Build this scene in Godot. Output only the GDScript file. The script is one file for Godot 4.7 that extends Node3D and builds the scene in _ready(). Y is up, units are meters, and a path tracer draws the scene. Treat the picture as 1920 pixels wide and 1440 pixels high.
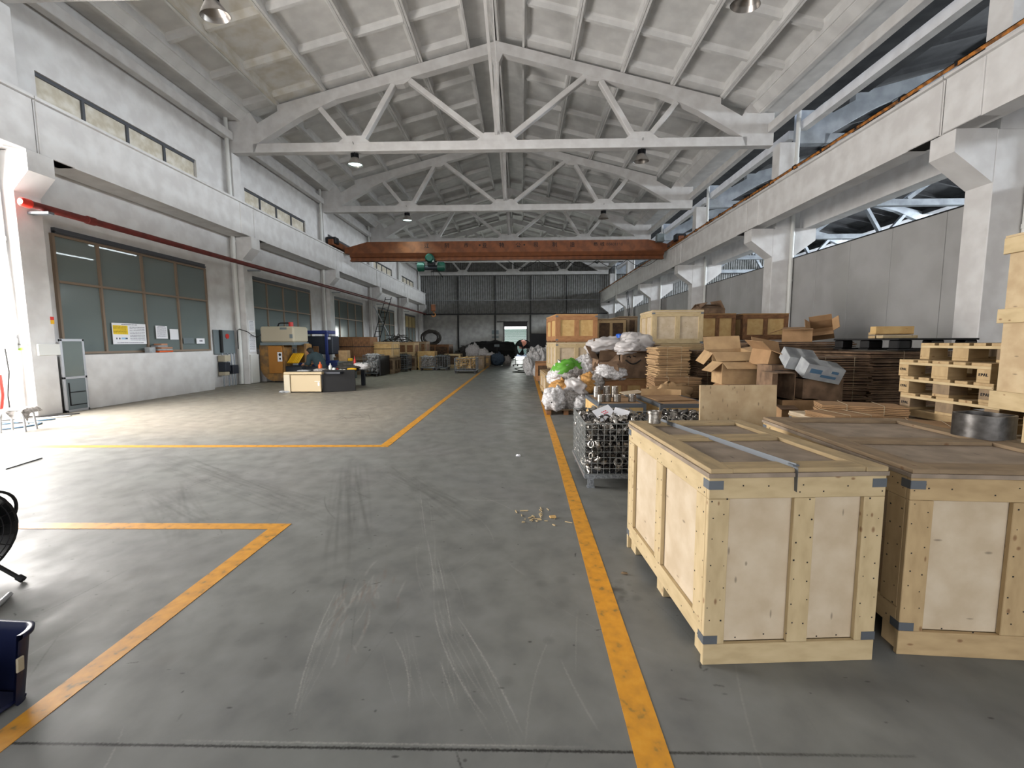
extends Node3D
# A precast-concrete factory hall: floor, columns, trusses, crane, crates, cartons, scrap. Units are metres, y is up, the hall runs along -z.

var M := {}
var used := {}
var rng := RandomNumberGenerator.new()
const XC := -0.70            # middle of the roof
const COLW := 0.43
const XL := -8.45            # inner face of the columns on the window side
const XR := 7.37             # inner face of the columns on the open side

func zc(n):                  # near face of the n-th column
	return -(7.33 + 6.0 * (n - 1))

# ---------------------------------------------------------------- helpers
func mb():
	var s := SurfaceTool.new()
	s.begin(Mesh.PRIMITIVE_TRIANGLES)
	return s

func V(x, y, z) -> Vector3: return Vector3(x, y, z)

func T(p, rx := 0.0, ry := 0.0, rz := 0.0) -> Transform3D:
	return Transform3D(Basis.from_euler(Vector3(deg_to_rad(rx), deg_to_rad(ry), deg_to_rad(rz))), p)

func tri(s, a, b, c, n, ua, ub, uc):
	var flip = (b - a).cross(c - a).dot(n) > 0.0
	s.set_normal(n); s.set_uv(ua); s.add_vertex(a)
	s.set_normal(n); s.set_uv(uc if flip else ub); s.add_vertex(c if flip else b)
	s.set_normal(n); s.set_uv(ub if flip else uc); s.add_vertex(b if flip else c)

func box(s, xf: Transform3D, size: Vector3, ch := 0.0):
	ch = minf(ch, 0.45 * minf(size.x, minf(size.y, size.z)))
	var h := size * 0.5
	var la := 0
	if size.y > size.x and size.y >= size.z: la = 1
	elif size.z > size.x and size.z > size.y: la = 2
	var o := Vector2(rng.randf() * 7.0, rng.randf() * 7.0)
	var P := func(a: int, g: Vector3) -> Vector3:
		var p := Vector3(g.x * (h.x - ch), g.y * (h.y - ch), g.z * (h.z - ch))
		p[a] = g[a] * h[a]
		return p
	var put := func(pts: Array, n: Vector3, ua: int, va: int):
		var w := []
		var uv := []
		for p in pts:
			w.append(xf * p)
			uv.append(Vector2(p[ua], p[va]) + o)
		n = (xf.basis * n).normalized()
		tri(s, w[0], w[1], w[2], n, uv[0], uv[1], uv[2])
		if w.size() == 4:
			tri(s, w[0], w[2], w[3], n, uv[0], uv[2], uv[3])
	for a in 3:
		var b := (a + 1) % 3
		var c := (a + 2) % 3
		var ua := b
		var va := c
		if c == la:
			ua = c
			va = b
		for sg in [-1.0, 1.0]:
			var n := Vector3.ZERO
			n[a] = sg
			var pts := []
			for q in [[-1, -1], [1, -1], [1, 1], [-1, 1]]:
				var g := Vector3.ZERO
				g[a] = sg; g[b] = q[0]; g[c] = q[1]
				pts.append((P as Callable).call(a, g))
			(put as Callable).call(pts, n, ua, va)
		if ch > 0.0:
			for sa in [-1.0, 1.0]:
				for sb in [-1.0, 1.0]:
					var g0 := Vector3.ZERO
					var n2 := Vector3.ZERO
					g0[a] = sa; g0[b] = sb; n2[a] = sa; n2[b] = sb
					var g1 := g0
					g0[c] = -1.0; g1[c] = 1.0
					(put as Callable).call([(P as Callable).call(a, g0), (P as Callable).call(a, g1), (P as Callable).call(b, g1), (P as Callable).call(b, g0)], n2, c, (a if la != a else b))
	if ch > 0.0:
		for x in [-1.0, 1.0]:
			for y in [-1.0, 1.0]:
				for z in [-1.0, 1.0]:
					var g := Vector3(x, y, z)
					(put as Callable).call([(P as Callable).call(0, g), (P as Callable).call(1, g), (P as Callable).call(2, g)], g, 0, 1)

func bx(s, x0, x1, y0, y1, z0, z1, ch := 0.0):      # an axis-aligned box between limits
	box(s, Transform3D(Basis(), Vector3((x0 + x1) * 0.5, (y0 + y1) * 0.5, (z0 + z1) * 0.5)), Vector3(absf(x1 - x0), absf(y1 - y0), absf(z1 - z0)), ch)

func bar(s, a: Vector3, b: Vector3, w, d, ch := 0.0):  # a rectangular bar from a to b; w across the upright plane, d the other way
	var f := (b - a).normalized()
	var up := Vector3(0, 0, 1) if absf(f.z) < 0.95 else Vector3(0, 1, 0)
	var r := f.cross(up).normalized()
	up = r.cross(f)
	box(s, Transform3D(Basis(f, r, f.cross(r)), (a + b) * 0.5), Vector3(a.distance_to(b), w, d), ch)

func tube(s, pts: Array, r, sides := 8, cap := true):
	var n := pts.size()
	var rings := []
	var up := Vector3.UP
	for i in n:
		var d: Vector3 = (pts[mini(i + 1, n - 1)] - pts[maxi(i - 1, 0)]).normalized()
		if i == 0 and absf(d.dot(up)) > 0.9: up = Vector3.RIGHT
		var x := d.cross(up).normalized()
		if x.length() < 0.5: x = d.cross(Vector3.FORWARD).normalized()
		up = x.cross(d).normalized()
		var ring := []
		var rr = r[i] if r is Array else r
		for k in sides + 1:
			var t := TAU * k / sides
			var nn: Vector3 = x * cos(t) + up * sin(t)
			ring.append([pts[i] + nn * rr, nn])
		rings.append(ring)
	for i in n - 1:
		for k in sides:
			quad4(s, rings[i][k], rings[i][k + 1], rings[i + 1][k + 1], rings[i + 1][k], float(k) / sides, float(k + 1) / sides, i, i + 1)
	if cap:
		for e in [0, n - 1]:
			var nn: Vector3 = (pts[0] - pts[1]).normalized() if e == 0 else (pts[n - 1] - pts[n - 2]).normalized()
			for k in sides:
				tri(s, pts[e], rings[e][k][0], rings[e][k + 1][0], nn, Vector2(), Vector2(0, 1), Vector2(1, 1))

func quad4(s, a, b, c, d, u0, u1, v0, v1):           # four [position, normal] corners, smooth
	smooth3(s, [a, b, c], [Vector2(u0, v0), Vector2(u1, v0), Vector2(u1, v1)])
	smooth3(s, [a, c, d], [Vector2(u0, v0), Vector2(u1, v1), Vector2(u0, v1)])

func smooth3(s, p, uv):
	var g: Vector3 = (p[1][0] - p[0][0]).cross(p[2][0] - p[0][0])
	var o = [0, 2, 1] if g.dot(p[0][1] + p[1][1] + p[2][1]) > 0.0 else [0, 1, 2]
	for i in o:
		s.set_normal(p[i][1]); s.set_uv(uv[i]); s.add_vertex(p[i][0])

func lathe(s, xf: Transform3D, prof: Array, sides := 16):   # prof: Vector2(radius, height) from the bottom up the outside
	for i in prof.size() - 1:
		var a: Vector2 = prof[i]
		var b: Vector2 = prof[i + 1]
		var e := b - a
		if e.length() < 1e-6: continue
		var nr := Vector2(e.y, -e.x).normalized()
		var rows := []
		for k in sides + 1:
			var t := TAU * k / sides
			var c := Vector3(cos(t), 0, sin(t))
			var nn := (xf.basis * (c * nr.x + Vector3(0, nr.y, 0))).normalized()
			rows.append([[xf * (c * a.x + Vector3(0, a.y, 0)), nn], [xf * (c * b.x + Vector3(0, b.y, 0)), nn]])
		for k in sides:
			quad4(s, rows[k][0], rows[k + 1][0], rows[k + 1][1], rows[k][1], float(k) / sides, float(k + 1) / sides, a.y, b.y)

func prism(s, xf: Transform3D, poly: PackedVector2Array, depth):   # polygon in local xy, thickness along local z, centred
	var idx := Geometry2D.triangulate_polygon(poly)
	for sg in [-1.0, 1.0]:
		var n := xf.basis * Vector3(0, 0, sg)
		for i in range(0, idx.size(), 3):
			var p := []
			for j in 3:
				var q := poly[idx[i + j]]
				p.append(q)
			tri(s, xf * V(p[0].x, p[0].y, sg * depth * 0.5), xf * V(p[1].x, p[1].y, sg * depth * 0.5), xf * V(p[2].x, p[2].y, sg * depth * 0.5), n, p[0], p[1], p[2])
	var cw := Geometry2D.is_polygon_clockwise(poly)
	for i in poly.size():
		var a := poly[i]
		var b := poly[(i + 1) % poly.size()]
		var e := (b - a).normalized()
		var n2 := Vector3(e.y, -e.x, 0) * (-1.0 if cw else 1.0)
		n2 = xf.basis * n2
		var h = depth * 0.5
		var l := a.distance_to(b)
		tri(s, xf * V(a.x, a.y, -h), xf * V(b.x, b.y, -h), xf * V(b.x, b.y, h), n2, Vector2(0, 0), Vector2(l, 0), Vector2(l, depth))
		tri(s, xf * V(a.x, a.y, -h), xf * V(b.x, b.y, h), xf * V(a.x, a.y, h), n2, Vector2(0, 0), Vector2(l, depth), Vector2(0, depth))

func grid(s, pts: Array, nu: int, nv: int, closed := false):   # smooth surface over a (nu+1) x (nv+1) table of points
	var nrm := []
	for j in nv + 1:
		for i in nu + 1:
			var il := i - 1 if i > 0 else (nu - 1 if closed else 0)
			var ir := i + 1 if i < nu else (1 if closed else nu)
			var a: Vector3 = pts[j * (nu + 1) + ir] - pts[j * (nu + 1) + il]
			var b: Vector3 = pts[mini(j + 1, nv) * (nu + 1) + i] - pts[maxi(j - 1, 0) * (nu + 1) + i]
			var c := a.cross(b)
			nrm.append(c.normalized() if c.length() > 1e-9 else Vector3.UP)
	for j in nv:
		for i in nu:
			var q := [j * (nu + 1) + i, j * (nu + 1) + i + 1, (j + 1) * (nu + 1) + i + 1, (j + 1) * (nu + 1) + i]
			quad4(s, [pts[q[0]], nrm[q[0]]], [pts[q[1]], nrm[q[1]]], [pts[q[2]], nrm[q[2]]], [pts[q[3]], nrm[q[3]]], float(i) / nu, float(i + 1) / nu, float(j) / nv, float(j + 1) / nv)

func blob(s, xf: Transform3D, r: Vector3, amp, freq, sd, nu := 22, nv := 14, flat := 0.0, ridged := false):   # a crumpled bag-like body; flat squares it off
	var no := FastNoiseLite.new()
	no.seed = sd
	no.frequency = freq
	no.fractal_octaves = 3
	if ridged: no.fractal_type = FastNoiseLite.FRACTAL_RIDGED
	var pts := []
	for j in nv + 1:
		for i in nu + 1:
			var th := TAU * (i % nu) / nu
			var ph := PI * j / nv - PI * 0.5
			var d := Vector3(cos(ph) * cos(th), sin(ph), cos(ph) * sin(th))
			var m := maxf(absf(d.x), maxf(absf(d.y), absf(d.z)))
			var p := d.lerp(d / m * 0.85, flat)
			var k = 1.0 + amp * no.get_noise_3d(d.x * 3.0, d.y * 3.0, d.z * 3.0)
			pts.append(xf * (p * r * k))
	grid(s, pts, nu, nv, true)

func numbered(called):
	var n = used.get(called, 0)
	used[called] = n + 1
	return called if n == 0 else "%s_%03d" % [called, n]

func obj(called, s, mat, parent = null, at = null):
	var o := MeshInstance3D.new()
	o.mesh = s if s is Mesh else s.commit()
	o.material_override = mat
	if parent == null:
		o.name = numbered(called)
		add_child(o, true)
	else:
		o.name = called
		parent.add_child(o, true)
	if at != null:
		if at is Transform3D: o.transform = at
		else: o.position = at
	return o

func tag(o, label, category, group = "", kind = ""):
	o.set_meta("label", label)
	o.set_meta("category", category)
	if group: o.set_meta("group", group)
	if kind: o.set_meta("kind", kind)
	return o

func thing(called, label, category, at = Vector3.ZERO, turn = 0.0, group = "", kind = ""):
	var o := Node3D.new()
	o.name = numbered(called)
	add_child(o, true)
	if at is Transform3D: o.transform = at
	else:
		o.position = at
		o.rotation.y = deg_to_rad(turn)
	return tag(o, label, category, group, kind)

func part(called, parent):
	var o := Node3D.new()
	o.name = called
	parent.add_child(o, true)
	return o

# ---------------------------------------------------------------- materials
func noise_bytes(sd, freq, w, h, oct := 4, ridged := false):
	var n := FastNoiseLite.new()
	n.seed = sd
	n.frequency = freq
	n.fractal_octaves = oct
	n.noise_type = FastNoiseLite.TYPE_SIMPLEX_SMOOTH
	if ridged: n.fractal_type = FastNoiseLite.FRACTAL_RIDGED
	var im := n.get_seamless_image(w, h)
	im.convert(Image.FORMAT_L8)
	return im.get_data()

func toned(bytes: PackedByteArray, w, h, stops: Array):    # stops: [[position 0..1, Color], ...]
	var g := Gradient.new()
	g.offsets = PackedFloat32Array(stops.map(func(q): return q[0]))
	g.colors = PackedColorArray(stops.map(func(q): return q[1]))
	var lut := []
	for i in 256:
		var c := g.sample(i / 255.0)
		lut.append([c.r8, c.g8, c.b8])
	var out := PackedByteArray()
	out.resize(w * h * 3)
	for i in w * h:
		var c = lut[bytes[i]]
		out[i * 3] = c[0]
		out[i * 3 + 1] = c[1]
		out[i * 3 + 2] = c[2]
	return Image.create_from_data(w, h, false, Image.FORMAT_RGB8, out)

func smudge(im: Image, cx, cy, rx, ry, col: Color, strength):   # a soft dark or light mark
	for y in range(maxi(0, int(cy - ry)), mini(im.get_height(), int(cy + ry) + 1)):
		for x in range(maxi(0, int(cx - rx)), mini(im.get_width(), int(cx + rx) + 1)):
			var d := Vector2((x - cx) / rx, (y - cy) / ry).length()
			if d < 1.0:
				var c := im.get_pixel(x, y)
				var a := c.a
				c = c.lerp(col, strength * (1.0 - d * d))
				if im.get_format() == Image.FORMAT_RGBA8: c.a = maxf(a, strength * (1.0 - d * d) * col.a)
				im.set_pixel(x, y, c)

func mat(called, col: Color, rough := 0.8, metal := 0.0):
	var m := StandardMaterial3D.new()
	m.resource_name = called
	m.albedo_color = col
	m.roughness = rough
	m.metallic = metal
	M[called] = m
	return m

func textured(called, im, scale: Vector3, rough := 0.8, tri_ := false, metal := 0.0, col := Color.WHITE):
	var m = mat(called, col, rough, metal)
	m.albedo_texture = im if im is Texture2D else ImageTexture.create_from_image(im)
	m.uv1_scale = scale
	if tri_:
		m.uv1_triplanar = true
		m.uv1_world_triplanar = true
	return m

func wood(called, sd, lo: Color, hi: Color, knots, rough := 0.75):
	var b = noise_bytes(sd, 0.012, 512, 256, 5)
	var im: Image = toned(b, 512, 256, [[0.1, lo], [0.5, lo.lerp(hi, 0.6)], [0.9, hi]])
	for k in knots:
		smudge(im, rng.randf_range(20, 490), rng.randf_range(10, 245), rng.randf_range(3, 6), rng.randf_range(5, 11), Color(0.36, 0.22, 0.12), 0.6)
	return textured(called, im, Vector3(0.8, 4.5, 1), rough)

func plywood(called, sd, lo: Color, hi: Color, marks):
	var b = noise_bytes(sd, 0.008, 512, 512, 5)
	var im: Image = toned(b, 512, 512, [[0.2, lo], [0.5, lo.lerp(hi, 0.5)], [0.8, hi]])
	for k in marks:
		smudge(im, rng.randf_range(10, 500), rng.randf_range(10, 500), rng.randf_range(3, 14), rng.randf_range(2, 5), lo * 0.55, 0.6)
	return textured(called, im, Vector3(1.3, 1.3, 1), 0.8)

func worn(called, sd, freq, lo: Color, hi: Color, scale, rough := 0.8, metal := 0.0):
	return textured(called, toned(noise_bytes(sd, freq, 256, 256, 5), 256, 256, [[0.25, lo], [0.75, hi]]), Vector3.ONE * scale, rough, true, metal)

func make_materials():
	rng.seed = 5
	worn("white_paint", 1, 0.02, Color(0.795, 0.785, 0.775), Color(0.845, 0.838, 0.83), 0.4, 0.7)
	worn("roof_paint", 2, 0.02, Color(0.81, 0.805, 0.795), Color(0.87, 0.865, 0.855), 0.35, 0.85)
	worn("roof_stained", 12, 0.012, Color(0.79, 0.765, 0.71), Color(0.86, 0.85, 0.83), 0.6, 0.85)
	worn("concrete", 3, 0.02, Color(0.60, 0.595, 0.58), Color(0.67, 0.665, 0.65), 0.3, 0.9)
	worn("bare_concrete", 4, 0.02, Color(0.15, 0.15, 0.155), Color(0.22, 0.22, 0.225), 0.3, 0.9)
	worn("pale_concrete", 4, 0.02, Color(0.54, 0.56, 0.58), Color(0.63, 0.65, 0.67), 0.3, 0.9)
	worn("partition", 5, 0.01, Color(0.615, 0.61, 0.60), Color(0.655, 0.65, 0.645), 0.3, 0.6)
	worn("corrugated", 6, 0.02, Color(0.47, 0.47, 0.46), Color(0.56, 0.56, 0.55), 0.5, 0.55, 0.1)
	worn("crane_orange", 7, 0.015, Color(0.40, 0.225, 0.115), Color(0.48, 0.275, 0.14), 0.7, 0.65)
	worn("rail_orange", 8, 0.03, Color(0.42, 0.27, 0.13), Color(0.74, 0.46, 0.16), 1.2, 0.6)
	worn("red_pipe", 9, 0.02, Color(0.38, 0.14, 0.12), Color(0.46, 0.18, 0.16), 1.0, 0.5)
	mat("red_cap", Color(0.83, 0.20, 0.15), 0.5)
	mat("black", Color(0.05, 0.05, 0.055), 0.5)
	mat("rubber", Color(0.035, 0.035, 0.035), 0.7)
	mat("dark_metal", Color(0.16, 0.16, 0.17), 0.45, 0.6)
	mat("ink", Color(0.06, 0.05, 0.05), 0.7)
	worn("steel", 10, 0.03, Color(0.50, 0.48, 0.45), Color(0.74, 0.72, 0.69), 6.0, 0.32, 0.9)
	worn("steel_dark", 11, 0.02, Color(0.30, 0.29, 0.28), Color(0.42, 0.41, 0.40), 3.0, 0.42, 0.85)
	worn("galvanised", 13, 0.03, Color(0.48, 0.50, 0.52), Color(0.66, 0.68, 0.70), 5.0, 0.4, 0.8)
	mat("bracket", Color(0.42, 0.44, 0.46), 0.5, 0.6)
	mat("wire", Color(0.62, 0.63, 0.62), 0.4, 0.7)
	mat("bronze_frame", Color(0.53, 0.46, 0.39), 0.5, 0.2)
	mat("grey_frame", Color(0.33, 0.34, 0.36), 0.5, 0.3)
	mat("alu", Color(0.72, 0.73, 0.75), 0.4, 0.5)
	mat("white_plastic", Color(0.82, 0.82, 0.80), 0.45)
	mat("paper", Color(0.90, 0.90, 0.91), 0.9)
	mat("green_wall", Color(0.55, 0.68, 0.58), 0.8)
	mat("tank_orange", Color(0.82, 0.52, 0.38), 0.6)
	mat("blue_box", Color(0.07, 0.10, 0.23), 0.45)
	mat("twine", Color(0.62, 0.57, 0.47), 0.9)
	mat("blue_hose", Color(0.30, 0.42, 0.52), 0.5)
	mat("blue_bright", Color(0.10, 0.34, 0.72), 0.5)
	mat("machine_blue", Color(0.10, 0.17, 0.42), 0.5)
	mat("machine_dark", Color(0.13, 0.15, 0.19), 0.55)
	mat("machine_cream", Color(0.70, 0.66, 0.57), 0.55)
	mat("machine_grey", Color(0.42, 0.46, 0.47), 0.55)
	worn("machine_brown", 14, 0.02, Color(0.46, 0.36, 0.24), Color(0.62, 0.46, 0.24), 0.8, 0.6)
	mat("guard_yellow", Color(0.88, 0.68, 0.06), 0.5)
	mat("hoist_green", Color(0.10, 0.33, 0.27), 0.45)
	mat("jacket", Color(0.17, 0.23, 0.25), 0.9)
	mat("skin", Color(0.72, 0.52, 0.40), 0.6)
	mat("hair", Color(0.04, 0.035, 0.03), 0.6)
	mat("trousers", Color(0.09, 0.10, 0.13), 0.9)
	mat("bottle_orange", Color(0.85, 0.38, 0.16), 0.4)
	mat("bottle_red", Color(0.75, 0.16, 0.12), 0.4)
	mat("board_black", Color(0.065, 0.065, 0.07), 0.55)
	mat("board_cream", Color(0.70, 0.63, 0.50), 0.6)
	mat("green_sack", Color(0.33, 0.58, 0.17), 0.65)
	worn("white_sack", 15, 0.03, Color(0.60, 0.59, 0.58), Color(0.86, 0.85, 0.85), 3.0, 0.65)
	worn("grey_sack", 16, 0.03, Color(0.42, 0.40, 0.38), Color(0.70, 0.68, 0.66), 3.0, 0.7)
	worn("brown_paper", 17, 0.03, Color(0.60, 0.43, 0.22), Color(0.76, 0.58, 0.34), 3.0, 0.8)
	worn("blue_sack", 18, 0.03, Color(0.12, 0.17, 0.22), Color(0.28, 0.35, 0.42), 3.0, 0.7)
	worn("scrap", 19, 0.05, Color(0.12, 0.11, 0.10), Color(0.32, 0.30, 0.27), 4.0, 0.6, 0.3)
	var f = mat("film", Color(0.80, 0.78, 0.77, 0.82), 0.32)
	f.transparency = BaseMaterial3D.TRANSPARENCY_ALPHA
	f.backlight_enabled = true
	f.backlight = Color(0.4, 0.4, 0.4)
	# wood and board
	wood("pine", 20, Color(0.630, 0.531, 0.381), Color(0.702, 0.603, 0.444), 7)
	wood("pine_pale", 21, Color(0.684, 0.603, 0.453), Color(0.747, 0.666, 0.516), 5)
	wood("pine_orange", 22, Color(0.56, 0.39, 0.25), Color(0.65, 0.47, 0.31), 4)
	wood("pine_dusty", 26, Color(0.56, 0.49, 0.37), Color(0.67, 0.58, 0.43), 3)
	wood("pine_grey", 23, Color(0.450, 0.378, 0.291), Color(0.540, 0.459, 0.354), 6)
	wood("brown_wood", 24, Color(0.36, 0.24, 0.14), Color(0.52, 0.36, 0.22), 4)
	plywood("ply", 30, Color(0.711, 0.639, 0.534), Color(0.765, 0.702, 0.606), 14)
	plywood("ply_yellow", 31, Color(0.720, 0.585, 0.372), Color(0.774, 0.648, 0.435), 8)
	plywood("ply_grey", 32, Color(0.495, 0.441, 0.381), Color(0.585, 0.522, 0.453), 22)
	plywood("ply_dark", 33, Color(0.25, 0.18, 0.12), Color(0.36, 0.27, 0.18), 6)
	plywood("ply_knotty", 34, Color(0.675, 0.585, 0.453), Color(0.738, 0.657, 0.525), 46)
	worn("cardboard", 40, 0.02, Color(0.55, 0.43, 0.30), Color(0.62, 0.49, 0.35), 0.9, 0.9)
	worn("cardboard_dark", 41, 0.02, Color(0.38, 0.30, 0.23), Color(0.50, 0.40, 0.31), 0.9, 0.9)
	worn("cardboard_pale", 42, 0.02, Color(0.64, 0.52, 0.38), Color(0.71, 0.59, 0.43), 0.9, 0.9)
	worn("carton_white", 43, 0.02, Color(0.55, 0.56, 0.57), Color(0.64, 0.65, 0.65), 1.2, 0.8)
	# floor paint
	var ym: Image = toned(noise_bytes(50, 0.03, 512, 512, 5), 512, 512, [[0.08, Color(0.52, 0.42, 0.22)], [0.26, Color(0.76, 0.53, 0.16)], [0.6, Color(0.82, 0.57, 0.15)], [0.9, Color(0.84, 0.60, 0.19)]])
	textured("line_yellow", ym, Vector3.ONE * 0.8, 0.5, true)
	# glass
	var g = mat("office_glass", Color(0.47, 0.51, 0.50, 0.82), 0.10)
	g.transparency = BaseMaterial3D.TRANSPARENCY_ALPHA
	var fr = worn("frosted_glass", 70, 0.012, Color(0.80, 0.77, 0.70), Color(0.90, 0.885, 0.85), 0.8, 0.4)
	fr.backlight_enabled = true
	fr.backlight = Color(0.70, 0.69, 0.66)
	var yl = mat("yellow_glass", Color(0.80, 0.74, 0.55), 0.4)
	yl.backlight_enabled = true
	yl.backlight = Color(0.95, 0.88, 0.66)
	var gl = mat("lamp_glow", Color(0.9, 0.97, 1.0), 0.4)
	gl.emission_enabled = true
	gl.emission = Color(0.85, 1.0, 0.98)
	gl.emission_energy_multiplier = 5.0
	var tl = mat("tube_glow", Color(1, 1, 1), 0.4)
	tl.emission_enabled = true
	tl.emission = Color(0.93, 0.98, 1.0)
	tl.emission_energy_multiplier = 16.0
	mat("reflector", Color(0.62, 0.60, 0.58), 0.28, 0.8)

# pictures printed on paper: lines of small print in dark ink, blocks of colour
func print_sheet(called, w, h, blocks: Array, lines: Array, base := Color(0.92, 0.92, 0.93)):
	var im := Image.create(w, h, false, Image.FORMAT_RGB8)
	im.fill(base)
	for b in blocks: im.fill_rect(Rect2i(b[0], b[1], b[2], b[3]), b[4])
	for l in lines:           # x, y, width, height of the row, colour: a row of word-like dashes
		var x = l[0]
		while x < l[0] + l[2]:
			var ww := rng.randi_range(3, 9)
			im.fill_rect(Rect2i(x, l[1], mini(ww, l[0] + l[2] - x), l[3]), l[4])
			x += ww + rng.randi_range(1, 3)
	var m = mat(called, Color.WHITE, 0.85)
	m.albedo_texture = ImageTexture.create_from_image(im)
	return m

func sheet_of_paper(s, xf: Transform3D, w, h):      # a thin sheet in local xy whose uv runs once over the front
	var d := 0.0012
	for sg in [1.0, -1.0]:
		var c := []
		for q in [[-1, -1], [1, -1], [1, 1], [-1, 1]]: c.append(xf * V(q[0] * w * 0.5, q[1] * h * 0.5, sg * d))
		var n := xf.basis * Vector3(0, 0, sg)
		var uv := [Vector2(0, 1), Vector2(1, 1), Vector2(1, 0), Vector2(0, 0)]
		tri(s, c[0], c[1], c[2], n, uv[0], uv[1], uv[2])
		tri(s, c[0], c[2], c[3], n, uv[0], uv[2], uv[3])

const GLYPH := {
	"jiang": [[1, 9, 2.2, 8], [0.6, 6.5, 1.8, 5.6], [0.8, 1, 2.4, 4], [3.8, 8.3, 9.2, 8.3], [6.5, 8.3, 6.5, 1.2], [3.2, 1.2, 9.7, 1.2]],
	"yin": [[1, 9.2, 1, 0.3], [1, 9.2, 3.2, 9.2, 2.2, 6.5, 3.4, 5, 3, 3.4, 2, 3.2], [5, 9.2, 5, 3, 4.2, 0.5], [5, 9.2, 9, 9.2, 9, 0.6, 8, 1], [5, 6.5, 9, 6.5], [5, 3.8, 9, 3.8]],
	"shi": [[4.7, 9.9, 5.4, 8.8], [0.8, 8, 9.2, 8], [2, 6, 2, 1.6], [2, 6, 8, 6, 8, 2, 7, 2.2], [5, 8, 5, 0]],
	"ya": [[1, 9, 9, 9], [3.6, 9, 3.6, 0.8], [6.4, 9, 6.4, 0.8], [1.6, 6.3, 2.6, 3.2], [8.4, 6.3, 7.4, 3.2], [0.5, 0.8, 9.5, 0.8]],
	"te": [[1.2, 8.8, 0.6, 6.8], [0.8, 7.4, 3.8, 7.4], [2.4, 9.6, 2.4, 0.3], [0.5, 3.6, 4, 4.8], [5, 8, 9.2, 8], [7, 9.7, 7, 6.2], [4.6, 6.2, 9.6, 6.2], [4.8, 4, 9.6, 4], [8, 5.6, 8, 0.5, 7, 1], [5.6, 2.8, 6.4, 1.8]],
	"gong": [[4, 9, 1, 5.2], [6, 9, 9.2, 5.2], [4.6, 5, 2.6, 1.2, 8, 1.8], [6.6, 3.4, 8.4, 0.8]],
	"si": [[1, 9, 8.6, 9, 8.6, 1, 7.4, 1.4], [1, 7, 6.4, 7], [1.6, 5, 6, 5, 6, 2.2, 1.6, 2.2, 1.6, 5]],
	"zhi": [[1.6, 9.4, 1, 7.6], [1.2, 8.2, 5.6, 8.2], [0.6, 6.2, 6.2, 6.2], [3.4, 9.6, 3.4, 0.4], [1.4, 4.4, 1.4, 1.6], [1.4, 4.4, 5.4, 4.4, 5.4, 1.8], [7.4, 8.6, 7.4, 3], [9.2, 9.4, 9.2, 0.8, 8.4, 1]],
	"zao": [[1, 9, 2, 8], [0.6, 6, 2.2, 6, 1.6, 2, 0.6, 1], [1.6, 2, 4, 0.8, 9.6, 0.8], [4.4, 9, 3.8, 7], [4.2, 8, 9, 8], [6.6, 9.6, 6.6, 5.8], [3.6, 5.8, 9.6, 5.8], [4.6, 4.4, 8.4, 4.4, 8.4, 1.9, 4.6, 1.9, 4.6, 4.4]],
	"re": [[0.6, 7.6, 4, 7.6], [2.4, 9.6, 2.4, 4, 1.4, 4.4], [0.6, 5.2, 4, 6.2], [4.6, 8, 8.2, 8, 8, 4.4, 9.6, 4], [6.4, 9.6, 6, 6, 4.6, 4], [1.6, 2.6, 0.8, 0.8], [3.8, 2.6, 4.2, 0.8], [6, 2.6, 6.6, 0.8], [8.2, 2.6, 9.4, 0.8]],
	"xian": [[2.6, 9.6, 1, 7, 2.8, 7, 0.8, 3.8, 3.4, 4.4], [0.8, 1, 3.6, 2], [4.4, 7.4, 9, 8.2], [4.2, 5, 9.4, 5.8], [6, 9.6, 7, 3, 9.4, 0.8, 9.6, 2.2], [8, 9.6, 9, 8.8], [8.6, 4, 4.4, 0.8]],
	"cang": [[5, 9.8, 0.8, 5.6], [5, 9.8, 9.2, 5.6], [3, 5.8, 7, 5.8, 7, 3.6, 6, 3.8], [3, 5.8, 3, 1, 8, 1, 8.2, 2.4]],
	"ku": [[5, 9.8, 5.4, 9], [1.6, 8.8, 9.4, 8.8], [1.6, 8.8, 1.4, 4, 0.6, 0.4], [3, 7, 9, 7], [5.4, 8, 3.6, 4.6, 9, 4.6], [3, 2.6, 9.6, 2.6], [6.2, 5.8, 6.2, 0.2]],
}

func glyph(s, xf: Transform3D, called, size, thick):     # one brush-drawn character, its lower left corner at xf
	for st in GLYPH[called]:
		for i in range(0, st.size() - 2, 2):
			var a := V(st[i] * size / 10.0, st[i + 1] * size / 10.0, 0)
			var b := V(st[i + 2] * size / 10.0, st[i + 3] * size / 10.0, 0)
			var d := (b - a).normalized()
			a -= d * thick * 0.4
			b += d * thick * 0.4
			box(s, xf * Transform3D(Basis(d, Vector3(-d.y, d.x, 0), Vector3(0, 0, 1)), (a + b) * 0.5), Vector3(a.distance_to(b), thick, 0.004))

func lettering(s, xf: Transform3D, text, size, bold := false):    # flat letters, joined to the SurfaceTool
	var tm := TextMesh.new()
	var f := SystemFont.new()
	f.font_names = PackedStringArray(["Droid Sans"])
	if bold: f.font_weight = 700
	tm.font = f
	tm.text = text
	tm.font_size = 64
	tm.pixel_size = size / 64.0
	tm.depth = 0.003
	s.append_from(tm, 0, xf)

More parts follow.
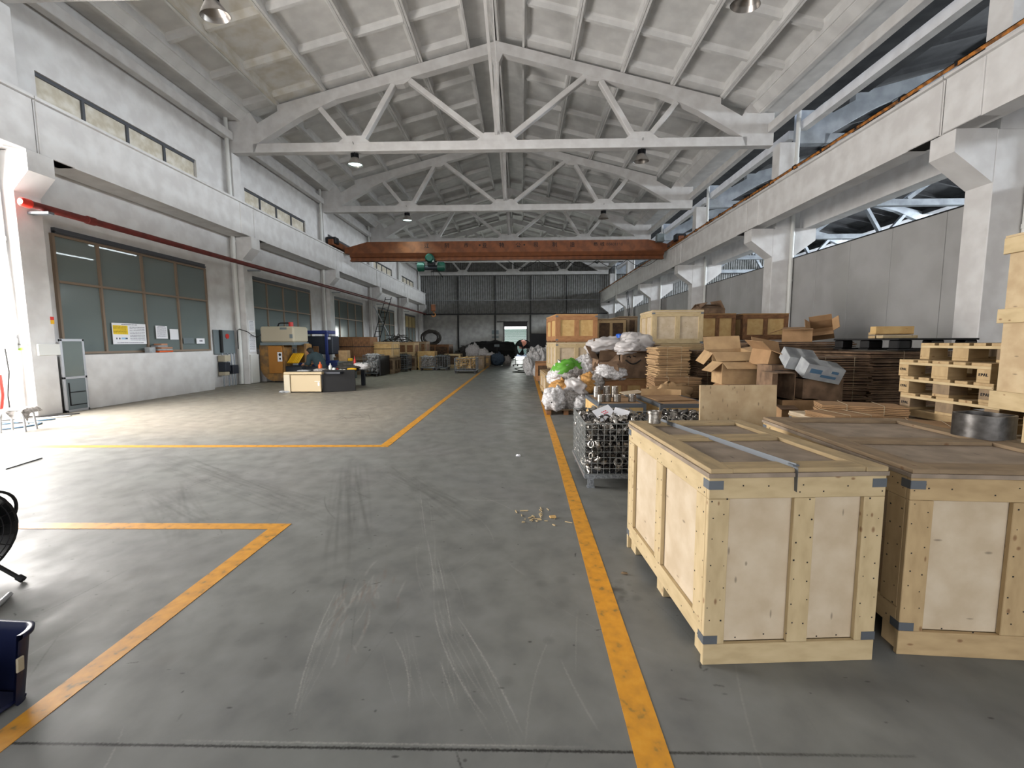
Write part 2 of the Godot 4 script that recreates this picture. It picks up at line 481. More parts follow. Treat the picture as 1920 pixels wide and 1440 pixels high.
# ---------------------------------------------------------------- the place
func _ready():
	# camera
	var cam := Camera3D.new()
	cam.name = "camera"
	cam.fov = rad_to_deg(2.0 * atan(720.0 / 815.0))
	cam.near = 0.05
	cam.far = 300.0
	cam.position = Vector3(0, 1.267, 0)
	cam.rotation = Vector3(-0.096, 0.0215, -0.0045)
	cam.current = true
	add_child(cam)
	# sky: an even bright overcast
	var we := WorldEnvironment.new()
	we.name = "world"
	var env := Environment.new()
	env.background_mode = Environment.BG_SKY
	var sky := Sky.new()
	var sm := ProceduralSkyMaterial.new()
	sm.sky_top_color = Color(0.86, 0.91, 1.0)
	sm.sky_horizon_color = Color(0.97, 0.97, 0.97)
	sm.ground_horizon_color = Color(0.80, 0.79, 0.77)
	sm.ground_bottom_color = Color(0.60, 0.59, 0.57)
	sky.sky_material = sm
	env.sky = sky
	env.background_energy_multiplier = SKY_E
	env.tonemap_mode = Environment.TONE_MAPPER_LINEAR
	env.tonemap_exposure = EXPOSURE
	env.sdfgi_enabled = true
	env.ssao_enabled = true
	env.ssil_enabled = true
	we.environment = env
	add_child(we)
	# daylight that comes in by the open side door, the open door behind the camera and the windows of the next hall
	area("daylight_side_door", V(-8.9, 2.15, -5.35), V(-8.0, 2.0, -5.35), 3.7, 4.2, Color(1.0, 0.98, 0.96), L_SIDE)
	area("daylight_rear_door", V(-0.5, 2.9, 10.85), V(-0.5, 2.9, 0), 11.0, 5.6, Color(1.0, 0.97, 0.93), L_REAR)
	area("daylight_next_hall_windows", V(24.5, 7.0, -14), V(16.0, 6.4, -14), 48.0, 1.5, Color(0.93, 0.965, 1.0), L_NEXT)
	area("daylight_far_door", V(-0.5, 1.35, -38.2), V(-0.5, 1.2, -30), 1.8, 2.4, Color(0.98, 1.0, 0.97), L_FAR)

	make_materials()
	build_floor()
	build_walls()
	build_columns()
	build_roof()
	build_next_hall()
	build_crane()
	build_lamps_and_pipes()
	build_front_crates()
	build_baskets()
	build_crates_and_cartons()
	build_sacks()
	build_pallet_corner()
	build_window_side()
	build_far_end()
	build_foreground_left()

const EXPOSURE := 1.55
const SKY_E := 2.6
const L_SIDE := 6.2
const L_REAR := 0.48
const L_NEXT := 9.0
const L_FAR := 5.0

func area(called, at: Vector3, towards: Vector3, w, h, col, e):
	var l := AreaLight3D.new()
	l.name = called
	l.area_size = Vector2(w, h)
	l.light_color = col
	l.light_energy = e
	l.area_normalize_energy = false
	l.area_range = 80.0
	l.shadow_enabled = true
	add_child(l)
	l.look_at_from_position(at, towards, Vector3.UP)

# ---- floor with its paint, scratches and joints
func build_floor():
	var n := FastNoiseLite.new()
	n.seed = 77; n.frequency = 0.16; n.fractal_octaves = 4
	var n2 := FastNoiseLite.new()
	n2.seed = 78; n2.frequency = 0.6; n2.fractal_octaves = 3
	var s = mb()
	var x0 := -9.5; var z0 := -39.0; var c := 0.5
	var nx := 70; var nz := 101
	var Z := Rect2(-4.5, -8.5, 8.0, 8.0)
	var vtx := func(x: float, z: float):
		var t := 0.5 + 0.55 * n.get_noise_2d(x, z) + 0.25 * n2.get_noise_2d(x, z)
		t = clampf(t, 0.0, 1.0)
		var a := Color(0.160, 0.165, 0.156)
		var b := Color(0.216, 0.219, 0.208)
		var k := a.lerp(b, t)
		# the work area by the windows is dustier and browner than the painted gangway
		var dust := smoothstep(-1.2, -2.6, x) * smoothstep(-4.6, -6.5, z)
		k = k.lerp(Color(0.37, 0.33, 0.27).lerp(Color(0.30, 0.265, 0.215), t), dust * 0.75)
		var scuff := smoothstep(-0.9, -2.2, x) * (1.0 - smoothstep(-4.6, -6.5, z))
		k = k.lerp(Color(0.33, 0.325, 0.315), scuff * 0.35)
		s.set_color(k)
		s.set_normal(Vector3.UP)
		s.set_uv(Vector2(x, z) / 2.6)
		s.set_uv2(Vector2(clampf((x - Z.position.x) / Z.size.x, 0.002, 0.998), clampf((z - Z.position.y) / Z.size.y, 0.002, 0.998)))
		s.add_vertex(Vector3(x, 0, z))
	for i in nx:
		for j in nz:
			var x := x0 + i * c
			var z := z0 + j * c
			for q in [[0, 0], [1, 0], [1, 1], [0, 0], [1, 1], [0, 1]]:
				(vtx as Callable).call(x + q[0] * c, z + q[1] * c)
	bx(s, -9.5, 25.5, -0.25, -0.02, -39.0, 11.5)
	var m := StandardMaterial3D.new()
	m.resource_name = "floor_concrete"
	m.vertex_color_use_as_albedo = true
	m.roughness = 1.0
	var b1 = noise_bytes(61, 0.010, 1024, 1024, 6)
	var im: Image = toned(b1, 1024, 1024, [[0.1, Color(0.88, 0.88, 0.88)], [0.45, Color(0.945, 0.945, 0.94)], [0.6, Color(0.965, 0.965, 0.96)], [0.9, Color(1, 1, 1)]])
	rng.seed = 60
	for k in 90:
		smudge(im, rng.randf_range(0, 1023), rng.randf_range(0, 1023), rng.randf_range(1.5, 6), rng.randf_range(1, 3), Color(0.35, 0.35, 0.35), rng.randf_range(0.2, 0.6))
	m.albedo_texture = ImageTexture.create_from_image(im)
	var rb = noise_bytes(62, 0.012, 512, 512, 5)
	m.roughness_texture = ImageTexture.create_from_image(toned(rb, 512, 512, [[0.2, Color(0.40, 0.40, 0.40)], [0.8, Color(0.62, 0.62, 0.62)]]))
	m.roughness_texture_channel = BaseMaterial3D.TEXTURE_CHANNEL_RED
	m.metallic_specular = 0.32
	var bp = noise_bytes(63, 0.03, 512, 512, 4)
	m.heightmap_enabled = true
	m.heightmap_scale = 0.12
	m.heightmap_texture = ImageTexture.create_from_image(toned(bp, 512, 512, [[0.0, Color.BLACK], [1.0, Color.WHITE]]))
	m.detail_enabled = true
	m.detail_uv_layer = BaseMaterial3D.DETAIL_UV_2
	m.detail_blend_mode = BaseMaterial3D.BLEND_MODE_MIX
	m.detail_albedo = ImageTexture.create_from_image(floor_wear(Z))
	var fl := MeshInstance3D.new()
	fl.name = "floor"
	s.index()
	fl.mesh = s.commit()
	fl.material_override = m
	add_child(fl)
	tag(fl, "grey painted concrete factory floor with scratches and yellow lines", "floor", "", "structure")
	# painted lines, a skin of paint on the concrete
	var line := func(label: String, pts: Array):
		var t = mb()
		prism(t, Transform3D(Basis(Vector3.RIGHT, -PI / 2.0), Vector3(0, 0.0012, 0)), PackedVector2Array(pts.map(func(p): return Vector2(p[0], -p[1]))), 0.002)
		obj("yellow_line", t, M.line_yellow, fl).set_meta("label", label)
	(line as Callable).call("yellow gangway line beside the wooden crates", [[0.335, -0.4], [0.44, -0.4], [0.455, -1.3], [0.47, -2.79], [0.48, -4.5], [0.50, -8], [0.55, -16], [0.60, -26], [0.62, -34], [0.52, -34], [0.49, -26], [0.45, -16], [0.405, -8], [0.385, -4.5], [0.365, -2.79], [0.345, -1.3]])
	(line as Callable).call("yellow bay line beside the blue box, worn through", [[-1.63, -0.3], [-1.735, -0.3], [-1.72, -1.3], [-1.735, -2.83], [-4.9, -2.80], [-4.9, -2.91], [-1.62, -2.92]])
	(line as Callable).call("yellow line round the work area by the windows", [[-1.63, -5.175], [-1.66, -9], [-1.68, -17.7], [-1.70, -30], [-1.80, -30], [-1.78, -17.7], [-1.76, -9], [-1.745, -5.275], [-7.2, -5.225], [-7.2, -5.115]])
	# splinters and scraps that lie on the gangway
	var t = mb()
	for i in 26:
		var a := rng.randf() * TAU
		var l := rng.randf_range(0.008, 0.06)
		var p := V(0.12 + rng.randfn(0, 0.07), 0.004, -3.05 + rng.randfn(0, 0.07))
		box(t, T(p, 0, rad_to_deg(a)), Vector3(l, 0.005, rng.randf_range(0.003, 0.012)))
	tag(obj("wood_splinters", t, M.pine_pale), "pale wood splinters scattered on the gangway floor beside the yellow line", "splinters", "", "stuff")
	t = mb()
	box(t, T(V(0.225, 0.008, -3.045), 0, 12), Vector3(0.045, 0.012, 0.03), 0.002)
	tag(obj("wood_chip", t, M.ply_yellow), "small square chip of orange wood among the splinters on the gangway", "wood chip")
	t = mb()
	blob(t, T(V(-0.03, 0.012, -4.74)), Vector3(0.03, 0.012, 0.022), 0.9, 0.9, 5, 10, 6)
	tag(obj("paper_scrap", t, M.paper), "crumpled white paper scrap on the gangway beyond the splinters", "scrap")
	t = mb()
	tube(t, [V(-5.23, 0.008, -4.2), V(-5.33, 0.008, -4.62)], 0.007, 6)
	tag(obj("metal_rod", t, M.dark_metal), "thin dark metal rod lying on the bright floor by the open side door", "rod")

func floor_wear(Z: Rect2) -> Image:      # marks of wear, straight from above; alpha is how much they cover
	var n := 2048
	var im := Image.create(n, n, false, Image.FORMAT_RGBA8)
	im.fill(Color(0.5, 0.5, 0.5, 0.0))
	rng.seed = 91
	var P := func(x: float, z: float) -> Vector2: return Vector2((x - Z.position.x) / Z.size.x, (z - Z.position.y) / Z.size.y) * n
	var dab := func(p: Vector2, r: float, col: Color, a: float):
		var R := int(ceil(r))
		for y in range(int(p.y) - R, int(p.y) + R + 1):
			for x in range(int(p.x) - R, int(p.x) + R + 1):
				if x < 2 or y < 2 or x >= n - 2 or y >= n - 2: continue
				var d := Vector2(x - p.x, y - p.y).length() / maxf(r, 0.6)
				if d >= 1.0: continue
				var o := im.get_pixel(x, y)
				var k := a * (1.0 - d * d)
				var na := o.a + k * (1.0 - o.a)
				var w := k / maxf(na, 0.001)
				im.set_pixel(x, y, Color(lerpf(o.r, col.r, w), lerpf(o.g, col.g, w), lerpf(o.b, col.b, w), na))
	var scratch := func(x0: float, z0: float, x1: float, z1: float, w: float, col: Color, a: float, crook := 0.06):
		var p: Vector2 = (P as Callable).call(x0, z0)
		var q: Vector2 = (P as Callable).call(x1, z1)
		var l := maxf(p.distance_to(q), 1.0)
		var bend := Vector2(-(q - p).y, (q - p).x) * rng.randf_range(-crook, crook)
		var steps := int(l / maxf(0.8, w * 0.5))
		for i in steps + 1:
			var t := float(i) / maxf(steps, 1)
			var c := p.lerp(q, t) + bend * 4.0 * t * (1.0 - t) + Vector2(rng.randf_range(-0.5, 0.5), rng.randf_range(-0.5, 0.5))
			(dab as Callable).call(c, w, col, a * minf(1.0, 4.0 * minf(t, 1.0 - t) + 0.2) * rng.randf_range(0.35, 1.0))
	var pale := Color(0.66, 0.655, 0.63)
	var dark := Color(0.17, 0.165, 0.16)
	var rust := Color(0.46, 0.33, 0.27)
	# long drag marks that run down the gangway
	for k in [[-0.95, -3.9, -0.62, -2.7], [-0.62, -2.7, -0.43, -2.0], [-0.50, -2.45, -0.30, -1.75], [-0.43, -2.0, -0.12, -1.35], [-0.30, -1.9, 0.0, -1.3], [-0.33, -1.62, -0.24, -1.42], [-0.55, -1.75, -0.4, -1.4], [-0.95, -2.1, -0.78, -1.35], [-0.55, -3.41, -0.03, -3.40]]:
		(scratch as Callable).call(k[0], k[1], k[2], k[3], 1.0, pale, 0.42)
		for j in 5:
			var dx := rng.randf_range(-0.06, 0.06)
			(scratch as Callable).call(k[0] + dx, k[1] + rng.randf_range(-0.1, 0.1), k[2] + dx, k[3] + rng.randf_range(-0.1, 0.1), 0.8, pale, 0.16)
	for j in 130:
		var x := rng.randf_range(-3.9, 1.2)
		var z := rng.randf_range(-8.0, -0.8)
		var a := rng.randfn(-1.25, 0.5)
		var l := rng.randf_range(0.08, 0.7)
		(scratch as Callable).call(x, z, x + cos(a) * l, z - sin(a) * l, rng.randf_range(0.7, 1.6), pale if rng.randf() < 0.5 else dark, rng.randf_range(0.06, 0.24))
	for j in 200:
		var x := rng.randf_range(-4.2, 1.4)
		var z := rng.randf_range(-8.0, -0.7)
		var a := rng.randf() * TAU
		var l := rng.randf_range(0.005, 0.05)
		(scratch as Callable).call(x, z, x + cos(a) * l, z + sin(a) * l, rng.randf_range(0.8, 1.8), dark, rng.randf_range(0.2, 0.7))
	# tyre tracks, stains
	for k in [[-4.1, -5.0, -1.35, -3.0], [-1.8, -4.7, -1.0, -2.35], [-3.2, -3.9, -2.2, -2.7], [-1.4, -4.6, -0.3, -2.9]]:
		for j in 24:
			var o := rng.randf_range(-0.09, 0.09)
			(scratch as Callable).call(k[0] + o, k[1] + rng.randf_range(0, 0.5), k[2] + o, k[3] + rng.randf_range(-0.3, 0.2), 4.0, Color(0.30, 0.30, 0.29), 0.07, 0.01)
	for j in 60:
		var g := Vector2(rng.randfn(-0.8, 0.07), rng.randfn(-2.05, 0.16))
		(scratch as Callable).call(g.x, g.y, g.x + rng.randf_range(-0.02, 0.05), g.y + rng.randf_range(0.04, 0.2), rng.randf_range(1.0, 3.0), rust if rng.randf() < 0.4 else pale, 0.10)
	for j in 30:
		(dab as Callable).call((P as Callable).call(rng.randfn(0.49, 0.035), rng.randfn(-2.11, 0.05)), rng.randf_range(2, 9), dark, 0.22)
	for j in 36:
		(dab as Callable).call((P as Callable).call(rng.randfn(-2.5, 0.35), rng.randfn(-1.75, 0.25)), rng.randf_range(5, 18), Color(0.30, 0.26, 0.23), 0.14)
	for j in 26:
		(scratch as Callable).call(rng.randf_range(-3.4, -2.6), rng.randf_range(-7.9, -7.0), rng.randf_range(-3.2, -2.2), rng.randf_range(-7.6, -6.9), 3.0, dark, 0.22)
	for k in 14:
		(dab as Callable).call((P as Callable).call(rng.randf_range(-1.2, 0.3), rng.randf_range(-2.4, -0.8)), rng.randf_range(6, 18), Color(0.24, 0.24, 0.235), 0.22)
	# the sawn joint across the hall
	for j in 3:
		(scratch as Callable).call(-4.4, -1.24 + j * 0.003, 1.2, -1.245 + j * 0.003, 1.1, Color(0.10, 0.095, 0.09), 0.75, 0.0004)
	(scratch as Callable).call(-1.1, -1.257, 0.2, -1.257, 1.2, pale, 0.35, 0.001)
	(scratch as Callable).call(-0.21, -1.24, -0.12, -1.1, 1.2, dark, 0.7)
	return im

# ---- walls
func pane_window(called, label, x, z0, z1, y0, y1, cols: Array, transom, frame_mat, glass, depth = 0.06, tw = 0.045):
	var w = thing(called, label, "window", Vector3.ZERO, 0, "", "structure")
	var s = mb()
	bx(s, x - depth, x + 0.01, y1 - tw, y1, z0, z1); bx(s, x - depth, x + 0.01, y0, y0 + tw, z0, z1)
	bx(s, x - depth, x + 0.01, y0, y1, z0 - tw, z0); bx(s, x - depth, x + 0.01, y0, y1, z1, z1 + tw)
	obj("frame", s, M[frame_mat], w)
	var zs = [z0] + cols + [z1]
	for c in cols:
		s = mb()
		bx(s, x - depth * 0.8, x + 0.012, y0, y1, c - tw * 0.5, c + tw * 0.5)
		obj("mullion", s, M[frame_mat], w)
	var ys = [y0, y1]
	if transom > 0.0:
		s = mb()
		bx(s, x - depth * 0.8, x + 0.014, transom - tw * 0.5, transom + tw * 0.5, z0, z1)
		obj("transom", s, M[frame_mat], w)
		ys = [y0, transom, y1]
	for i in zs.size() - 1:
		for j in ys.size() - 1:
			s = mb()
			bx(s, x - depth * 0.5 - 0.004, x - depth * 0.5, ys[j], ys[j + 1], zs[i], zs[i + 1])
			obj("pane", s, M[glass[j] if glass is Array else glass], w)
	return w

func build_walls():
	var s = mb()
	var xi := -8.82
	var xo := -9.08
	# bays behind the camera and the open side door
	bx(s, xo, xi, 0, 7.95, zc(-1), 11.2); bx(s, xo, xi, 0, 7.95, zc(0) - COLW, zc(-1)); bx(s, xo, xi, 4.3, 7.95, zc(1), zc(0))
	bx(s, xo, xi, 0, 4.3, -3.45, zc(0))
	for n in range(1, 6):
		var za = zc(n)
		var zb = zc(n + 1)
		bx(s, xo, xi, 3.45, 5.42, zb, za)
		bx(s, xo, xi, 6.22, 7.95, zb, za)
		bx(s, xo, xi, 5.42, 6.22, za - 0.88, za); bx(s, xo, xi, 5.42, 6.22, zb, za - 4.82)
		bx(s, xo, xi, 0, 3.45, za - 0.88, za); bx(s, xo, xi, 0, 3.45, zb, za - 4.78)
		bx(s, xo, -8.46, 0, 1.06, za - 4.45 if n == 1 else za - 4.78, za - 0.88, 0.008)
		if n == 1: bx(s, xo, xi, 0, 1.06, za - 4.78, za - 4.45)
	bx(s, xo, xi, 0, 7.95, -38.3, zc(6))
	tag(obj("wall_left", s, M.white_paint), "white plastered side wall with windows between the columns", "wall", "", "structure")
	var names = ["nearest the camera, above the reading notices", "second from the camera, behind the machines", "third from the camera, behind the strapped crates", "fourth from the camera, behind the crossed ladders", "farthest from the camera, above the coiled hose"]
	for n in range(1, 6):
		var za = zc(n)
		var z0 = za - 4.78
		var z1 = za - 0.88
		var c1 = za - 1.72; var c2 = za - 2.76; var c3 = za - 3.76
		var w = pane_window("window_%d" % n, "brown framed office window, " + names[n - 1], xi + 0.05, z0, z1, 1.07, 3.34, [c3, c2, c1], 2.45, "bronze_frame", ["office_glass", "yellow_glass"] if n == 5 else "office_glass")
		s = mb()
		bx(s, xi - 0.02, xi + 0.075, 3.34, 3.45, z0, z1); bx(s, xi + 0.02, xi + 0.10, 3.36, 3.385, z0, z1)
		obj("head_rail", s, M.grey_frame, w)
		pane_window("window_%d" % (n + 5), "grey framed high strip window, " + ["first", "second", "third", "fourth", "fifth"][n - 1] + " along the wall above the crane beam", xi - 0.06, za - 4.82, za - 0.88, 5.42, 6.22, [za - 3.82, za - 2.80, za - 1.80], 0.0, "grey_frame", "frosted_glass", 0.05, 0.06)
	# the offices behind the glass
	s = mb()
	bx(s, -12.6, -12.4, 0, 3.8, -38, -7.0); bx(s, -12.6, -9.08, 3.6, 3.8, -38, -7.0); bx(s, -12.6, -9.08, -0.2, 0, -38, -7.0)
	for n in range(1, 7): bx(s, -12.5, -9.08, 0, 3.7, zc(n) - 0.25, zc(n) - 0.05)
	tag(obj("wall_office", s, M.concrete), "grey office walls and ceiling seen through the window glass", "wall", "", "structure")
	for k in [[-9.78, -10.5], [-11.4, -11.0], [-9.8, -15.3]]:
		var lamp = thing("tube_lamp", "white tube lamp on the office ceiling behind the " + ("second window" if k[1] < -14 else ("first window, close to the glass" if k[0] > -10.5 else "first window, deeper in the room")), "lamp", V(k[0], 3.5, k[1]))
		s = mb()
		box(s, T(V(0, 0.04, 0)), Vector3(0.12, 0.06, 1.25), 0.01)
		obj("housing", s, M.white_plastic, lamp)
		s = mb()
		tube(s, [V(0, 0, -0.6), V(0, 0, 0.6)], 0.02, 8)
		obj("tube", s, M.tube_glow, lamp)
		var l := AreaLight3D.new()
		l.name = "tube_light"
		l.area_size = Vector2(0.06, 1.2)
		l.light_energy = 5.0
		l.area_normalize_energy = false
		l.light_color = Color(0.93, 0.98, 1.0)
		l.shadow_enabled = true
		l.rotation_degrees = Vector3(-90, 0, 0)
		l.position = V(0, -0.03, 0)
		lamp.add_child(l)
	# the partition on the open side, sheet by sheet
	var pr = thing("wall_right", "grey panelled partition behind the columns on the crate side", "wall", Vector3.ZERO, 0, "", "structure")
	for n in range(-1, 6):
		for k in 5:
			s = mb()
			var z1 = zc(n) - 0.02 - k * 1.2
			box(s, Transform3D(Basis(), V(7.99, 1.83, z1 - 0.6)), Vector3(0.06, 3.66, 1.192), 0.006)
			obj("partition_panel", s, M.partition, pr)
	s = mb()
	bx(s, 7.955, 8.03, 3.66, 3.685, -38, 10)
	obj("top_channel", s, M.black, pr)
	# far wall: concrete below, corrugated sheets above
	var wf = thing("wall_far", "dark end wall, concrete below and corrugated sheets above, with a doorway", "wall", Vector3.ZERO, 0, "", "structure")
	s = mb()
	bx(s, -9.1, -1.45, 0, 3.68, -38.3, -38); bx(s, 0.46, 25.2, 0, 3.68, -38.3, -38); bx(s, -1.45, 0.46, 2.98, 3.68, -38.3, -38)
	obj("concrete_wall", s, M.concrete, wf)
	for k in [-5.47, -2.25, 0.80, 3.9]:
		s = mb()
		bx(s, k - 0.07, k + 0.07, 0, 3.6, -38.02, -37.93)
		obj("steel_post", s, M.black, wf)
		s = mb()
		bx(s, k - 0.03, k + 0.03, 3.6, 6.9, -38.0, -37.9)
		obj("thin_post", s, M.dark_metal, wf)
	s = mb()
	bx(s, -8.8, 8.0, 4.84, 4.89, -37.98, -37.9)
	obj("sheeting_rail", s, M.galvanised, wf)
	s = mb()
	bx(s, -8.8, 8.0, 3.64, 3.74, -38.05, -37.9)
	obj("sheeting_ledge", s, M.dark_metal, wf)
	var k0 := -9.0
	while k0 < 25.0:
		s = mb()
		var pts := []
		for i in 5:
			var xx := k0 + i * 0.19
			for d in [[0.0, 0.0], [0.03, 0.06], [0.075, 0.06], [0.105, 0.0]]:
				pts.append(Vector2(xx + d[0], d[1]))
		pts.append(Vector2(k0 + 0.955, 0.0))
		for i in pts.size() - 1:
			var a: Vector2 = pts[i]
			var b: Vector2 = pts[i + 1]
			var nn := V(-(b - a).y, 0, (b - a).x).normalized()
			for e in [0.0, -0.004]:
				tri(s, V(a.x, 3.7, -38.1 + a.y + e), V(b.x, 3.7, -38.1 + b.y + e), V(b.x, 10.2, -38.1 + b.y + e), nn if e == 0.0 else -nn, Vector2(), Vector2(), Vector2())
				tri(s, V(a.x, 3.7, -38.1 + a.y + e), V(b.x, 10.2, -38.1 + b.y + e), V(a.x, 10.2, -38.1 + a.y + e), nn if e == 0.0 else -nn, Vector2(), Vector2(), Vector2())
		obj("corrugated_sheet", s, M.corrugated, wf)
		k0 += 0.95
	# doorway with a rolled-up shutter; a second, closed door beside it
	var d1 = thing("door_1", "open doorway in the end wall with a rolled shutter at its head", "door", V(-0.495, 0, -38.0), 0, "", "structure")
	s = mb()
	bx(s, -0.97, 0.97, 2.62, 2.99, -0.2, 0.03)
	obj("shutter_roll", s, M.dark_metal, d1)
	s = mb()
	bx(s, -1.03, -0.955, 0, 3.0, -0.2, 0.04); bx(s, 0.955, 1.03, 0, 3.0, -0.2, 0.04)
	obj("jamb", s, M.dark_metal, d1)
	s = mb()
	bx(s, -1.6, 1.1, 3.0, 3.06, 0.0, 0.12)
	obj("canopy", s, M.dark_metal, d1)
	var d2 = thing("door_2", "closed dark grey steel door in the end wall beside the open doorway", "door", V(1.5, 0, -37.97), 0, "", "structure")
	s = mb()
	bx(s, -0.6, 0.6, 0, 1.95, -0.03, 0.03)
	obj("leaf", s, M.dark_metal, d2)
	s = mb()
	bx(s, -0.66, -0.6, 0, 2.0, -0.03, 0.05); bx(s, 0.6, 0.66, 0, 2.0, -0.03, 0.05); bx(s, -0.66, 0.66, 1.95, 2.0, -0.03, 0.05)
	obj("frame", s, M.black, d2)
	# wall behind the camera with its wide open door
	s = mb()
	bx(s, -9.1, -6.2, 0, 10.2, 11.0, 11.3); bx(s, 5.2, 25.2, 0, 10.2, 11.0, 11.3); bx(s, -6.2, 5.2, 5.8, 10.2, 11.0, 11.3)
	tag(obj("wall_rear", s, M.white_paint), "white end wall behind the camera round a wide open door", "wall", "", "structure")
	# yard
	s = mb()
	bx(s, -60, 60, -0.4, -0.26, -90, 60)
	bx(s, -8, 8, -0.26, -0.01, -50, -38.3)
	tag(obj("ground_yard", s, M.pale_concrete), "pale concrete yard outside the doors", "ground", "", "structure")
	s = mb()
	for i in 24: bx(s, -9, 9, 0.0 + i * 0.11, 0.1 + i * 0.11, -46.2, -46.0 - (0.0 if i % 2 else 0.03))
	tag(obj("wall_yard", s, M.green_wall), "pale green ribbed wall across the yard behind the doorway", "wall", "", "structure")
	var tk = thing("storage_tank", "orange horizontal tank standing in the yard behind the doorway", "tank", V(0.55, 0, -43.0))
	s = mb()
	tube(s, [V(-0.75, 1.05, 0), V(-0.70, 1.05, 0), V(1.4, 1.05, 0), V(1.45, 1.05, 0)], [0.36, 0.42, 0.42, 0.36], 20)
	obj("shell", s, M.tank_orange, tk)
	for x in [-0.5, 1.0]:
		s = mb()
		bx(s, x, x + 0.15, 0, 0.75, -0.3, 0.3)
		obj("cradle", s, M.dark_metal, tk)

# ---- columns, brackets, crane beams
func build_columns():
	var which = ["behind the camera", "nearest, beside the stool", "second, beside the electrical boxes", "third, beside the blue press", "fourth, behind the strapped brown crates", "fifth, beside the crossed ladders", "farthest, in the corner of the end wall"]
	for n in range(0, 7):
		var z = zc(n)
		var s = mb()
		bx(s, -8.82, XL, 0, 4.47, z - COLW, z, 0.012)
		prism(s, T(V(0, 0, z - COLW * 0.5)), PackedVector2Array([Vector2(XL - 0.05, 3.82), Vector2(XL, 3.82), Vector2(-8.155, 4.14), Vector2(-8.155, 4.48), Vector2(XL - 0.05, 4.48)]), COLW - 0.004)
		bx(s, -8.98, -8.60, 4.47, 6.93, z - 0.40, z - 0.03, 0.012)
		tag(obj("column", s, M.white_paint), "white concrete column on the window side, " + which[n], "column", "", "structure")
	var rw = ["behind the camera", "nearest, behind the tall plywood crate", "second, behind the brown crates", "third, behind the pair of stacked crates", "fourth, beside the leaning ladder", "fifth from the camera", "farthest, in the corner of the end wall"]
	for n in range(0, 7):
		var z = zc(n) + 0.11
		var s = mb()
		bx(s, XR, 7.97, 0, 4.52, z - COLW, z, 0.012)
		prism(s, T(V(0, 0, z - COLW * 0.5)), PackedVector2Array([Vector2(XR, 3.72), Vector2(XR, 4.53), Vector2(6.745, 4.53), Vector2(6.745, 4.19)]), COLW - 0.004)
		prism(s, T(V(0, 0, z - COLW * 0.5)), PackedVector2Array([Vector2(7.97, 3.72), Vector2(8.6, 4.19), Vector2(8.6, 4.53), Vector2(7.97, 4.53)]), COLW - 0.004)
		bx(s, 7.45, 7.90, 4.5, 6.95, z - 0.40, z - 0.03, 0.012)
		tag(obj("column", s, M.white_paint), "white concrete column with two brackets on the crate side, " + rw[n], "column", "", "structure")
	var ord = ["behind the camera", "first bay", "second bay", "third bay", "fourth bay", "fifth bay", "last bay"]
	for n in range(0, 6):
		for side in [0, 1, 2]:
			var za = zc(n) - COLW * 0.5 + (0.11 if side else 0.0)
			var s = mb()
			var x0 = [-8.20, 6.72, 8.62][side]
			var sg = [-1.0, 1.0, -1.0][side]
			var yb = [4.48, 4.53, 4.53][side]
			var bk = 0.60 if side == 0 else 0.36
			var prof := PackedVector2Array([Vector2(0, yb), Vector2(0, 5.36), Vector2(-0.05, 5.37), Vector2(-0.05, 5.42), Vector2(bk + 0.015, 5.42), Vector2(bk + 0.015, 5.3), Vector2(bk, 5.25), Vector2(bk, yb)])
			var pp := PackedVector2Array()
			for q in prof: pp.append(Vector2(x0 + sg * q.x, q.y))
			prism(s, T(V(0, 0, za - 3.0)), pp, 5.985)
			for e in [za - 0.32, za - 5.68]:      # thicker ends over the brackets
				bx(s, x0 - sg * 0.028, x0 + sg * 0.3, yb, 5.35, e - 0.29, e + 0.29, 0.01)
			var o = obj("crane_beam", s, M.white_paint)
			tag(o, "white concrete crane beam, " + ord[n + 1 if n > 0 else 0] + [" on the window side", " above the crates", " of the next hall, behind the columns"][side], "beam", "", "structure")
	# rails
	var s1 = mb()
	bx(s1, -8.40, -8.33, 5.42, 5.50, -37.9, 5); bx(s1, -8.44, -8.29, 5.42, 5.435, -37.9, 5)
	tag(obj("crane_rail", s1, M.dark_metal), "dark steel crane rail on the beam above the windows", "rail", "", "structure")
	s1 = mb()
	bx(s1, 6.90, 6.97, 5.42, 5.50, -37.9, 5); bx(s1, 6.86, 7.01, 5.42, 5.435, -37.9, 5)
	tag(obj("crane_rail", s1, M.dark_metal), "dark steel crane rail on the beam above the crates", "rail", "", "structure")
	var cr = thing("conductor_rail", "rusty orange conductor rail along the top of the beam above the crates", "rail")
	s1 = mb()
	bx(s1, 6.62, 6.70, 5.47, 5.482, -37.9, 2); bx(s1, 6.62, 6.632, 5.415, 5.482, -37.9, 2)
	obj("angle_bar", s1, M.rail_orange, cr)
	for i in 36:
		s1 = mb()
		bx(s1, 6.61, 6.74, 5.42, 5.47, -1.2 - i * 1.0, -1.16 - i * 1.0); bx(s1, 6.64, 6.72, 5.482, 5.52, -1.24 - i * 1.0, -1.12 - i * 1.0)
		obj("bracket", s1, M.dark_metal, cr)

# ---- roof
func roof_y(r): return 9.93 - 0.255 * absf(r)

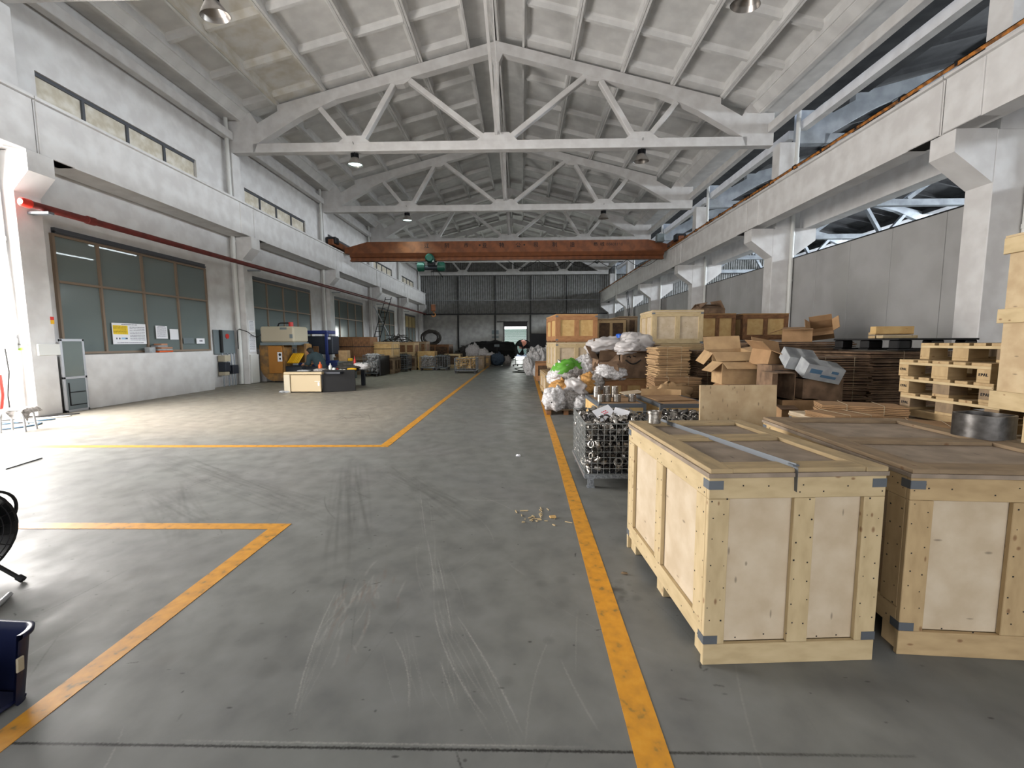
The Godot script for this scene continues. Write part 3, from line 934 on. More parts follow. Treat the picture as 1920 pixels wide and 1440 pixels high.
func make_truss(label):
	var t = thing("roof_truss", label, "truss", Vector3.ZERO, 0, "concrete roof trusses of the hall", "structure")
	var d := 0.24
	var s = mb()
	bx(s, -7.3, 7.3, 6.94, 7.20, -d / 2, d / 2, 0.01)
	obj("bottom_chord", s, M.white_paint, t)
	for sg in [1.0, -1.0]:
		s = mb()
		var pp := PackedVector2Array()
		for q in [[0, 9.93], [6.5, 8.27], [6.5, 8.10], [7.12, 7.76], [7.33, 8.08], [7.55, 8.02], [7.62, 7.84], [8.05, 7.84], [8.05, 6.94], [7.25, 6.94], [7.15, 7.20], [5.85, 7.93], [5.4, 8.13], [4.75, 8.40], [0, 9.63]]:
			pp.append(Vector2(q[0] * sg, q[1]))
		prism(s, Transform3D(), pp, d)
		obj("top_chord", s, M.white_paint, t)
		for q in [[0.28, 7.22, 2.62, 8.98], [4.05, 7.22, 2.98, 8.92], [4.42, 7.22, 5.25, 8.2]]:
			s = mb()
			bar(s, V(q[0] * sg, q[1], 0), V(q[2] * sg, q[3], 0), 0.15, d * 0.85, 0.015)
			obj("web_member", s, M.white_paint, t)
		s = mb()
		prism(s, Transform3D(), PackedVector2Array([Vector2(sg * 2.35, 9.2), Vector2(sg * 2.55, 8.9), Vector2(sg * 2.72, 8.8), Vector2(sg * 2.95, 8.78), Vector2(sg * 3.1, 8.85), Vector2(sg * 3.3, 9.0)]), d * 0.96)
		obj("gusset", s, M.white_paint, t)
		s = mb()
		prism(s, Transform3D(), PackedVector2Array([Vector2(sg * 3.75, 7.18), Vector2(sg * 4.02, 7.38), Vector2(sg * 4.48, 7.38), Vector2(sg * 4.75, 7.18)]), d * 0.96)
		obj("gusset", s, M.white_paint, t)
	s = mb()
	bx(s, -0.075, 0.075, 7.2, 9.6, -d * 0.4, d * 0.4, 0.012)
	obj("king_post", s, M.white_paint, t)
	s = mb()
	prism(s, Transform3D(), PackedVector2Array([Vector2(-0.62, 7.18), Vector2(-0.36, 7.42), Vector2(0.36, 7.42), Vector2(0.62, 7.18)]), d * 0.96)
	prism(s, Transform3D(), PackedVector2Array([Vector2(-0.25, 9.7), Vector2(-0.08, 9.36), Vector2(0.08, 9.36), Vector2(0.25, 9.7)]), d * 0.96)
	obj("gusset", s, M.white_paint, t)
	return t

func slab_mesh(w, l):       # a ribbed roof slab hung from its top: plate, two long ribs, five cross ribs
	var s = mb()
	bx(s, -w / 2, w / 2, 0.24, 0.29, -l / 2, l / 2)
	for sg in [-1.0, 1.0]:
		prism(s, Transform3D(), PackedVector2Array([Vector2(sg * w / 2, 0), Vector2(sg * (w / 2 - 0.055), 0), Vector2(sg * (w / 2 - 0.085), 0.2), Vector2(sg * (w / 2 - 0.15), 0.245), Vector2(sg * w / 2, 0.245)]), l)
	var cell = (l - 0.3) / 4.0
	for i in 5:
		var z = -l / 2 + 0.15 + i * cell
		var wd = 0.15 if i == 0 or i == 4 else 0.045
		prism(s, Transform3D(Basis(Vector3.UP, PI / 2), V(0, 0, z)), PackedVector2Array([Vector2(-wd, 0.10), Vector2(wd, 0.10), Vector2(wd + 0.03, 0.2), Vector2(wd + 0.07, 0.245), Vector2(-wd - 0.07, 0.245), Vector2(-wd - 0.03, 0.2)]), w - 0.16)
	return s.commit()

func build_roof():
	var t0 = make_truss("concrete roof truss over the first column pair, only its ends in view")
	t0.position = V(XC, 0, zc(1) - 0.215)
	var names = ["nearest whole concrete roof truss, with lit and unlit lamps under it", "second whole concrete roof truss from the camera", "third whole concrete roof truss, just above the orange crane", "fourth concrete roof truss, mostly behind the orange crane", "last concrete roof truss, against the dark end wall"]
	for n in range(2, 7):
		var t = t0.duplicate()
		t.name = numbered("roof_truss")
		add_child(t)
		t.position = V(XC, 0, zc(n) - 0.215)
		t.set_meta("label", names[n - 2])
	var c = thing("ceiling", "pale ribbed concrete roof slabs on the trusses", "ceiling", Vector3.ZERO, 0, "", "structure")
	var sl = slab_mesh(1.488, 5.99)
	var sl5 = slab_mesh(0.92, 5.99)
	var th := atan(0.255)
	for n in range(-2, 7):
		var zm = zc(n) - 0.215 - 3.0
		for sg in [-1.0, 1.0]:
			for k in 4:
				var r = 0.75 + 1.45 * k + 0.725
				var o = obj("roof_panel", sl, M.roof_stained if (n == 1 and sg < 0 and k == 3) else M.roof_paint, c)
				o.transform = Transform3D(Basis(Vector3(0, 0, 1), -sg * th), V(XC + sg * r, roof_y(r) + 0.012, zm))
			var r5 = 7.0
			var o5 = obj("roof_panel", sl5, M.roof_paint, c)
			o5.transform = Transform3D(Basis(Vector3(0, 0, 1), -sg * th), V(XC + sg * r5, roof_y(r5) + 0.012, zm))
		# ridge strip
		var s = mb()
		for sg in [-1.0, 1.0]:
			prism(s, T(V(XC, 0, zm)), PackedVector2Array([Vector2(0, roof_y(0) + 0.30), Vector2(0, roof_y(0) + 0.25), Vector2(sg * 0.80, roof_y(0.80) + 0.31), Vector2(sg * 0.80, roof_y(0.80) + 0.36)]), 5.99)
			prism(s, T(V(XC, 0, zm)), PackedVector2Array([Vector2(sg * 0.02, roof_y(0)), Vector2(sg * 0.02, roof_y(0) + 0.27), Vector2(sg * 0.12, roof_y(0) + 0.24), Vector2(sg * 0.08, roof_y(0))]), 5.99)
		obj("ridge_slab", s, M.roof_paint, c)
		s = mb()
		for sg in [-1.0, 1.0]:
			box(s, Transform3D(Basis(Vector3(0, 0, 1), -sg * th), V(XC + sg * 4.0, roof_y(4.0) + 0.36, zm)), Vector3(8.3, 0.08, 6.02))
		obj("roof_screed", s, M.bare_concrete, c)
		for side in [-1.0, 1.0]:     # gutter slab and eave beam
			s = mb()
			var a = XC + side * 7.58
			var b = XC + side * 8.45
			bx(s, a, b, 7.86, 7.94, zm - 3, zm + 3)
			prism(s, T(V(0, 0, zm)), PackedVector2Array([Vector2(XC + side * 7.42, 8.03), Vector2(XC + side * 7.62, 7.83), Vector2(XC + side * 7.74, 7.83), Vector2(XC + side * 7.66, 8.45), Vector2(XC + side * 7.42, 8.45)]), 5.99)
			obj("gutter_slab", s, M.roof_paint, c)
			s = mb()
			var x0 = XC + side * 7.86
			bx(s, x0, x0 + side * 0.20, 7.28, 7.52, zm - 2.86, zm + 2.86, 0.012)
			obj("eave_beam", s, M.white_paint, c)
	# inclined ties from each ridge down to the middle of the next truss
	for n in range(2, 6):
		var s = mb()
		bar(s, V(XC - 0.1, 9.55, zc(n - 1) - 0.4), V(XC - 0.02, 7.35, zc(n) - 0.06), 0.07, 0.07)
		bar(s, V(XC + 0.1, 9.55, zc(n - 1) - 0.4), V(XC + 0.1, 7.35, zc(n) - 0.06), 0.02, 0.05)
		tag(obj("ridge_tie", s, M.white_paint), "white inclined tie from the ridge down to the middle of " + ["", "", "the nearest", "the second", "the third", "the fourth"][n] + " whole truss", "tie", "", "structure")

func build_next_hall():
	var xc2 := 16.05
	var t = thing("neighbour_roof_truss", "bluish lit concrete truss of the next hall behind the nearest crate-side gap", "truss", V(xc2, 0, zc(1) - 0.105), 0, "trusses of the next hall", "structure")
	var d := 0.24
	var s = mb()
	bx(s, -7.3, 7.3, 6.94, 7.20, -d / 2, d / 2)
	obj("bottom_chord", s, M.pale_concrete, t)
	s = mb()
	for sg in [1.0, -1.0]:
		var pp := PackedVector2Array()
		for q in [[0, 9.93], [6.5, 8.27], [6.5, 8.10], [7.12, 7.76], [7.33, 8.08], [7.62, 7.84], [8.05, 7.84], [8.05, 6.94], [7.25, 6.94], [7.15, 7.20], [5.85, 7.93], [4.75, 8.40], [0, 9.63]]:
			pp.append(Vector2(q[0] * sg, q[1]))
		prism(s, Transform3D(), pp, d)
	obj("top_chord", s, M.pale_concrete, t)
	for sg in [1.0, -1.0]:
		for q in [[0.28, 7.22, 2.62, 8.98], [4.05, 7.22, 2.98, 8.92], [4.42, 7.22, 5.25, 8.2]]:
			s = mb()
			bar(s, V(q[0] * sg, q[1], 0), V(q[2] * sg, q[3], 0), 0.16, d * 0.85)
			obj("web_member", s, M.pale_concrete, t)
	var lb = ["", "", "second", "third", "fourth", "fifth", "last"]
	for n in range(2, 7):
		var u = t.duplicate()
		u.name = numbered("neighbour_roof_truss")
		add_child(u)
		u.position.z = zc(n) - 0.105
		u.set_meta("label", "concrete truss of the next hall, " + lb[n] + " from the camera, glimpsed over the partition")
	var c = thing("ceiling_next", "dark bare roof slabs of the next hall seen above the crane beam", "ceiling", Vector3.ZERO, 0, "", "structure")
	var sl = slab_mesh(2.9, 5.99)
	for n in range(-2, 7):
		for sg in [-1.0, 1.0]:
			for k in 2:
				var r = 1.45 + 2.9 * k + 0.4
				var o = obj("roof_panel", sl, M.bare_concrete, c)
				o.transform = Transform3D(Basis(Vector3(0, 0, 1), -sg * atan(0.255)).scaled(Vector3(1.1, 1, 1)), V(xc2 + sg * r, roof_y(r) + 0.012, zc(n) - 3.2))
		s = mb()
		bx(s, 7.9, 9.9, 8.3, 8.5, zc(n) - 6.215, zc(n) - 0.215)
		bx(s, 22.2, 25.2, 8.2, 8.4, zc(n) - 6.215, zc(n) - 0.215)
		obj("gutter_slab", s, M.bare_concrete, c)
		s = mb()
		bx(s, 8.02, 8.22, 7.28, 7.52, zc(n) - 6.0, zc(n) - 0.5)
		obj("eave_beam", s, M.white_paint, c)
	s = mb()
	bx(s, 24.8, 25.2, 0, 6.2, -38.3, 11.3); bx(s, 24.8, 25.2, 7.8, 9, -38.3, 11.3)
	tag(obj("wall_next", s, M.white_paint), "far wall of the next hall with its long window opening", "wall", "", "structure")

# ---- bridge crane, lamps, pipes
func build_crane():
	var z := -20.5
	var c = thing("bridge_crane", "orange bridge crane girder with black lettering spanning the hall", "crane")
	var s = mb()
	prism(s, T(V(0, 0, z)), PackedVector2Array([Vector2(-8.1, 5.36), Vector2(-8.1, 5.58), Vector2(-7.05, 5.86), Vector2(5.75, 5.86), Vector2(6.6, 5.66), Vector2(6.6, 5.36)]), 0.42)
	obj("girder", s, M.crane_orange, c)
	s = mb()
	prism(s, Transform3D(Basis(Vector3.UP, PI / 2), V(-0.7, 0, z)), PackedVector2Array([Vector2(-0.21, 5.37), Vector2(0.21, 5.37), Vector2(0.10, 5.20), Vector2(0.03, 5.18), Vector2(0.03, 5.07), Vector2(0.12, 5.06), Vector2(0.12, 5.02), Vector2(-0.12, 5.02), Vector2(-0.12, 5.06), Vector2(-0.03, 5.07), Vector2(-0.03, 5.18), Vector2(-0.10, 5.20)]), 14.4)
	obj("lower_flange", s, M.crane_orange, c)
	for x in [-8.33, 6.90]:
		s = mb()
		bx(s, x - 0.12, x + 0.12, 5.54, 5.80, z - 1.15, z + 1.15, 0.02)
		obj("end_carriage", s, M.crane_orange, c)
		for dz in [-0.95, 0.95]:
			s = mb()
			tube(s, [V(x - 0.06, 5.60, z + dz), V(x + 0.06, 5.60, z + dz)], 0.11, 16)
			obj("wheel", s, M.dark_metal, c)
		s = mb()
		bx(s, x - 0.22, x + 0.22, 5.62, 5.9, z + 0.75, z + 1.1, 0.02)
		obj("drive_motor", s, M.dark_metal, c)
	s = mb()
	bx(s, 6.05, 6.4, 5.70, 6.05, z + 0.25, z + 0.5, 0.02)
	obj("control_cabinet", s, M.machine_grey, c)
	s = mb()
	var tz = z + 0.213
	var us = {"jiang": 812, "yin": 849, "shi": 884, "ya": 918, "te": 949, "gong": 979, "si": 1011, "zhi": 1045, "zao": 1077}
	for k in us: glyph(s, T(V((us[k] - 984) * 0.02505 - 0.11, 5.56, tz)), k, 0.22, 0.022)
	for u in [909, 990]: box(s, T(V((u - 984) * 0.02505, 5.67, tz)), Vector3(0.07, 0.07, 0.004))
	glyph(s, T(V((1119 - 984) * 0.02505 - 0.09, 5.58, tz)), "re", 0.18, 0.02)
	glyph(s, T(V((1131 - 984) * 0.02505 - 0.09, 5.58, tz)), "xian", 0.18, 0.02)
	obj("lettering", s, M.ink, c)
	s = mb()
	lettering(s, T(V((1153 - 984) * 0.02505, 5.66, tz)), "06401118", 0.17)
	obj("lettering", s, M.ink, c)
	# festoon cable under the girder
	s = mb()
	for k in 5:
		var p := []
		for i in 9: p.append(V(-0.6 + k * 1.35 + i * 1.35 / 8.0, 4.96 - 0.32 * sin(PI * i / 8.0), z + 0.3))
		tube(s, p, 0.012, 6)
	obj("festoon_cable", s, M.rubber, c)
	# electric hoist under the girder
	var h = thing("electric_hoist", "green electric hoist hanging under the orange crane girder", "hoist", V(-4.15, 0, z))
	s = mb()
	tube(s, [V(-0.62, 4.72, 0), V(-0.6, 4.72, 0), V(0.6, 4.72, 0), V(0.62, 4.72, 0)], [0.08, 0.11, 0.11, 0.08], 18)
	obj("drum", s, M.machine_dark, h)
	for x in [-0.48, 0.46]:
		s = mb()
		tube(s, [V(x - 0.17, 4.76, 0.02), V(x - 0.13, 4.76, 0.02), V(x + 0.13, 4.76, 0.02), V(x + 0.17, 4.76, 0.02)], [0.14, 0.21, 0.21, 0.14], 18)
		obj("motor", s, M.hoist_green, h)
	s = mb()
	tube(s, [V(0, 5.08, 0.2), V(0, 5.08, 0.24), V(0, 5.08, 0.44), V(0, 5.08, 0.46)], [0.14, 0.2, 0.2, 0.14], 18)
	obj("travel_motor", s, M.hoist_green, h)
	s = mb()
	bx(s, -0.16, 0.16, 4.78, 5.02, -0.14, 0.14, 0.02); bx(s, -0.22, 0.22, 5.0, 5.1, 0.13, 0.2); bx(s, -0.22, 0.22, 5.0, 5.1, -0.2, -0.13)
	obj("trolley", s, M.dark_metal, h)
	s = mb()
	for x in [0.0, 0.09]: tube(s, [V(x, 4.66, 0), V(x, 3.0, 0)], 0.008, 6)
	obj("wire_rope", s, M.dark_metal, h)
	var hk = part("hook_block", h)
	s = mb()
	bx(s, -0.06, 0.15, 2.72, 3.04, -0.06, 0.06, 0.03)
	obj("block", s, M.crane_orange, hk)
	s = mb()
	var p := []
	for i in 12:
		var a := 1.2 - i * 0.38
		p.append(V(0.045 + 0.09 * cos(a), 2.56 + 0.09 * sin(a), 0))
	tube(s, [V(0.045, 2.74, 0), V(0.05, 2.66, 0)] + p, 0.025, 8)
	obj("hook", s, M.rail_orange, hk)
	s = mb()
	var q := []
	for i in 11: q.append(V(0.3 + 0.25 * sin(i * 0.32), 4.6 - 0.35 * sin(i * 0.3), 0.1))
	tube(s, q, 0.012, 6)
	obj("control_cable", s, M.rubber, h)

func build_lamps_and_pipes():
	var spots = [[1, -1, 0.35, "nearest high-bay lamp on the window side, with its bulb board showing"], [1, 1, 0.0, "nearest high-bay lamp above the crates, cut by the top of the view"], [2, -1, 1.0, "brightly lit high-bay lamp under the nearest whole truss"], [2, 1, 0.0, "unlit grey high-bay lamp under the nearest whole truss"], [3, -1, 1.0, "lit high-bay lamp under the second whole truss"], [3, 1, 0.0, "unlit high-bay lamp under the second whole truss"]]
	for k in spots:
		var n = k[0]
		var l = thing("high_bay_lamp", k[3], "lamp", T(V(XC + k[1] * 4.27, 6.58, zc(n) - 0.2), 10 if n == 1 else 4, 0, -8 * k[1] if n == 1 else 0), 0, "high-bay lamps under the trusses")
		var s = mb()
		lathe(s, Transform3D(), [Vector2(0.225, 0), Vector2(0.19, 0.07), Vector2(0.115, 0.18), Vector2(0.09, 0.21), Vector2(0.085, 0.205), Vector2(0.11, 0.175), Vector2(0.185, 0.068), Vector2(0.219, 0)], 28)
		obj("reflector", s, M.reflector, l)
		var hs = part("heat_sink", l)
		s = mb()
		tube(s, [V(0, 0.20, 0), V(0, 0.32, 0)], 0.075, 14)
		obj("core", s, M.dark_metal, hs)
		s = mb()
		for i in 18:
			var a := TAU * i / 18
			box(s, Transform3D(Basis(Vector3.UP, a), V(cos(a) * 0.09, 0.265, -sin(a) * 0.09)), Vector3(0.05, 0.12, 0.006))
		obj("fins", s, M.dark_metal, hs)
		s = mb()
		tube(s, [V(0, 0.19, 0), V(0, 0.202, 0)], 0.084, 18)
		obj("light_board", s, M.lamp_glow if k[2] > 0.5 else M.white_plastic, l)
		if k[2] > 0.5:
			s = mb()
			tube(s, [V(0, 0.03, 0), V(0, 0.045, 0)], 0.185, 24)
			obj("glowing_lens", s, M.lamp_glow, l)
			var sp := SpotLight3D.new()
			sp.name = "lamp_light"
			sp.light_color = Color(0.88, 1.0, 0.98)
			sp.light_energy = 5.0
			sp.spot_angle = 60.0
			sp.spot_range = 30.0
			sp.spot_attenuation = 2.0
			sp.light_size = 0.18
			sp.shadow_enabled = true
			sp.rotation_degrees = Vector3(-90, 0, 0)
			sp.position = V(0, 0.01, 0)
			l.add_child(sp)
		s = mb()
		tube(s, [V(0, 0.30, 0), V(0, 0.40, 0)], 0.012, 6)
		tube(s, [V(0, 0.40, 0), V(0.03, 0.44, 0), V(0.01, 0.48, 0), V(0, 0.62, 0.11)], 0.007, 6)
		obj("hanger", s, M.dark_metal, l)
	# sprinkler-red pipe along the window side
	var r = thing("red_pipe", "dark red water pipe with a bright red end cap under the crane beam", "pipe")
	var s = mb()
	tube(s, [V(-8.2, 3.60, -7.34), V(-8.2, 3.62, -13), V(-8.2, 3.66, -25), V(-8.2, 3.70, -37.6)], 0.06, 14)
	obj("pipe", s, M.red_pipe, r)
	s = mb()
	tube(s, [V(-8.2, 3.60, -7.20), V(-8.2, 3.60, -7.22), V(-8.2, 3.60, -7.34), V(-8.2, 3.60, -7.36)], [0.05, 0.072, 0.072, 0.05], 18)
	obj("end_cap", s, M.red_cap, r)
	s = mb()
	tube(s, [V(-8.2, 3.604, -8.30), V(-8.2, 3.604, -8.45)], 0.075, 14)
	obj("coupling", s, M.red_pipe, r)
	for n in range(1, 7):
		s = mb()
		bx(s, -8.46, -8.08, 3.49, 3.53, zc(n) - 0.28, zc(n) - 0.18)
		obj("bracket", s, M.galvanised, r)
	# white drain pipes beside the columns
	var nm = ["", "first", "second", "third", "fourth", "fifth", "last"]
	for n in range(1, 7):
		for side in [0, 1]:
			var d = thing("drain_pipe", "white plastic drain pipe beside the " + nm[n] + (" column on the window side" if side == 0 else " column on the crate side"), "pipe")
			var x = -8.66 if side == 0 else 7.88
			var z = zc(n) + 0.075 if side == 0 else zc(n) + 0.185
			s = mb()
			if side == 0: tube(s, [V(x, 0.02, z), V(x, 7.86, z)], 0.055, 12)
			else: tube(s, [V(x, 0.02, z), V(x, 7.9, z)], 0.055, 12)
			obj("pipe", s, M.white_plastic, d)
			for y in [1.3, 3.0, 4.3, 6.4]:
				s = mb()
				tube(s, [V(x, y, z), V(x, y + 0.07, z)], 0.064, 12)
				obj("socket", s, M.white_plastic, d)

# ---------------------------------------------------------------- crates
func face_basis(k):         # front, back, right, left: across, up, outward
	return [Basis(), Basis(Vector3.UP, PI), Basis(Vector3.UP, PI / 2), Basis(Vector3.UP, -PI / 2)][k]

func crate(called, label, at, turn, W, L, H, o = {}):
	var c = thing(called, label, "crate", at, turn, o.get("group", "wooden packing crates"))
	var ply = M[o.get("ply", "ply")]
	var wd = M[o.get("wood", "pine")]
	var bw = o.get("bw", 0.085)
	var sk = o.get("skid", 0.09)
	var lt = o.get("lid", 0.036)
	var t := 0.019
	var ch = o.get("ch", 0.0)
	var faces = o.get("faces", [0, 1, 2, 3])
	var h1 = H - lt - sk          # height of the sides
	for k in faces:
		var B: Basis = face_basis(k)
		var w = (W if k < 2 else L) - (0.0 if k < 2 else 2.0 * t + 0.002)
		var dep = (L if k < 2 else W) * 0.5
		var at_ := func(u: float, v: float, off: float): return Transform3D(B, B * Vector3(u, v, dep + off))
		var s = mb()
		box(s, (at_ as Callable).call(0.0, sk + h1 * 0.5, -t - 0.006), Vector3(w - 0.03, h1 - 0.004, 0.011))
		obj("panel", s, ply, c)
		var low = o.get("low", false) and k < 2
		var stiles := [-w * 0.5 + bw * 0.5, w * 0.5 - bw * 0.5]
		var m = o.get("mf", 1) if k < 2 else o.get("ms", 1)
		for i in m: stiles.append(-w * 0.5 + w * (i + 1) / (m + 1.0) + (o.get("shift", 0.0) if k < 2 else 0.0))
		for v in [[sk + h1 - bw * 0.5, bw], [(sk + bw * 0.5) if not low else sk * 0.5, bw if not low else sk]]:
			s = mb()
			box(s, (at_ as Callable).call(0.0, v[0], -t * 0.5), Vector3(w, v[1], t), ch)
			obj("rail_board", s, wd, c)
		for x in stiles:
			s = mb()
			var y0 = sk + bw if not low else sk
			box(s, (at_ as Callable).call(x, (y0 + sk + h1 - bw) * 0.5, -t * 0.5), Vector3(bw, sk + h1 - bw - y0 - 0.002, t), ch)
			obj("stile_board", s, wd, c)
		if o.get("nails", false):
			s = mb()
			for x in stiles:
				var y = sk + bw
				while y < sk + h1:
					for e in [-0.3, 0.3]:
						box(s, (at_ as Callable).call(x + e * bw + rng.randf_range(-0.008, 0.008), y + rng.randf_range(-0.02, 0.02), 0.0003), Vector3.ONE * rng.randf_range(0.003, 0.0065) * Vector3(1, 1, 0.2))
					y += 0.085
			for v in [sk + h1 - bw * 0.5, sk + bw * 0.3]:
				for i in 7: box(s, (at_ as Callable).call(-w * 0.45 + w * 0.9 * i / 6.0 + rng.randf_range(-0.02, 0.02), v + rng.randf_range(-0.025, 0.025), 0.0003), Vector3(0.005, 0.005, 0.001))
			obj("nail_heads", s, M.ink, c).set_meta("kind", "stuff")
	for i in 3:
		var s = mb()
		var z = [L * 0.5 - 0.07, 0.0, -L * 0.5 + 0.07][i]
		box(s, T(V(0, sk * 0.5, z)), Vector3(W - 2 * t - 0.002, sk, 0.085), ch)
		obj("skid", s, wd, c)
	if lt > 0.0:
		var lw = M[o.get("lidwood", o.get("wood", "pine"))]
		var s = mb()
		box(s, T(V(0, H - lt + lt * 0.25, 0)), Vector3(W + 0.012, lt * 0.5 - 0.001, L + 0.012), 0.001)
		obj("lid_panel", s, M[o.get("lidply", o.get("ply", "ply"))], c)
		var y = H - lt * 0.25
		var tt = lt * 0.5
		var lb = bw * 1.05
		for q in [[-W * 0.5 + lb * 0.5, 0, lb, L + 0.012], [W * 0.5 - lb * 0.5, 0, lb, L + 0.012], [0, L * 0.5 - lb * 0.5, W - 2 * lb, lb + 0.006], [0, -L * 0.5 + lb * 0.5, W - 2 * lb, lb + 0.006], [0, o.get("lidmid", -0.02), W - 2 * lb, lb]]:
			s = mb()
			box(s, T(V(q[0], y, q[1])), Vector3(q[2], tt, q[3]), ch)
			obj("lid_board", s, lw, c)
	if o.get("brackets", false):
		for x in [-1, 1]:
			for z in [-1, 1]:
				for yy in [sk + h1 - 0.028, (sk + 0.02)]:
					var s = mb()
					box(s, T(V(x * (W * 0.5 - 0.027), yy, z * (L * 0.5 + 0.0008))), Vector3(0.055, 0.034, 0.0016))
					box(s, T(V(x * (W * 0.5 + 0.0008), yy, z * (L * 0.5 - 0.022))), Vector3(0.0016, 0.034, 0.045))
					obj("corner_bracket", s, M.bracket, c)
	return c

func build_front_crates():
	rng.seed = 8
	var c1 = crate("wooden_crate", "nearest pale wooden crate with a metal strap over its lid", V(1.0235, 0, -2.128), 3.2, 0.688, 1.0, 0.79, {"ply": "ply", "wood": "pine_pale", "lidply": "ply_grey", "lidwood": "pine_dusty", "bw": 0.082, "mf": 1, "ms": 1, "low": true, "brackets": true, "nails": true, "ch": 0.002, "shift": 0.03, "lidmid": -0.06, "skid": 0.085})
	var s = mb()
	bar(s, V(-0.16, 0.794, -0.5), V(-0.02, 0.797, 0.51), 0.0012, 0.022)
	obj("strap", s, M.bracket, c1)
	s = mb()
	bar(s, V(-0.02, 0.797, 0.51), V(-0.015, 0.70, 0.5035), 0.0012, 0.022)
	box(s, T(V(-0.02, 0.80, 0.495)), Vector3(0.026, 0.006, 0.03), 0.001)
	obj("strap_end", s, M.bracket, c1)
	crate("wooden_crate", "wooden crate with dark dusty lid carrying a square steel tube", V(1.975, 0, -2.245), -3.6, 0.84, 1.18, 0.77, {"ply": "ply", "wood": "pine", "lidply": "ply_grey", "lidwood": "pine_grey", "bw": 0.09, "mf": 1, "ms": 2, "low": true, "brackets": true, "nails": true, "ch": 0.002, "lidmid": 0.05, "skid": 0.1})
	# square steel tube on it
	s = mb()
	var xf := T(V(2.38, 0.772, -2.26), 0, 14)
	var out := PackedVector2Array()
	var inn := PackedVector2Array()
	for i in 24:
		var a := TAU * (i + 0.5) / 24
		var q := Vector2(signf(cos(a)) * pow(absf(cos(a)), 0.45), signf(sin(a)) * pow(absf(sin(a)), 0.45))
		out.append(q * 0.098)
		inn.append(q * 0.089)
	for i in 24:
		var j := (i + 1) % 24
		for q in [[out, 1.0], [inn, -1.0]]:
			var a: Vector2 = q[0][i]
			var b: Vector2 = q[0][j]
			quad4(s, [xf * V(a.x, 0, a.y), xf.basis * (V(a.x, 0, a.y).normalized() * q[1])], [xf * V(b.x, 0, b.y), xf.basis * (V(b.x, 0, b.y).normalized() * q[1])], [xf * V(b.x, 0.118, b.y), xf.basis * (V(b.x, 0, b.y).normalized() * q[1])], [xf * V(a.x, 0.118, a.y), xf.basis * (V(a.x, 0, a.y).normalized() * q[1])], 0, 1, 0, 1)
		for y in [0.0, 0.118]:
			var n := Vector3(0, 1 if y > 0 else -1, 0)
			tri(s, xf * V(out[i].x, y, out[i].y), xf * V(out[j].x, y, out[j].y), xf * V(inn[j].x, y, inn[j].y), n, Vector2(), Vector2(), Vector2())
			tri(s, xf * V(out[i].x, y, out[i].y), xf * V(inn[j].x, y, inn[j].y), xf * V(inn[i].x, y, inn[i].y), n, Vector2(), Vector2(), Vector2())
	tag(obj("square_tube", s, M.steel_dark), "short piece of dark square steel tube standing on a crate lid", "tube")
	# short steel coupling on the nearest crate
	tag(obj("pipe_coupling", fitting_mesh(1), M.steel, null, T(V(0.775, 0.829, -2.52), 0, 30)), "steel pipe coupling alone on the lid of the nearest crate", "fitting")
	s = mb()
	box(s, T(V(1.7275, 0.46, -3.46), -3, 1, 0), Vector3(0.61, 0.92, 0.018), 0.002)
	tag(obj("plywood_sheet", s, M.ply_knotty), "pale knotty plywood sheet standing on edge behind the nearest crate", "sheet")
	# papers, dirt under the crates
	s = mb()
	blob(s, T(V(0.56, 0.006, -2.28)), Vector3(0.02, 0.006, 0.008), 0.6, 0.9, 9, 10, 6)
	tag(obj("leaf_scrap", s, M.pine_grey), "small curled shaving on the floor beside the nearest crate", "scrap")

func fitting_mesh(k):
	var s = mb()
	if k == 0:       # flanged ring
		lathe(s, Transform3D(), [Vector2(0.034, -0.018), Vector2(0.048, -0.018), Vector2(0.048, -0.010), Vector2(0.041, -0.008), Vector2(0.041, 0.008), Vector2(0.048, 0.010), Vector2(0.048, 0.018), Vector2(0.034, 0.018), Vector2(0.034, -0.018)], 18)
	elif k == 1:     # coupling
		lathe(s, Transform3D(), [Vector2(0.028, -0.034), Vector2(0.036, -0.034), Vector2(0.036, 0.02), Vector2(0.041, 0.022), Vector2(0.041, 0.036), Vector2(0.030, 0.036), Vector2(0.028, -0.034)], 18)
	elif k == 2:     # elbow
		var p := []
		for i in 7:
			var a := PI * 0.5 * i / 6.0
			p.append(V(0.045 * cos(a), 0.0, 0.045 * sin(a)))
		tube(s, p, 0.024, 12, false)
		tube(s, p, 0.019, 12, false)
		tube(s, [p[0], p[0] - V(0, 0, 0.012)], 0.031, 12)
	else:            # hose clamp: a wide thin band with a lug
		lathe(s, Transform3D(), [Vector2(0.040, -0.013), Vector2(0.0435, -0.013), Vector2(0.0435, 0.013), Vector2(0.040, 0.013), Vector2(0.040, -0.013)], 20)
		bx(s, 0.040, 0.064, -0.012, 0.012, -0.014, -0.006); bx(s, 0.040, 0.064, -0.012, 0.012, 0.006, 0.014)
		tube(s, [V(0.055, 0, -0.026), V(0.055, 0, 0.026)], 0.005, 6)
	return s.commit()

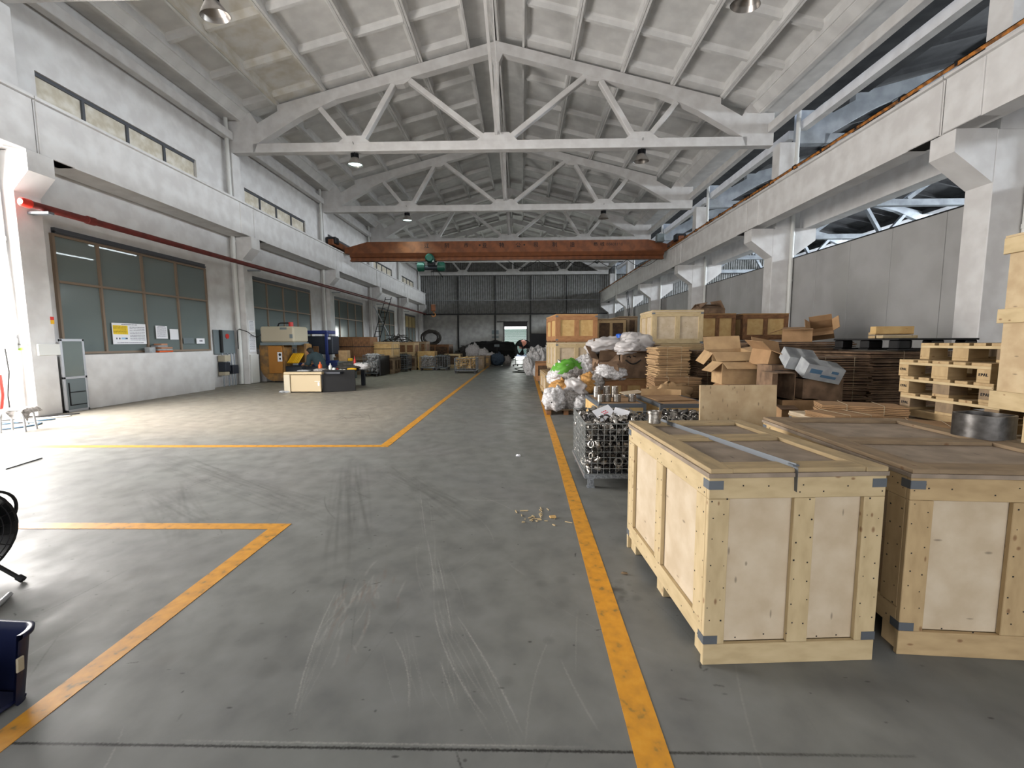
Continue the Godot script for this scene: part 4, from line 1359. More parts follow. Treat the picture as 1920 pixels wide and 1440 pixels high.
func wire_basket(label, x0, x1, z0, z1, y0, y1):
	var b = thing("wire_basket", label, "basket", Vector3.ZERO, 0, "wire mesh baskets of fittings")
	var sides = [["mesh_front", V(x0, 0, z0), V(x1, 0, z0)], ["mesh_side", V(x0, 0, z0), V(x0, 0, z1)], ["mesh_side", V(x1, 0, z0), V(x1, 0, z1)], ["mesh_back", V(x0, 0, z1), V(x1, 0, z1)]]
	for q in sides:
		var s = mb()
		var l: float = q[1].distance_to(q[2])
		var n := int(l / 0.052)
		for i in n + 1:
			var p: Vector3 = q[1].lerp(q[2], float(i) / n)
			tube(s, [p + V(0, y0, 0), p + V(0, y1, 0)], 0.0028, 5)
		for j in 10:
			var y := lerpf(y0, y1, j / 9.0)
			tube(s, [q[1] + V(0, y, 0), q[2] + V(0, y, 0)], 0.0028 if j < 9 else 0.0045, 5)
		obj(q[0], s, M.wire, b)
	var s = mb()
	for z in [z0, z1, (z0 + z1) * 0.5]: bx(s, x0 - 0.01, x1 + 0.01, y0 - 0.035, y0, z - 0.015, z + 0.015)
	for x in [x0, x1]: bx(s, x - 0.012, x + 0.012, y0 - 0.035, y0, z1, z0)
	bx(s, x0, x1, y0 - 0.004, y0, z1, z0)
	obj("base_frame", s, M.galvanised, b)
	for x in [x0 + 0.05, x1 - 0.05]:
		for z in [z0 - 0.03, z1 + 0.03]:
			s = mb()
			bx(s, x - 0.025, x + 0.025, 0.012, y0 - 0.03, z - 0.02, z + 0.02); bx(s, x - 0.032, x + 0.032, 0, 0.014, z - 0.028, z + 0.028)
			obj("foot", s, M.galvanised, b)
	return b

func build_baskets():
	rng.seed = 21
	var kinds := [fitting_mesh(0), fitting_mesh(1), fitting_mesh(2), fitting_mesh(3)]
	var names := ["flanged_ring", "pipe_coupling", "pipe_elbow", "hose_clamp"]
	var words := ["flanged steel ring", "steel pipe coupling", "steel pipe elbow", "steel hose clamp"]
	var B = [[0.555, 1.13, -3.69, -4.58, 0.125, 0.565, "in the near wire basket", "fittings in the near wire basket"], [1.2, 1.95, -3.85, -4.65, 0.125, 0.52, "heaped in the basket behind the nearest crate", "fittings in the basket behind the nearest crate"]]
	wire_basket("galvanised wire basket full of steel pipe fittings, beside the yellow line", 0.555, 1.13, -3.69, -4.58, 0.125, 0.565)
	wire_basket("second wire basket of steel fittings, behind the nearest crate", 1.2, 1.95, -3.85, -4.65, 0.125, 0.52)
	for bi in 2:
		var b = B[bi]
		var pts := []
		var inner := []
		var nx := int((b[1] - b[0]) / 0.062)
		var nz := int((b[2] - b[3]) / 0.062)
		var ny := 7
		for i in nx:
			for k in nz:
				var x = b[0] + 0.05 + (b[1] - b[0] - 0.10) * i / (nx - 1.0)
				var z = b[2] - 0.05 - (b[2] - b[3] - 0.10) * k / (nz - 1.0)
				var dome = 0.05 * sin(PI * (i + 0.5) / nx) * sin(PI * (k + 0.5) / nz)
				pts.append(V(x, b[5] - 0.045 + dome * 1.3 + rng.randf_range(-0.02, 0.03), z))
				for j in ny:
					var p := V(x, b[4] + 0.04 + (b[5] - b[4] - 0.12) * j / (ny - 1.0), z)
					if bi == 0 and (k == 0 or i == 0): pts.append(p)
					else: inner.append(p)
		for p in pts:
			var k := rng.randi_range(0, 3)
			var o = obj(names[k], kinds[k], M.steel if rng.randf() < 0.6 else M.steel_dark, null)
			o.transform = Transform3D(Basis.from_euler(Vector3(rng.randf() * TAU, rng.randf() * TAU, rng.randf() * TAU)).scaled(Vector3.ONE * rng.randf_range(0.6, 0.9)), p + V(rng.randf_range(-0.012, 0.012), 0, rng.randf_range(-0.012, 0.012)))
			tag(o, words[k] + " " + b[6], "fitting", words[k] + "s, " + b[7])
		var mm := MultiMesh.new()
		mm.transform_format = MultiMesh.TRANSFORM_3D
		mm.mesh = kinds[1]
		mm.instance_count = inner.size()
		for i in inner.size():
			mm.set_instance_transform(i, Transform3D(Basis.from_euler(Vector3(rng.randf() * TAU, rng.randf() * TAU, rng.randf() * TAU)).scaled(Vector3.ONE * 0.85), inner[i]))
		var mi := MultiMeshInstance3D.new()
		mi.name = numbered("buried_fittings")
		mi.multimesh = mm
		mi.material_override = M.steel_dark
		add_child(mi)
		tag(mi, "mass of steel fittings deep " + ["inside the near wire basket", "in the basket behind the nearest crate"][bi], "fittings", "", "stuff")
	# papers laid on the heap
	var note = print_sheet("note_paper", 96, 64, [], [[36, 22, 30, 5, Color(0.85, 0.2, 0.3)], [40, 32, 26, 5, Color(0.85, 0.2, 0.3)]])
	var s = mb()
	sheet_of_paper(s, T(V(0.765, 0.615, -3.97), -50, 8, 24), 0.19, 0.14)
	tag(obj("paper_note", s, note), "white paper note with red writing on the heap of fittings", "paper")
	s = mb()
	sheet_of_paper(s, T(V(0.905, 0.60, -3.96), -52, -10, -20), 0.14, 0.15)
	tag(obj("paper_note", s, M.paper), "blank white paper folded on the heap of fittings", "paper")

func edge_crate(label, at, turn, W, L, H):      # board crate whose edges are clad with folded sheet steel
	var c = thing("steel_edged_crate", label, "crate", at, turn, "board crates with folded steel edges")
	for k in 4:
		var B: Basis = face_basis(k)
		var w = W if k < 2 else L
		var dep = (L if k < 2 else W) * 0.5
		var s = mb()
		box(s, Transform3D(B, B * V(0, 0.10 + (H - 0.12) * 0.5, dep - 0.006)), Vector3(w - 0.02, H - 0.12, 0.01))
		obj("panel", s, M.ply_yellow, c)
		s = mb()
		box(s, Transform3D(B, B * V(0, H - 0.022, dep + 0.001)), Vector3(w + 0.004, 0.045, 0.003)); box(s, Transform3D(B, B * V(0, 0.11, dep + 0.001)), Vector3(w + 0.004, 0.04, 0.003))
		obj("edge_strip", s, M.bracket, c)
		for x in [-1, 1]:
			s = mb()
			box(s, Transform3D(B, B * V(x * (w * 0.5 - 0.018), H * 0.5 + 0.05, dep + 0.0015)), Vector3(0.036, H - 0.13, 0.003))
			for i in 5: box(s, Transform3D(B, B * V(x * (w * 0.5 - 0.018), 0.16 + i * (H - 0.25) / 4.0, dep + 0.004)), Vector3(0.014, 0.014, 0.004))
			obj("corner_strip", s, M.bracket, c)
	var s2 = mb()
	box(s2, T(V(0, H - 0.008, 0)), Vector3(W - 0.004, 0.012, L - 0.004))
	obj("lid_panel", s2, M.cardboard, c)
	s2 = mb()
	for x in [-1, 1]: box(s2, T(V(x * (W * 0.5 - 0.02), H + 0.0005, 0)), Vector3(0.04, 0.004, L))
	for z in [-1, 1]: box(s2, T(V(0, H + 0.0005, z * (L * 0.5 - 0.02))), Vector3(W, 0.004, 0.04))
	obj("lid_edge", s2, M.bracket, c)
	for z in [-1, 0, 1]:
		s2 = mb()
		box(s2, T(V(0, 0.045, z * (L * 0.5 - 0.06))), Vector3(W - 0.02, 0.09, 0.08))
		obj("skid", s2, M.pine, c)
	return c

func carton(label, xf, W, H, D, flaps, mt = "cardboard", group = "loose cardboard cartons"):   # flaps front, back, right, left: degrees opened, or null
	var c = thing("carton", label, "carton", xf, 0, group)
	var m = M[mt]
	var t := 0.006
	for k in 4:
		var B: Basis = face_basis(k)
		var w = W if k < 2 else D
		var dep = (D if k < 2 else W) * 0.5
		var s = mb()
		box(s, Transform3D(B, B * V(0, H * 0.5, dep - t * 0.5)), Vector3(w - (0.0 if k < 2 else 2 * t), H, t))
		obj("side_panel", s, m, c)
		if flaps[k] != null:
			var f = (D if k < 2 else W) * 0.5
			f = minf(f, minf(W, D) * 0.5)
			s = mb()
			var a = deg_to_rad(flaps[k])
			# hinge on the top edge; 0 lies over the opening, 90 stands up, 180 points outward
			var R := Basis(Vector3.RIGHT, a)
			box(s, Transform3D(B, B * V(0, H, dep - t)) * Transform3D(R, R * V(0, 0, -f * 0.5)), Vector3(w - 0.008, t, f))
			obj("flap", s, m, c)
	var s3 = mb()
	box(s3, T(V(0, t * 0.5, 0)), Vector3(W - 2 * t, t, D - 2 * t))
	obj("bottom_panel", s3, m, c)
	return c

func bundle(label, xf, W, H, D, n, jit, mt = "cardboard_dark", twine := true, group = "tied stacks of flattened cartons"):
	var b = thing("cardboard_bundle", label, "cardboard", xf, 0, group)
	var half := int(n * 0.5)
	for part_ in 2:
		var s = mb()
		for i in range(0 if part_ == 0 else half, half if part_ == 0 else n):
			var th = H / n
			var w = W * rng.randf_range(1.0 - jit, 1.0)
			var d = D * rng.randf_range(1.0 - jit, 1.0)
			box(s, T(V(rng.randf_range(-jit, jit) * W * 0.4, th * (i + 0.5), rng.randf_range(-jit, jit) * D * 0.4), rng.randf_range(-1, 1) * jit * 12, rng.randf_range(-1, 1) * jit * 40, rng.randf_range(-1, 1) * jit * 12), Vector3(w, th * 0.72, d))
		obj("flattened_cartons", s, M[mt] if part_ == 0 or mt != "cardboard_dark" else M.cardboard_dark, b)
	if twine:
		for x in [-0.2, 0.22]:
			var s = mb()
			var y = H + 0.006
			var p := [V(x * W, -0.0, D * 0.51), V(x * W, y, D * 0.51), V(x * W, y, -D * 0.51)]
			tube(s, p, 0.0022, 5)
			obj("twine", s, M.twine, b)
	return b

func build_crates_and_cartons():
	rng.seed = 33
	edge_crate("steel-edged board crate with steel cylinders standing on its lid", V(1.235, 0, -5.83), 1.5, 0.585, 0.98, 0.50)
	edge_crate("steel-edged board crate with a cut cardboard tray on its lid", V(1.99, 0, -5.85), 2.5, 0.63, 1.08, 0.50)
	# steel cylinders
	var cyl = [[1.02, -5.55], [1.105, -5.57], [1.225, -5.55], [1.42, -5.56], [1.05, -6.02], [1.19, -6.05], [1.295, -6.02]]
	var where = ["at the near end of the row beside the bags", "second in the near row", "third in the near row, on a crate lid", "standing apart at the end of the near row", "first of the three tall ones behind", "middle of the three tall ones behind", "last of the three tall ones behind"]
	for i in cyl.size():
		var s = mb()
		var h := 0.092 if i < 4 else 0.15
		lathe(s, Transform3D(), [Vector2(0.040, 0), Vector2(0.047, 0), Vector2(0.048, 0.004), Vector2(0.048, h * 0.45), Vector2(0.0465, h * 0.47), Vector2(0.048, h * 0.5), Vector2(0.048, h - 0.004), Vector2(0.047, h), Vector2(0.041, h), Vector2(0.040, h * 0.6), Vector2(0, h * 0.58)], 24)
		tag(obj("steel_cylinder", s, M.steel, null, V(cyl[i][0], 0.5025, cyl[i][1])), "shiny steel cylinder " + where[i], "cylinder", "steel cylinders on the steel-edged crate")
	var tr = thing("cardboard_tray", "cut cardboard tray lying on the second steel-edged crate", "tray", V(1.98, 0.503, -5.9), 6)
	var s = mb()
	box(s, T(V(0, 0.004, 0)), Vector3(0.5, 0.006, 0.6))
	obj("bottom", s, M.cardboard, tr)
	s = mb()
	box(s, T(V(-0.06, 0.05, -0.3), 0, -8, 0), Vector3(0.36, 0.09, 0.005)); box(s, T(V(0.21, 0.045, -0.26), 0, -28, 0), Vector3(0.2, 0.08, 0.005))
	obj("standing_edge", s, M.cardboard_pale, tr)
	# low crates and the stack of three
	crate("wooden_crate", "low yellow crate half covered by bags beside the yellow line", V(1.0, 0, -10.45), 2, 0.98, 1.6, 0.56, {"ply": "ply", "wood": "pine", "lidply": "ply_grey", "mf": 1, "ms": 1, "bw": 0.09, "brackets": true})
	crate("wooden_crate", "pale crate in the middle of the stack of three, one corner torn", V(1.20, 0.575, -10.75), 5, 0.95, 1.5, 0.68, {"ply": "ply", "wood": "pine_pale", "mf": 1, "ms": 2, "bw": 0.09, "brackets": true, "skid": 0.06, "lid": 0.03})
	crate("wooden_crate", "orange-framed crate on top of the stack of three", V(1.20, 1.265, -10.75), 5, 0.96, 1.5, 0.63, {"ply": "ply_yellow", "wood": "pine_orange", "mf": 1, "ms": 1, "bw": 0.105, "brackets": true, "skid": 0.03, "lid": 0.024})
	crate("wooden_crate", "orange-railed crate under the white bags and cartons", V(1.90, 0, -8.5), 0, 0.80, 1.0, 0.61, {"ply": "ply_yellow", "wood": "pine_orange", "mf": 1, "ms": 1, "bw": 0.11})
	crate("wooden_crate", "dark-panelled crate beside the stack of three", V(2.26, 0.62, -11.7), 0, 0.74, 1.3, 1.22, {"ply": "ply_dark", "wood": "pine", "mf": 1, "ms": 1, "bw": 0.07})
	crate("wooden_crate", "lower dark crate under the dark-panelled crate", V(2.3, 0, -11.7), 0, 0.9, 1.4, 0.62, {"ply": "ply_dark", "wood": "pine_grey", "mf": 1, "ms": 1})
	crate("wooden_crate", "dark crate in the gap behind the dark-panelled crate", V(2.9, 0.0, -12.6), 0, 0.5, 1.3, 1.95, {"ply": "ply_dark", "wood": "pine_grey", "mf": 1, "ms": 1, "bw": 0.07})
	crate("wooden_crate", "tall pale crate on top of the pile behind the cartons", V(3.145, 1.20, -9.35), -2, 1.0, 1.05, 0.69, {"ply": "ply", "wood": "pine_pale", "mf": 1, "ms": 1, "bw": 0.09, "brackets": true, "skid": 0.03})
	s = mb()
	for z in [-8.88, -9.35, -9.8]: bx(s, 2.66, 3.7, 1.15, 1.20, z - 0.05, z + 0.05)
	bx(s, 2.66, 3.7, 1.10, 1.15, -9.85, -8.83)
	tag(obj("wooden_deck", s, M.pine), "plain board deck between the tall pale crate and the cardboard below", "pallet")
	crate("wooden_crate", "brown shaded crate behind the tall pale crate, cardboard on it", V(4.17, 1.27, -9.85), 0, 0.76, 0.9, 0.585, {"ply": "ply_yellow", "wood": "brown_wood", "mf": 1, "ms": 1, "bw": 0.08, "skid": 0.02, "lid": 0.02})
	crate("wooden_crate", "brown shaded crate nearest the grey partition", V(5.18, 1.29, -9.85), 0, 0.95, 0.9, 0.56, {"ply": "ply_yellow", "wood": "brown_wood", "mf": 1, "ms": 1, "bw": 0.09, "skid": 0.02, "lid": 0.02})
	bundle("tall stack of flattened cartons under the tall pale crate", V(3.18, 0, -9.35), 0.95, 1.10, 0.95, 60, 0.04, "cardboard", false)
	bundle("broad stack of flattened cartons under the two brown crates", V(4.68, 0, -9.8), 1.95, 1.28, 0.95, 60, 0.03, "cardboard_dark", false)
	# a torn board leaning on the stack of three
	s = mb()
	box(s, T(V(1.62, 0.925, -8.93), 0, 8, 10), Vector3(0.16, 0.62, 0.02))
	tag(obj("cardboard_offcut", s, M.cardboard), "brown board standing on the orange-railed crate beside the stack of three", "cardboard")
	# scrap carton on the brown crate
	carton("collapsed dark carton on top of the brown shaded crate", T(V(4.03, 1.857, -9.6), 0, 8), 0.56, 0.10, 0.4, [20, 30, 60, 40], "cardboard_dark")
	# big marked carton with a smile-shaped arc, and its neighbours, on the orange-railed crate
	var big = carton("big brown carton printed with a curved black arc, plastic film on top", T(V(2.02, 0.612, -8.15), 0, 6), 0.50, 0.47, 0.62, [175, 160, 150, 170], "cardboard_dark")
	s = mb()
	var p := []
	for i in 11: p.append(V(-0.19 + 0.28 * i / 10.0, 0.33 - 0.075 * sin(PI * i / 10.0), 0.3115))
	tube(s, p, 0.012, 6)
	tube(s, [V(-0.17, 0.385, 0.3115), V(-0.12, 0.40, 0.3115), V(-0.10, 0.36, 0.3115)], 0.011, 6)
	tube(s, [V(-0.06, 0.40, 0.3115), V(0.0, 0.38, 0.3115)], 0.010, 6)
	obj("printed_arc", s, M.ink, big)
	s = mb()
	tube(s, [V(-0.2505, 0.34, 0.18), V(-0.2535, 0.34, 0.18)], 0.022, 12)
	obj("hand_hole", s, M.ink, big)
	carton("open brown carton tipped forward under the crumpled film", T(V(1.52, 0.78, -8.3), 38, 14, 0), 0.42, 0.34, 0.36, [70, 120, 150, 160], "cardboard_dark")
	carton("second open carton tipped forward, lower, beside the arc-marked carton", T(V(1.66, 0.62, -7.95), 24, -18, 8), 0.32, 0.26, 0.26, [100, 130, 200, 165], "cardboard_dark")
	# tied stacks in the middle of the pile
	bundle("tied stack of flattened cartons, upper one beside the arc-marked carton", T(V(2.33, 0.72, -6.98), 0, 3), 0.52, 0.46, 0.5, 34, 0.10, "cardboard_pale", true)
	bundle("tied stack of flattened cartons, lower one above the cardboard tray", T(V(2.38, 0.41, -6.85), 0, -4), 0.70, 0.31, 0.55, 26, 0.04, "cardboard", true)
	bundle("dark stack of flattened cartons on the floor behind the cardboard tray", T(V(2.62, 0, -6.85), 0, 0), 0.9, 0.40, 0.6, 30, 0.03, "cardboard_dark", true)
	bundle("dark stack of flattened cartons behind the open cartons", T(V(2.98, 0.40, -7.1), 0, 4), 0.56, 0.72, 0.6, 46, 0.05, "cardboard_dark", true)
	s = mb()
	blob(s, T(V(2.18, 0.47, -6.42), 0, 20, 0), Vector3(0.28, 0.13, 0.10), 0.9, 0.8, 71, 20, 12, 0.4, true)
	tag(obj("torn_cardboard", s, M.cardboard_pale), "torn crumpled cardboard stuffed between the tray and the tied stacks", "cardboard")
	s = mb()
	box(s, T(V(1.62, 0.525, -6.38), 8, 20, 4), Vector3(0.32, 0.006, 0.16))
	tag(obj("board_offcut", s, M.ply), "pale board offcut on the crate lid beside the steel cylinders", "offcut")
	# open cartons in the middle
	carton("topmost open carton of the pile, wide flap spread", T(V(2.97, 1.0, -6.35), 6, -6, 2), 0.52, 0.13, 0.40, [208, 115, 170, 232], "cardboard_pale")
	carton("open carton with taped body below the topmost open carton", T(V(2.89, 0.70, -5.95), 0, -4, 0), 0.46, 0.29, 0.38, [204, 140, 170, 222], "cardboard_pale")
	var tp = carton("half open carton with clear tape strips hanging down its front", T(V(2.88, 0.46, -5.8), 0, -3, 0), 0.46, 0.24, 0.36, [0, 0, 175, 218], "cardboard")
	s = mb()
	for k in 6: box(s, T(V(-0.02 + k * 0.016, 0.13, 0.1815)), Vector3(0.007, 0.18 - absf(k - 3.0) * 0.025, 0.0015))
	obj("tape_strips", s, M.white_plastic, tp)
	carton("long open carton lying beyond the taped carton", T(V(3.22, 0.93, -5.65), 4, 10, -10), 0.42, 0.20, 0.34, [190, 120, 160, 150], "cardboard")
	var lc = carton("closed carton with a printed address box on its front", T(V(3.13, 0.56, -5.35), 0, -2, 0), 0.34, 0.42, 0.34, [0, 0, 0, 0], "cardboard_dark")
	s = mb()
	for q in [[0, 0.36, 0.27, 0.008], [0, 0.24, 0.27, 0.008], [-0.135, 0.30, 0.008, 0.118], [0.135, 0.30, 0.008, 0.118], [0, 0.32, 0.2, 0.006], [0, 0.285, 0.2, 0.006], [-0.1, 0.18, 0.05, 0.01], [0.02, 0.19, 0.04, 0.01]]:
		box(s, T(V(q[0], q[1], 0.1708)), Vector3(q[2], q[3], 0.0016))
	obj("print", s, M.ink, lc)
	carton("dark open-ended carton on its side beside the taped carton", T(V(2.885, 0.57, -5.12), 0, 0, 0) * T(V(0, 0.17, 0), 90, 0, 0), 0.2, 0.34, 0.36, [110, null, null, 150], "cardboard_dark")
	var wc = carton("white carton with black characters tilted on the cartons", T(V(3.26, 0.985, -5.22), 28, -14, -10), 0.32, 0.15, 0.26, [0, 0, 0, 0], "carton_white")
	s = mb()
	glyph(s, T(V(-0.06, 0.04, 0.1308)), "shi", 0.05, 0.008)
	glyph(s, T(V(0.02, 0.04, 0.1308)), "zao", 0.05, 0.008)
	obj("print", s, M.ink, wc)
	var bc = carton("bluish white carton tilted beside the white carton", T(V(3.32, 0.86, -4.95), 20, -10, -12), 0.38, 0.17, 0.22, [0, 0, 0, 0], "carton_white")
	s = mb()
	for q in [[-0.09, 0.10, 0.12, 0.05], [0.05, 0.06, 0.16, 0.03], [0.10, 0.12, 0.07, 0.03]]: box(s, T(V(q[0], q[1], 0.1108)), Vector3(q[2], q[3], 0.0016))
	obj("print", s, M.blue_hose, bc)
	carton("closed brown carton on the floor stack behind the plywood sheet", T(V(3.06, 0.0, -4.95), 0, 0, 0), 0.42, 0.62, 0.36, [0, 0, 0, 0], "cardboard")
	carton("shaded closed carton under the bluish white carton", T(V(3.36, 0.56, -5.05), 0, 3, 0), 0.46, 0.28, 0.3, [0, 0, 0, 0], "cardboard_dark")
	carton("closed carton standing on the floor behind the steel-edged crates", T(V(2.62, 0.0, -5.55), 0, 5, 0), 0.42, 0.62, 0.4, [0, 0, 0, 0], "cardboard")
	carton("carton beneath the taped carton, printed in brown", T(V(2.92, 0.0, -5.75), 0, 0, 0), 0.5, 0.455, 0.4, [0, 0, 0, 0], "cardboard")
	carton("carton on the floor under the address-printed carton", T(V(3.15, 0.0, -5.35), 0, 0, 0), 0.36, 0.555, 0.34, [0, 0, 0, 0], "cardboard_dark")
	carton("carton on the floor under the shaded carton", T(V(3.45, 0.0, -5.3), 0, 0, 0), 0.3, 0.555, 0.5, [0, 0, 0, 0], "cardboard_dark")
	# stacks beside the partition
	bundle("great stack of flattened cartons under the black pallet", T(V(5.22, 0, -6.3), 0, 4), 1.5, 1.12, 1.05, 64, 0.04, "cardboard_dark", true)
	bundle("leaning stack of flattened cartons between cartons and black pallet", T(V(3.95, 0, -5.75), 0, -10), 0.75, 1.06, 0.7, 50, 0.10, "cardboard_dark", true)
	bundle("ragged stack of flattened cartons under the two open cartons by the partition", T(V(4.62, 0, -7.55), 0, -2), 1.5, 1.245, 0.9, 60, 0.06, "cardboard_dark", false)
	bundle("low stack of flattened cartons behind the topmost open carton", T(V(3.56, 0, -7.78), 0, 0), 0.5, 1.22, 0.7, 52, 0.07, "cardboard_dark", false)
	carton("open carton lying on the stack by the partition, its mouth dark", T(V(4.66, 1.25, -7.5), 0, -30, 0), 0.42, 0.22, 0.4, [185, 170, null, 200], "cardboard")
	carton("open carton tipped on its side against the partition", T(V(5.12, 1.255, -7.55), 0, -24, 0) * T(V(0, 0.13, 0), 55, 0, 14), 0.32, 0.22, 0.24, [150, 100, 140, 120], "cardboard")
	plastic_pallet(V(5.40, 1.135, -6.32), 7.8)
	rng.seed = 44
	for i in 6:
		s = mb()
		var w := [0.44, 0.40, 0.50, 0.46, 0.30, 0.28][i] as float
		box(s, T(V([5.06, 5.12, 5.06, 5.03, 5.22, 5.3][i], 1.316 + [0.0, 0.0, 0.045, 0.09, 0.09, 0.0][i], [-6.0, -6.25, -6.1, -6.05, -6.2, -6.4][i]), 0, rng.randf_range(-8, 8), 0), Vector3(w, [0.04, 0.04, 0.035, 0.10, 0.08, 0.05][i], 0.12), 0.003)
		tag(obj("timber_offcut", s, [M.pine_pale, M.pine, M.pine, M.ply_yellow, M.brown_wood, M.pine_grey][i]), ["lowest long pale timber offcut", "second timber offcut at the back of the lowest layer", "timber offcut laid across the lowest layer", "thick pale board topmost", "short brown timber block beside the topmost board", "short grey timber offcut at the end"][i] + " on the black pallet", "timber", "timber offcuts on the black pallet")

func plastic_pallet(at, turn):
	var p = thing("plastic_pallet", "black plastic pallet on the great stack of flattened cartons", "pallet", at, turn)
	var s = mb()
	bx(s, -0.6, 0.6, 0.135, 0.16, -0.5, 0.5, 0.006)
	obj("deck", s, M.black, p)
	for x in [-0.5, 0.0, 0.5]:
		for z in [-0.42, 0.0, 0.42]:
			s = mb()
			bx(s, x - 0.09, x + 0.09, 0.02, 0.136, z - 0.07, z + 0.07, 0.012)
			obj("foot", s, M.black, p)
	for z in [-0.42, 0.0, 0.42]:
		s = mb()
		bx(s, -0.6, 0.6, 0.0, 0.022, z - 0.075, z + 0.075, 0.004)
		obj("runner", s, M.black, p)

func euro_pallet(label, xf, marks := true):     # 1.2 m along x, 0.8 m along z
	var p = thing("wooden_pallet", label, "pallet", xf, 0, "wooden pallets in the stack")
	for z in [-0.3275, -0.16, 0.0, 0.16, 0.3275]:
		var s = mb()
		box(s, T(V(0, 0.133, z)), Vector3(1.2, 0.022, 0.145 if absf(z) > 0.3 or z == 0.0 else 0.1), 0.002)
		obj("deck_board", s, M.pine, p)
	for x in [-0.5275, 0.0, 0.5275]:
		var s = mb()
		box(s, T(V(x, 0.111, 0)), Vector3(0.145, 0.022, 0.8), 0.002)
		obj("cross_board", s, M.pine_pale, p)
		for z in [-0.35, 0.0, 0.35]:
			s = mb()
			box(s, T(V(x, 0.061, z)), Vector3(0.145, 0.078, 0.1 if z != 0.0 else 0.145), 0.002)
			var bk = obj("block", s, M.pine_grey if rng.randf() < 0.5 else M.pine, p)
			if marks and x < 0 and z != 0.0:      # branded oval on the end block
				s = mb()
				var o := []
				for i in 25: o.append(V(-0.0735 + x, 0.061 + 0.027 * sin(TAU * i / 24.0), z + 0.041 * cos(TAU * i / 24.0)))
				tube(s, o, 0.0016, 4, false)
				lettering(s, Transform3D(Basis(Vector3.UP, -PI / 2), V(x - 0.0735, 0.059, z)), "EPAL", 0.030, true)
				obj("burned_mark", s, M.ink, bk)
	for z in [-0.35, 0.0, 0.35]:
		var s = mb()
		box(s, T(V(0, 0.011, z)), Vector3(1.2, 0.022, 0.1 if z != 0.0 else 0.145), 0.002)
		obj("bottom_board", s, M.pine, p)
	return p

func build_pallet_corner():
	rng.seed = 55
	crate("wooden_crate", "low wide crate under the pallets and the tall plywood crate", V(3.62, 0, -3.08), 0, 2.1, 2.2, 0.60, {"ply": "ply_yellow", "wood": "pine", "lidply": "ply", "lidwood": "ply", "mf": 2, "ms": 2, "brackets": true})
	# the pallets: side with the marked blocks looks towards the gangway
	var ys = [0.665, 0.810, 0.955]
	var lb = ["lowest wooden pallet of the stack on the low wide crate", "second wooden pallet up, its block marked with an oval brand", "third wooden pallet up, its end block marked with an oval brand"]
	var s = mb()
	for x in [3.5, 3.9, 4.3]: bx(s, x - 0.05, x + 0.05, 0.602, 0.664, -4.0, -3.1)
	tag(obj("timber_bearers", s, M.pine), "timber bearers between the low wide crate and the pallet stack", "timber")
	for i in 3: euro_pallet(lb[i], T(V(4.0 - i * 0.012, ys[i], -3.55), 0, [1.0, -1.5, -2.5][i]))
	euro_pallet("topmost wooden pallet, set back from the stack edge", T(V(4.13, 1.10, -3.52), 0, -6), false)
	# tall plywood crate, its planked side towards the gangway
	var c = thing("tall_crate", "tall plywood crate with pale battens standing beside the pallet stack", "crate", V(3.75, 0.60, -2.42), -3, "")
	for q in [[0.0, 0.52, 1.12, 1.2]]:
		s = mb()
		bx(s, -0.51, -0.49, 0.30, 1.34, -0.6, 0.6)
		obj("side_panel", s, M.ply_knotty, c)
		s = mb()
		bx(s, 0.49, 0.51, 0.30, 1.34, -0.6, 0.6)
		obj("side_panel", s, M.ply_knotty, c)
		s = mb()
		bx(s, -0.49, 0.49, 0.30, 1.34, 0.58, 0.6)
		obj("end_panel", s, M.ply_knotty, c)
		s = mb()
		bx(s, -0.49, 0.49, 0.30, 1.34, -0.6, -0.58)
		obj("end_panel", s, M.ply_knotty, c)
	for z in [-0.28, -0.02, 0.24]:
		s = mb()
		bx(s, -0.513, -0.509, 0.90, 1.22, z - 0.003, z + 0.003)
		obj("saw_cut", s, M.ply_dark, c)
	for y in [[1.24, 1.345], [0.78, 0.875], [0.20, 0.32]]:
		for x in [-0.532, 0.51]:
			s = mb()
			bx(s, x, x + 0.022, y[0], y[1], -0.625, 0.625, 0.002)
			obj("batten", s, M.pine_pale, c)
		s = mb()
		bx(s, -0.53, 0.53, y[0], y[1], 0.6, 0.622, 0.002)
		obj("batten", s, M.pine_pale, c)
	s = mb()
	bx(s, -0.53, 0.53, 1.346, 1.36, -0.62, 0.62)
	obj("lid_panel", s, M.ply_knotty, c)
	for z in [-0.33, 0.10, 0.5]:
		s = mb()
		bx(s, -0.53, 0.53, 0.004, 0.20, z - 0.065, z + 0.065, 0.002)
		obj("skid", s, M.pine_pale, c)
	# flat cardboard beside them
	var fl = [[2.74, 0.602, -3.72, 0.42, 0.34, 0.055, 4, "nearest low tied bundle of flat cardboard on the low wide crate"], [3.02, 0.602, -3.92, 0.62, 0.3, 0.10, -22, "long tied bundle of flat cardboard behind the nearest low bundle"], [3.05, 0.602, -3.28, 0.5, 0.52, 0.035, -34, "flat cardboard sheets tied with white string in front of the pallets"]]
	for q in fl:
		bundle(q[7], T(V(q[0], q[1], q[2]), 0, q[6]), q[3], q[5], q[4], 7, 0.02, "cardboard", true, "low bundles of flat cardboard")

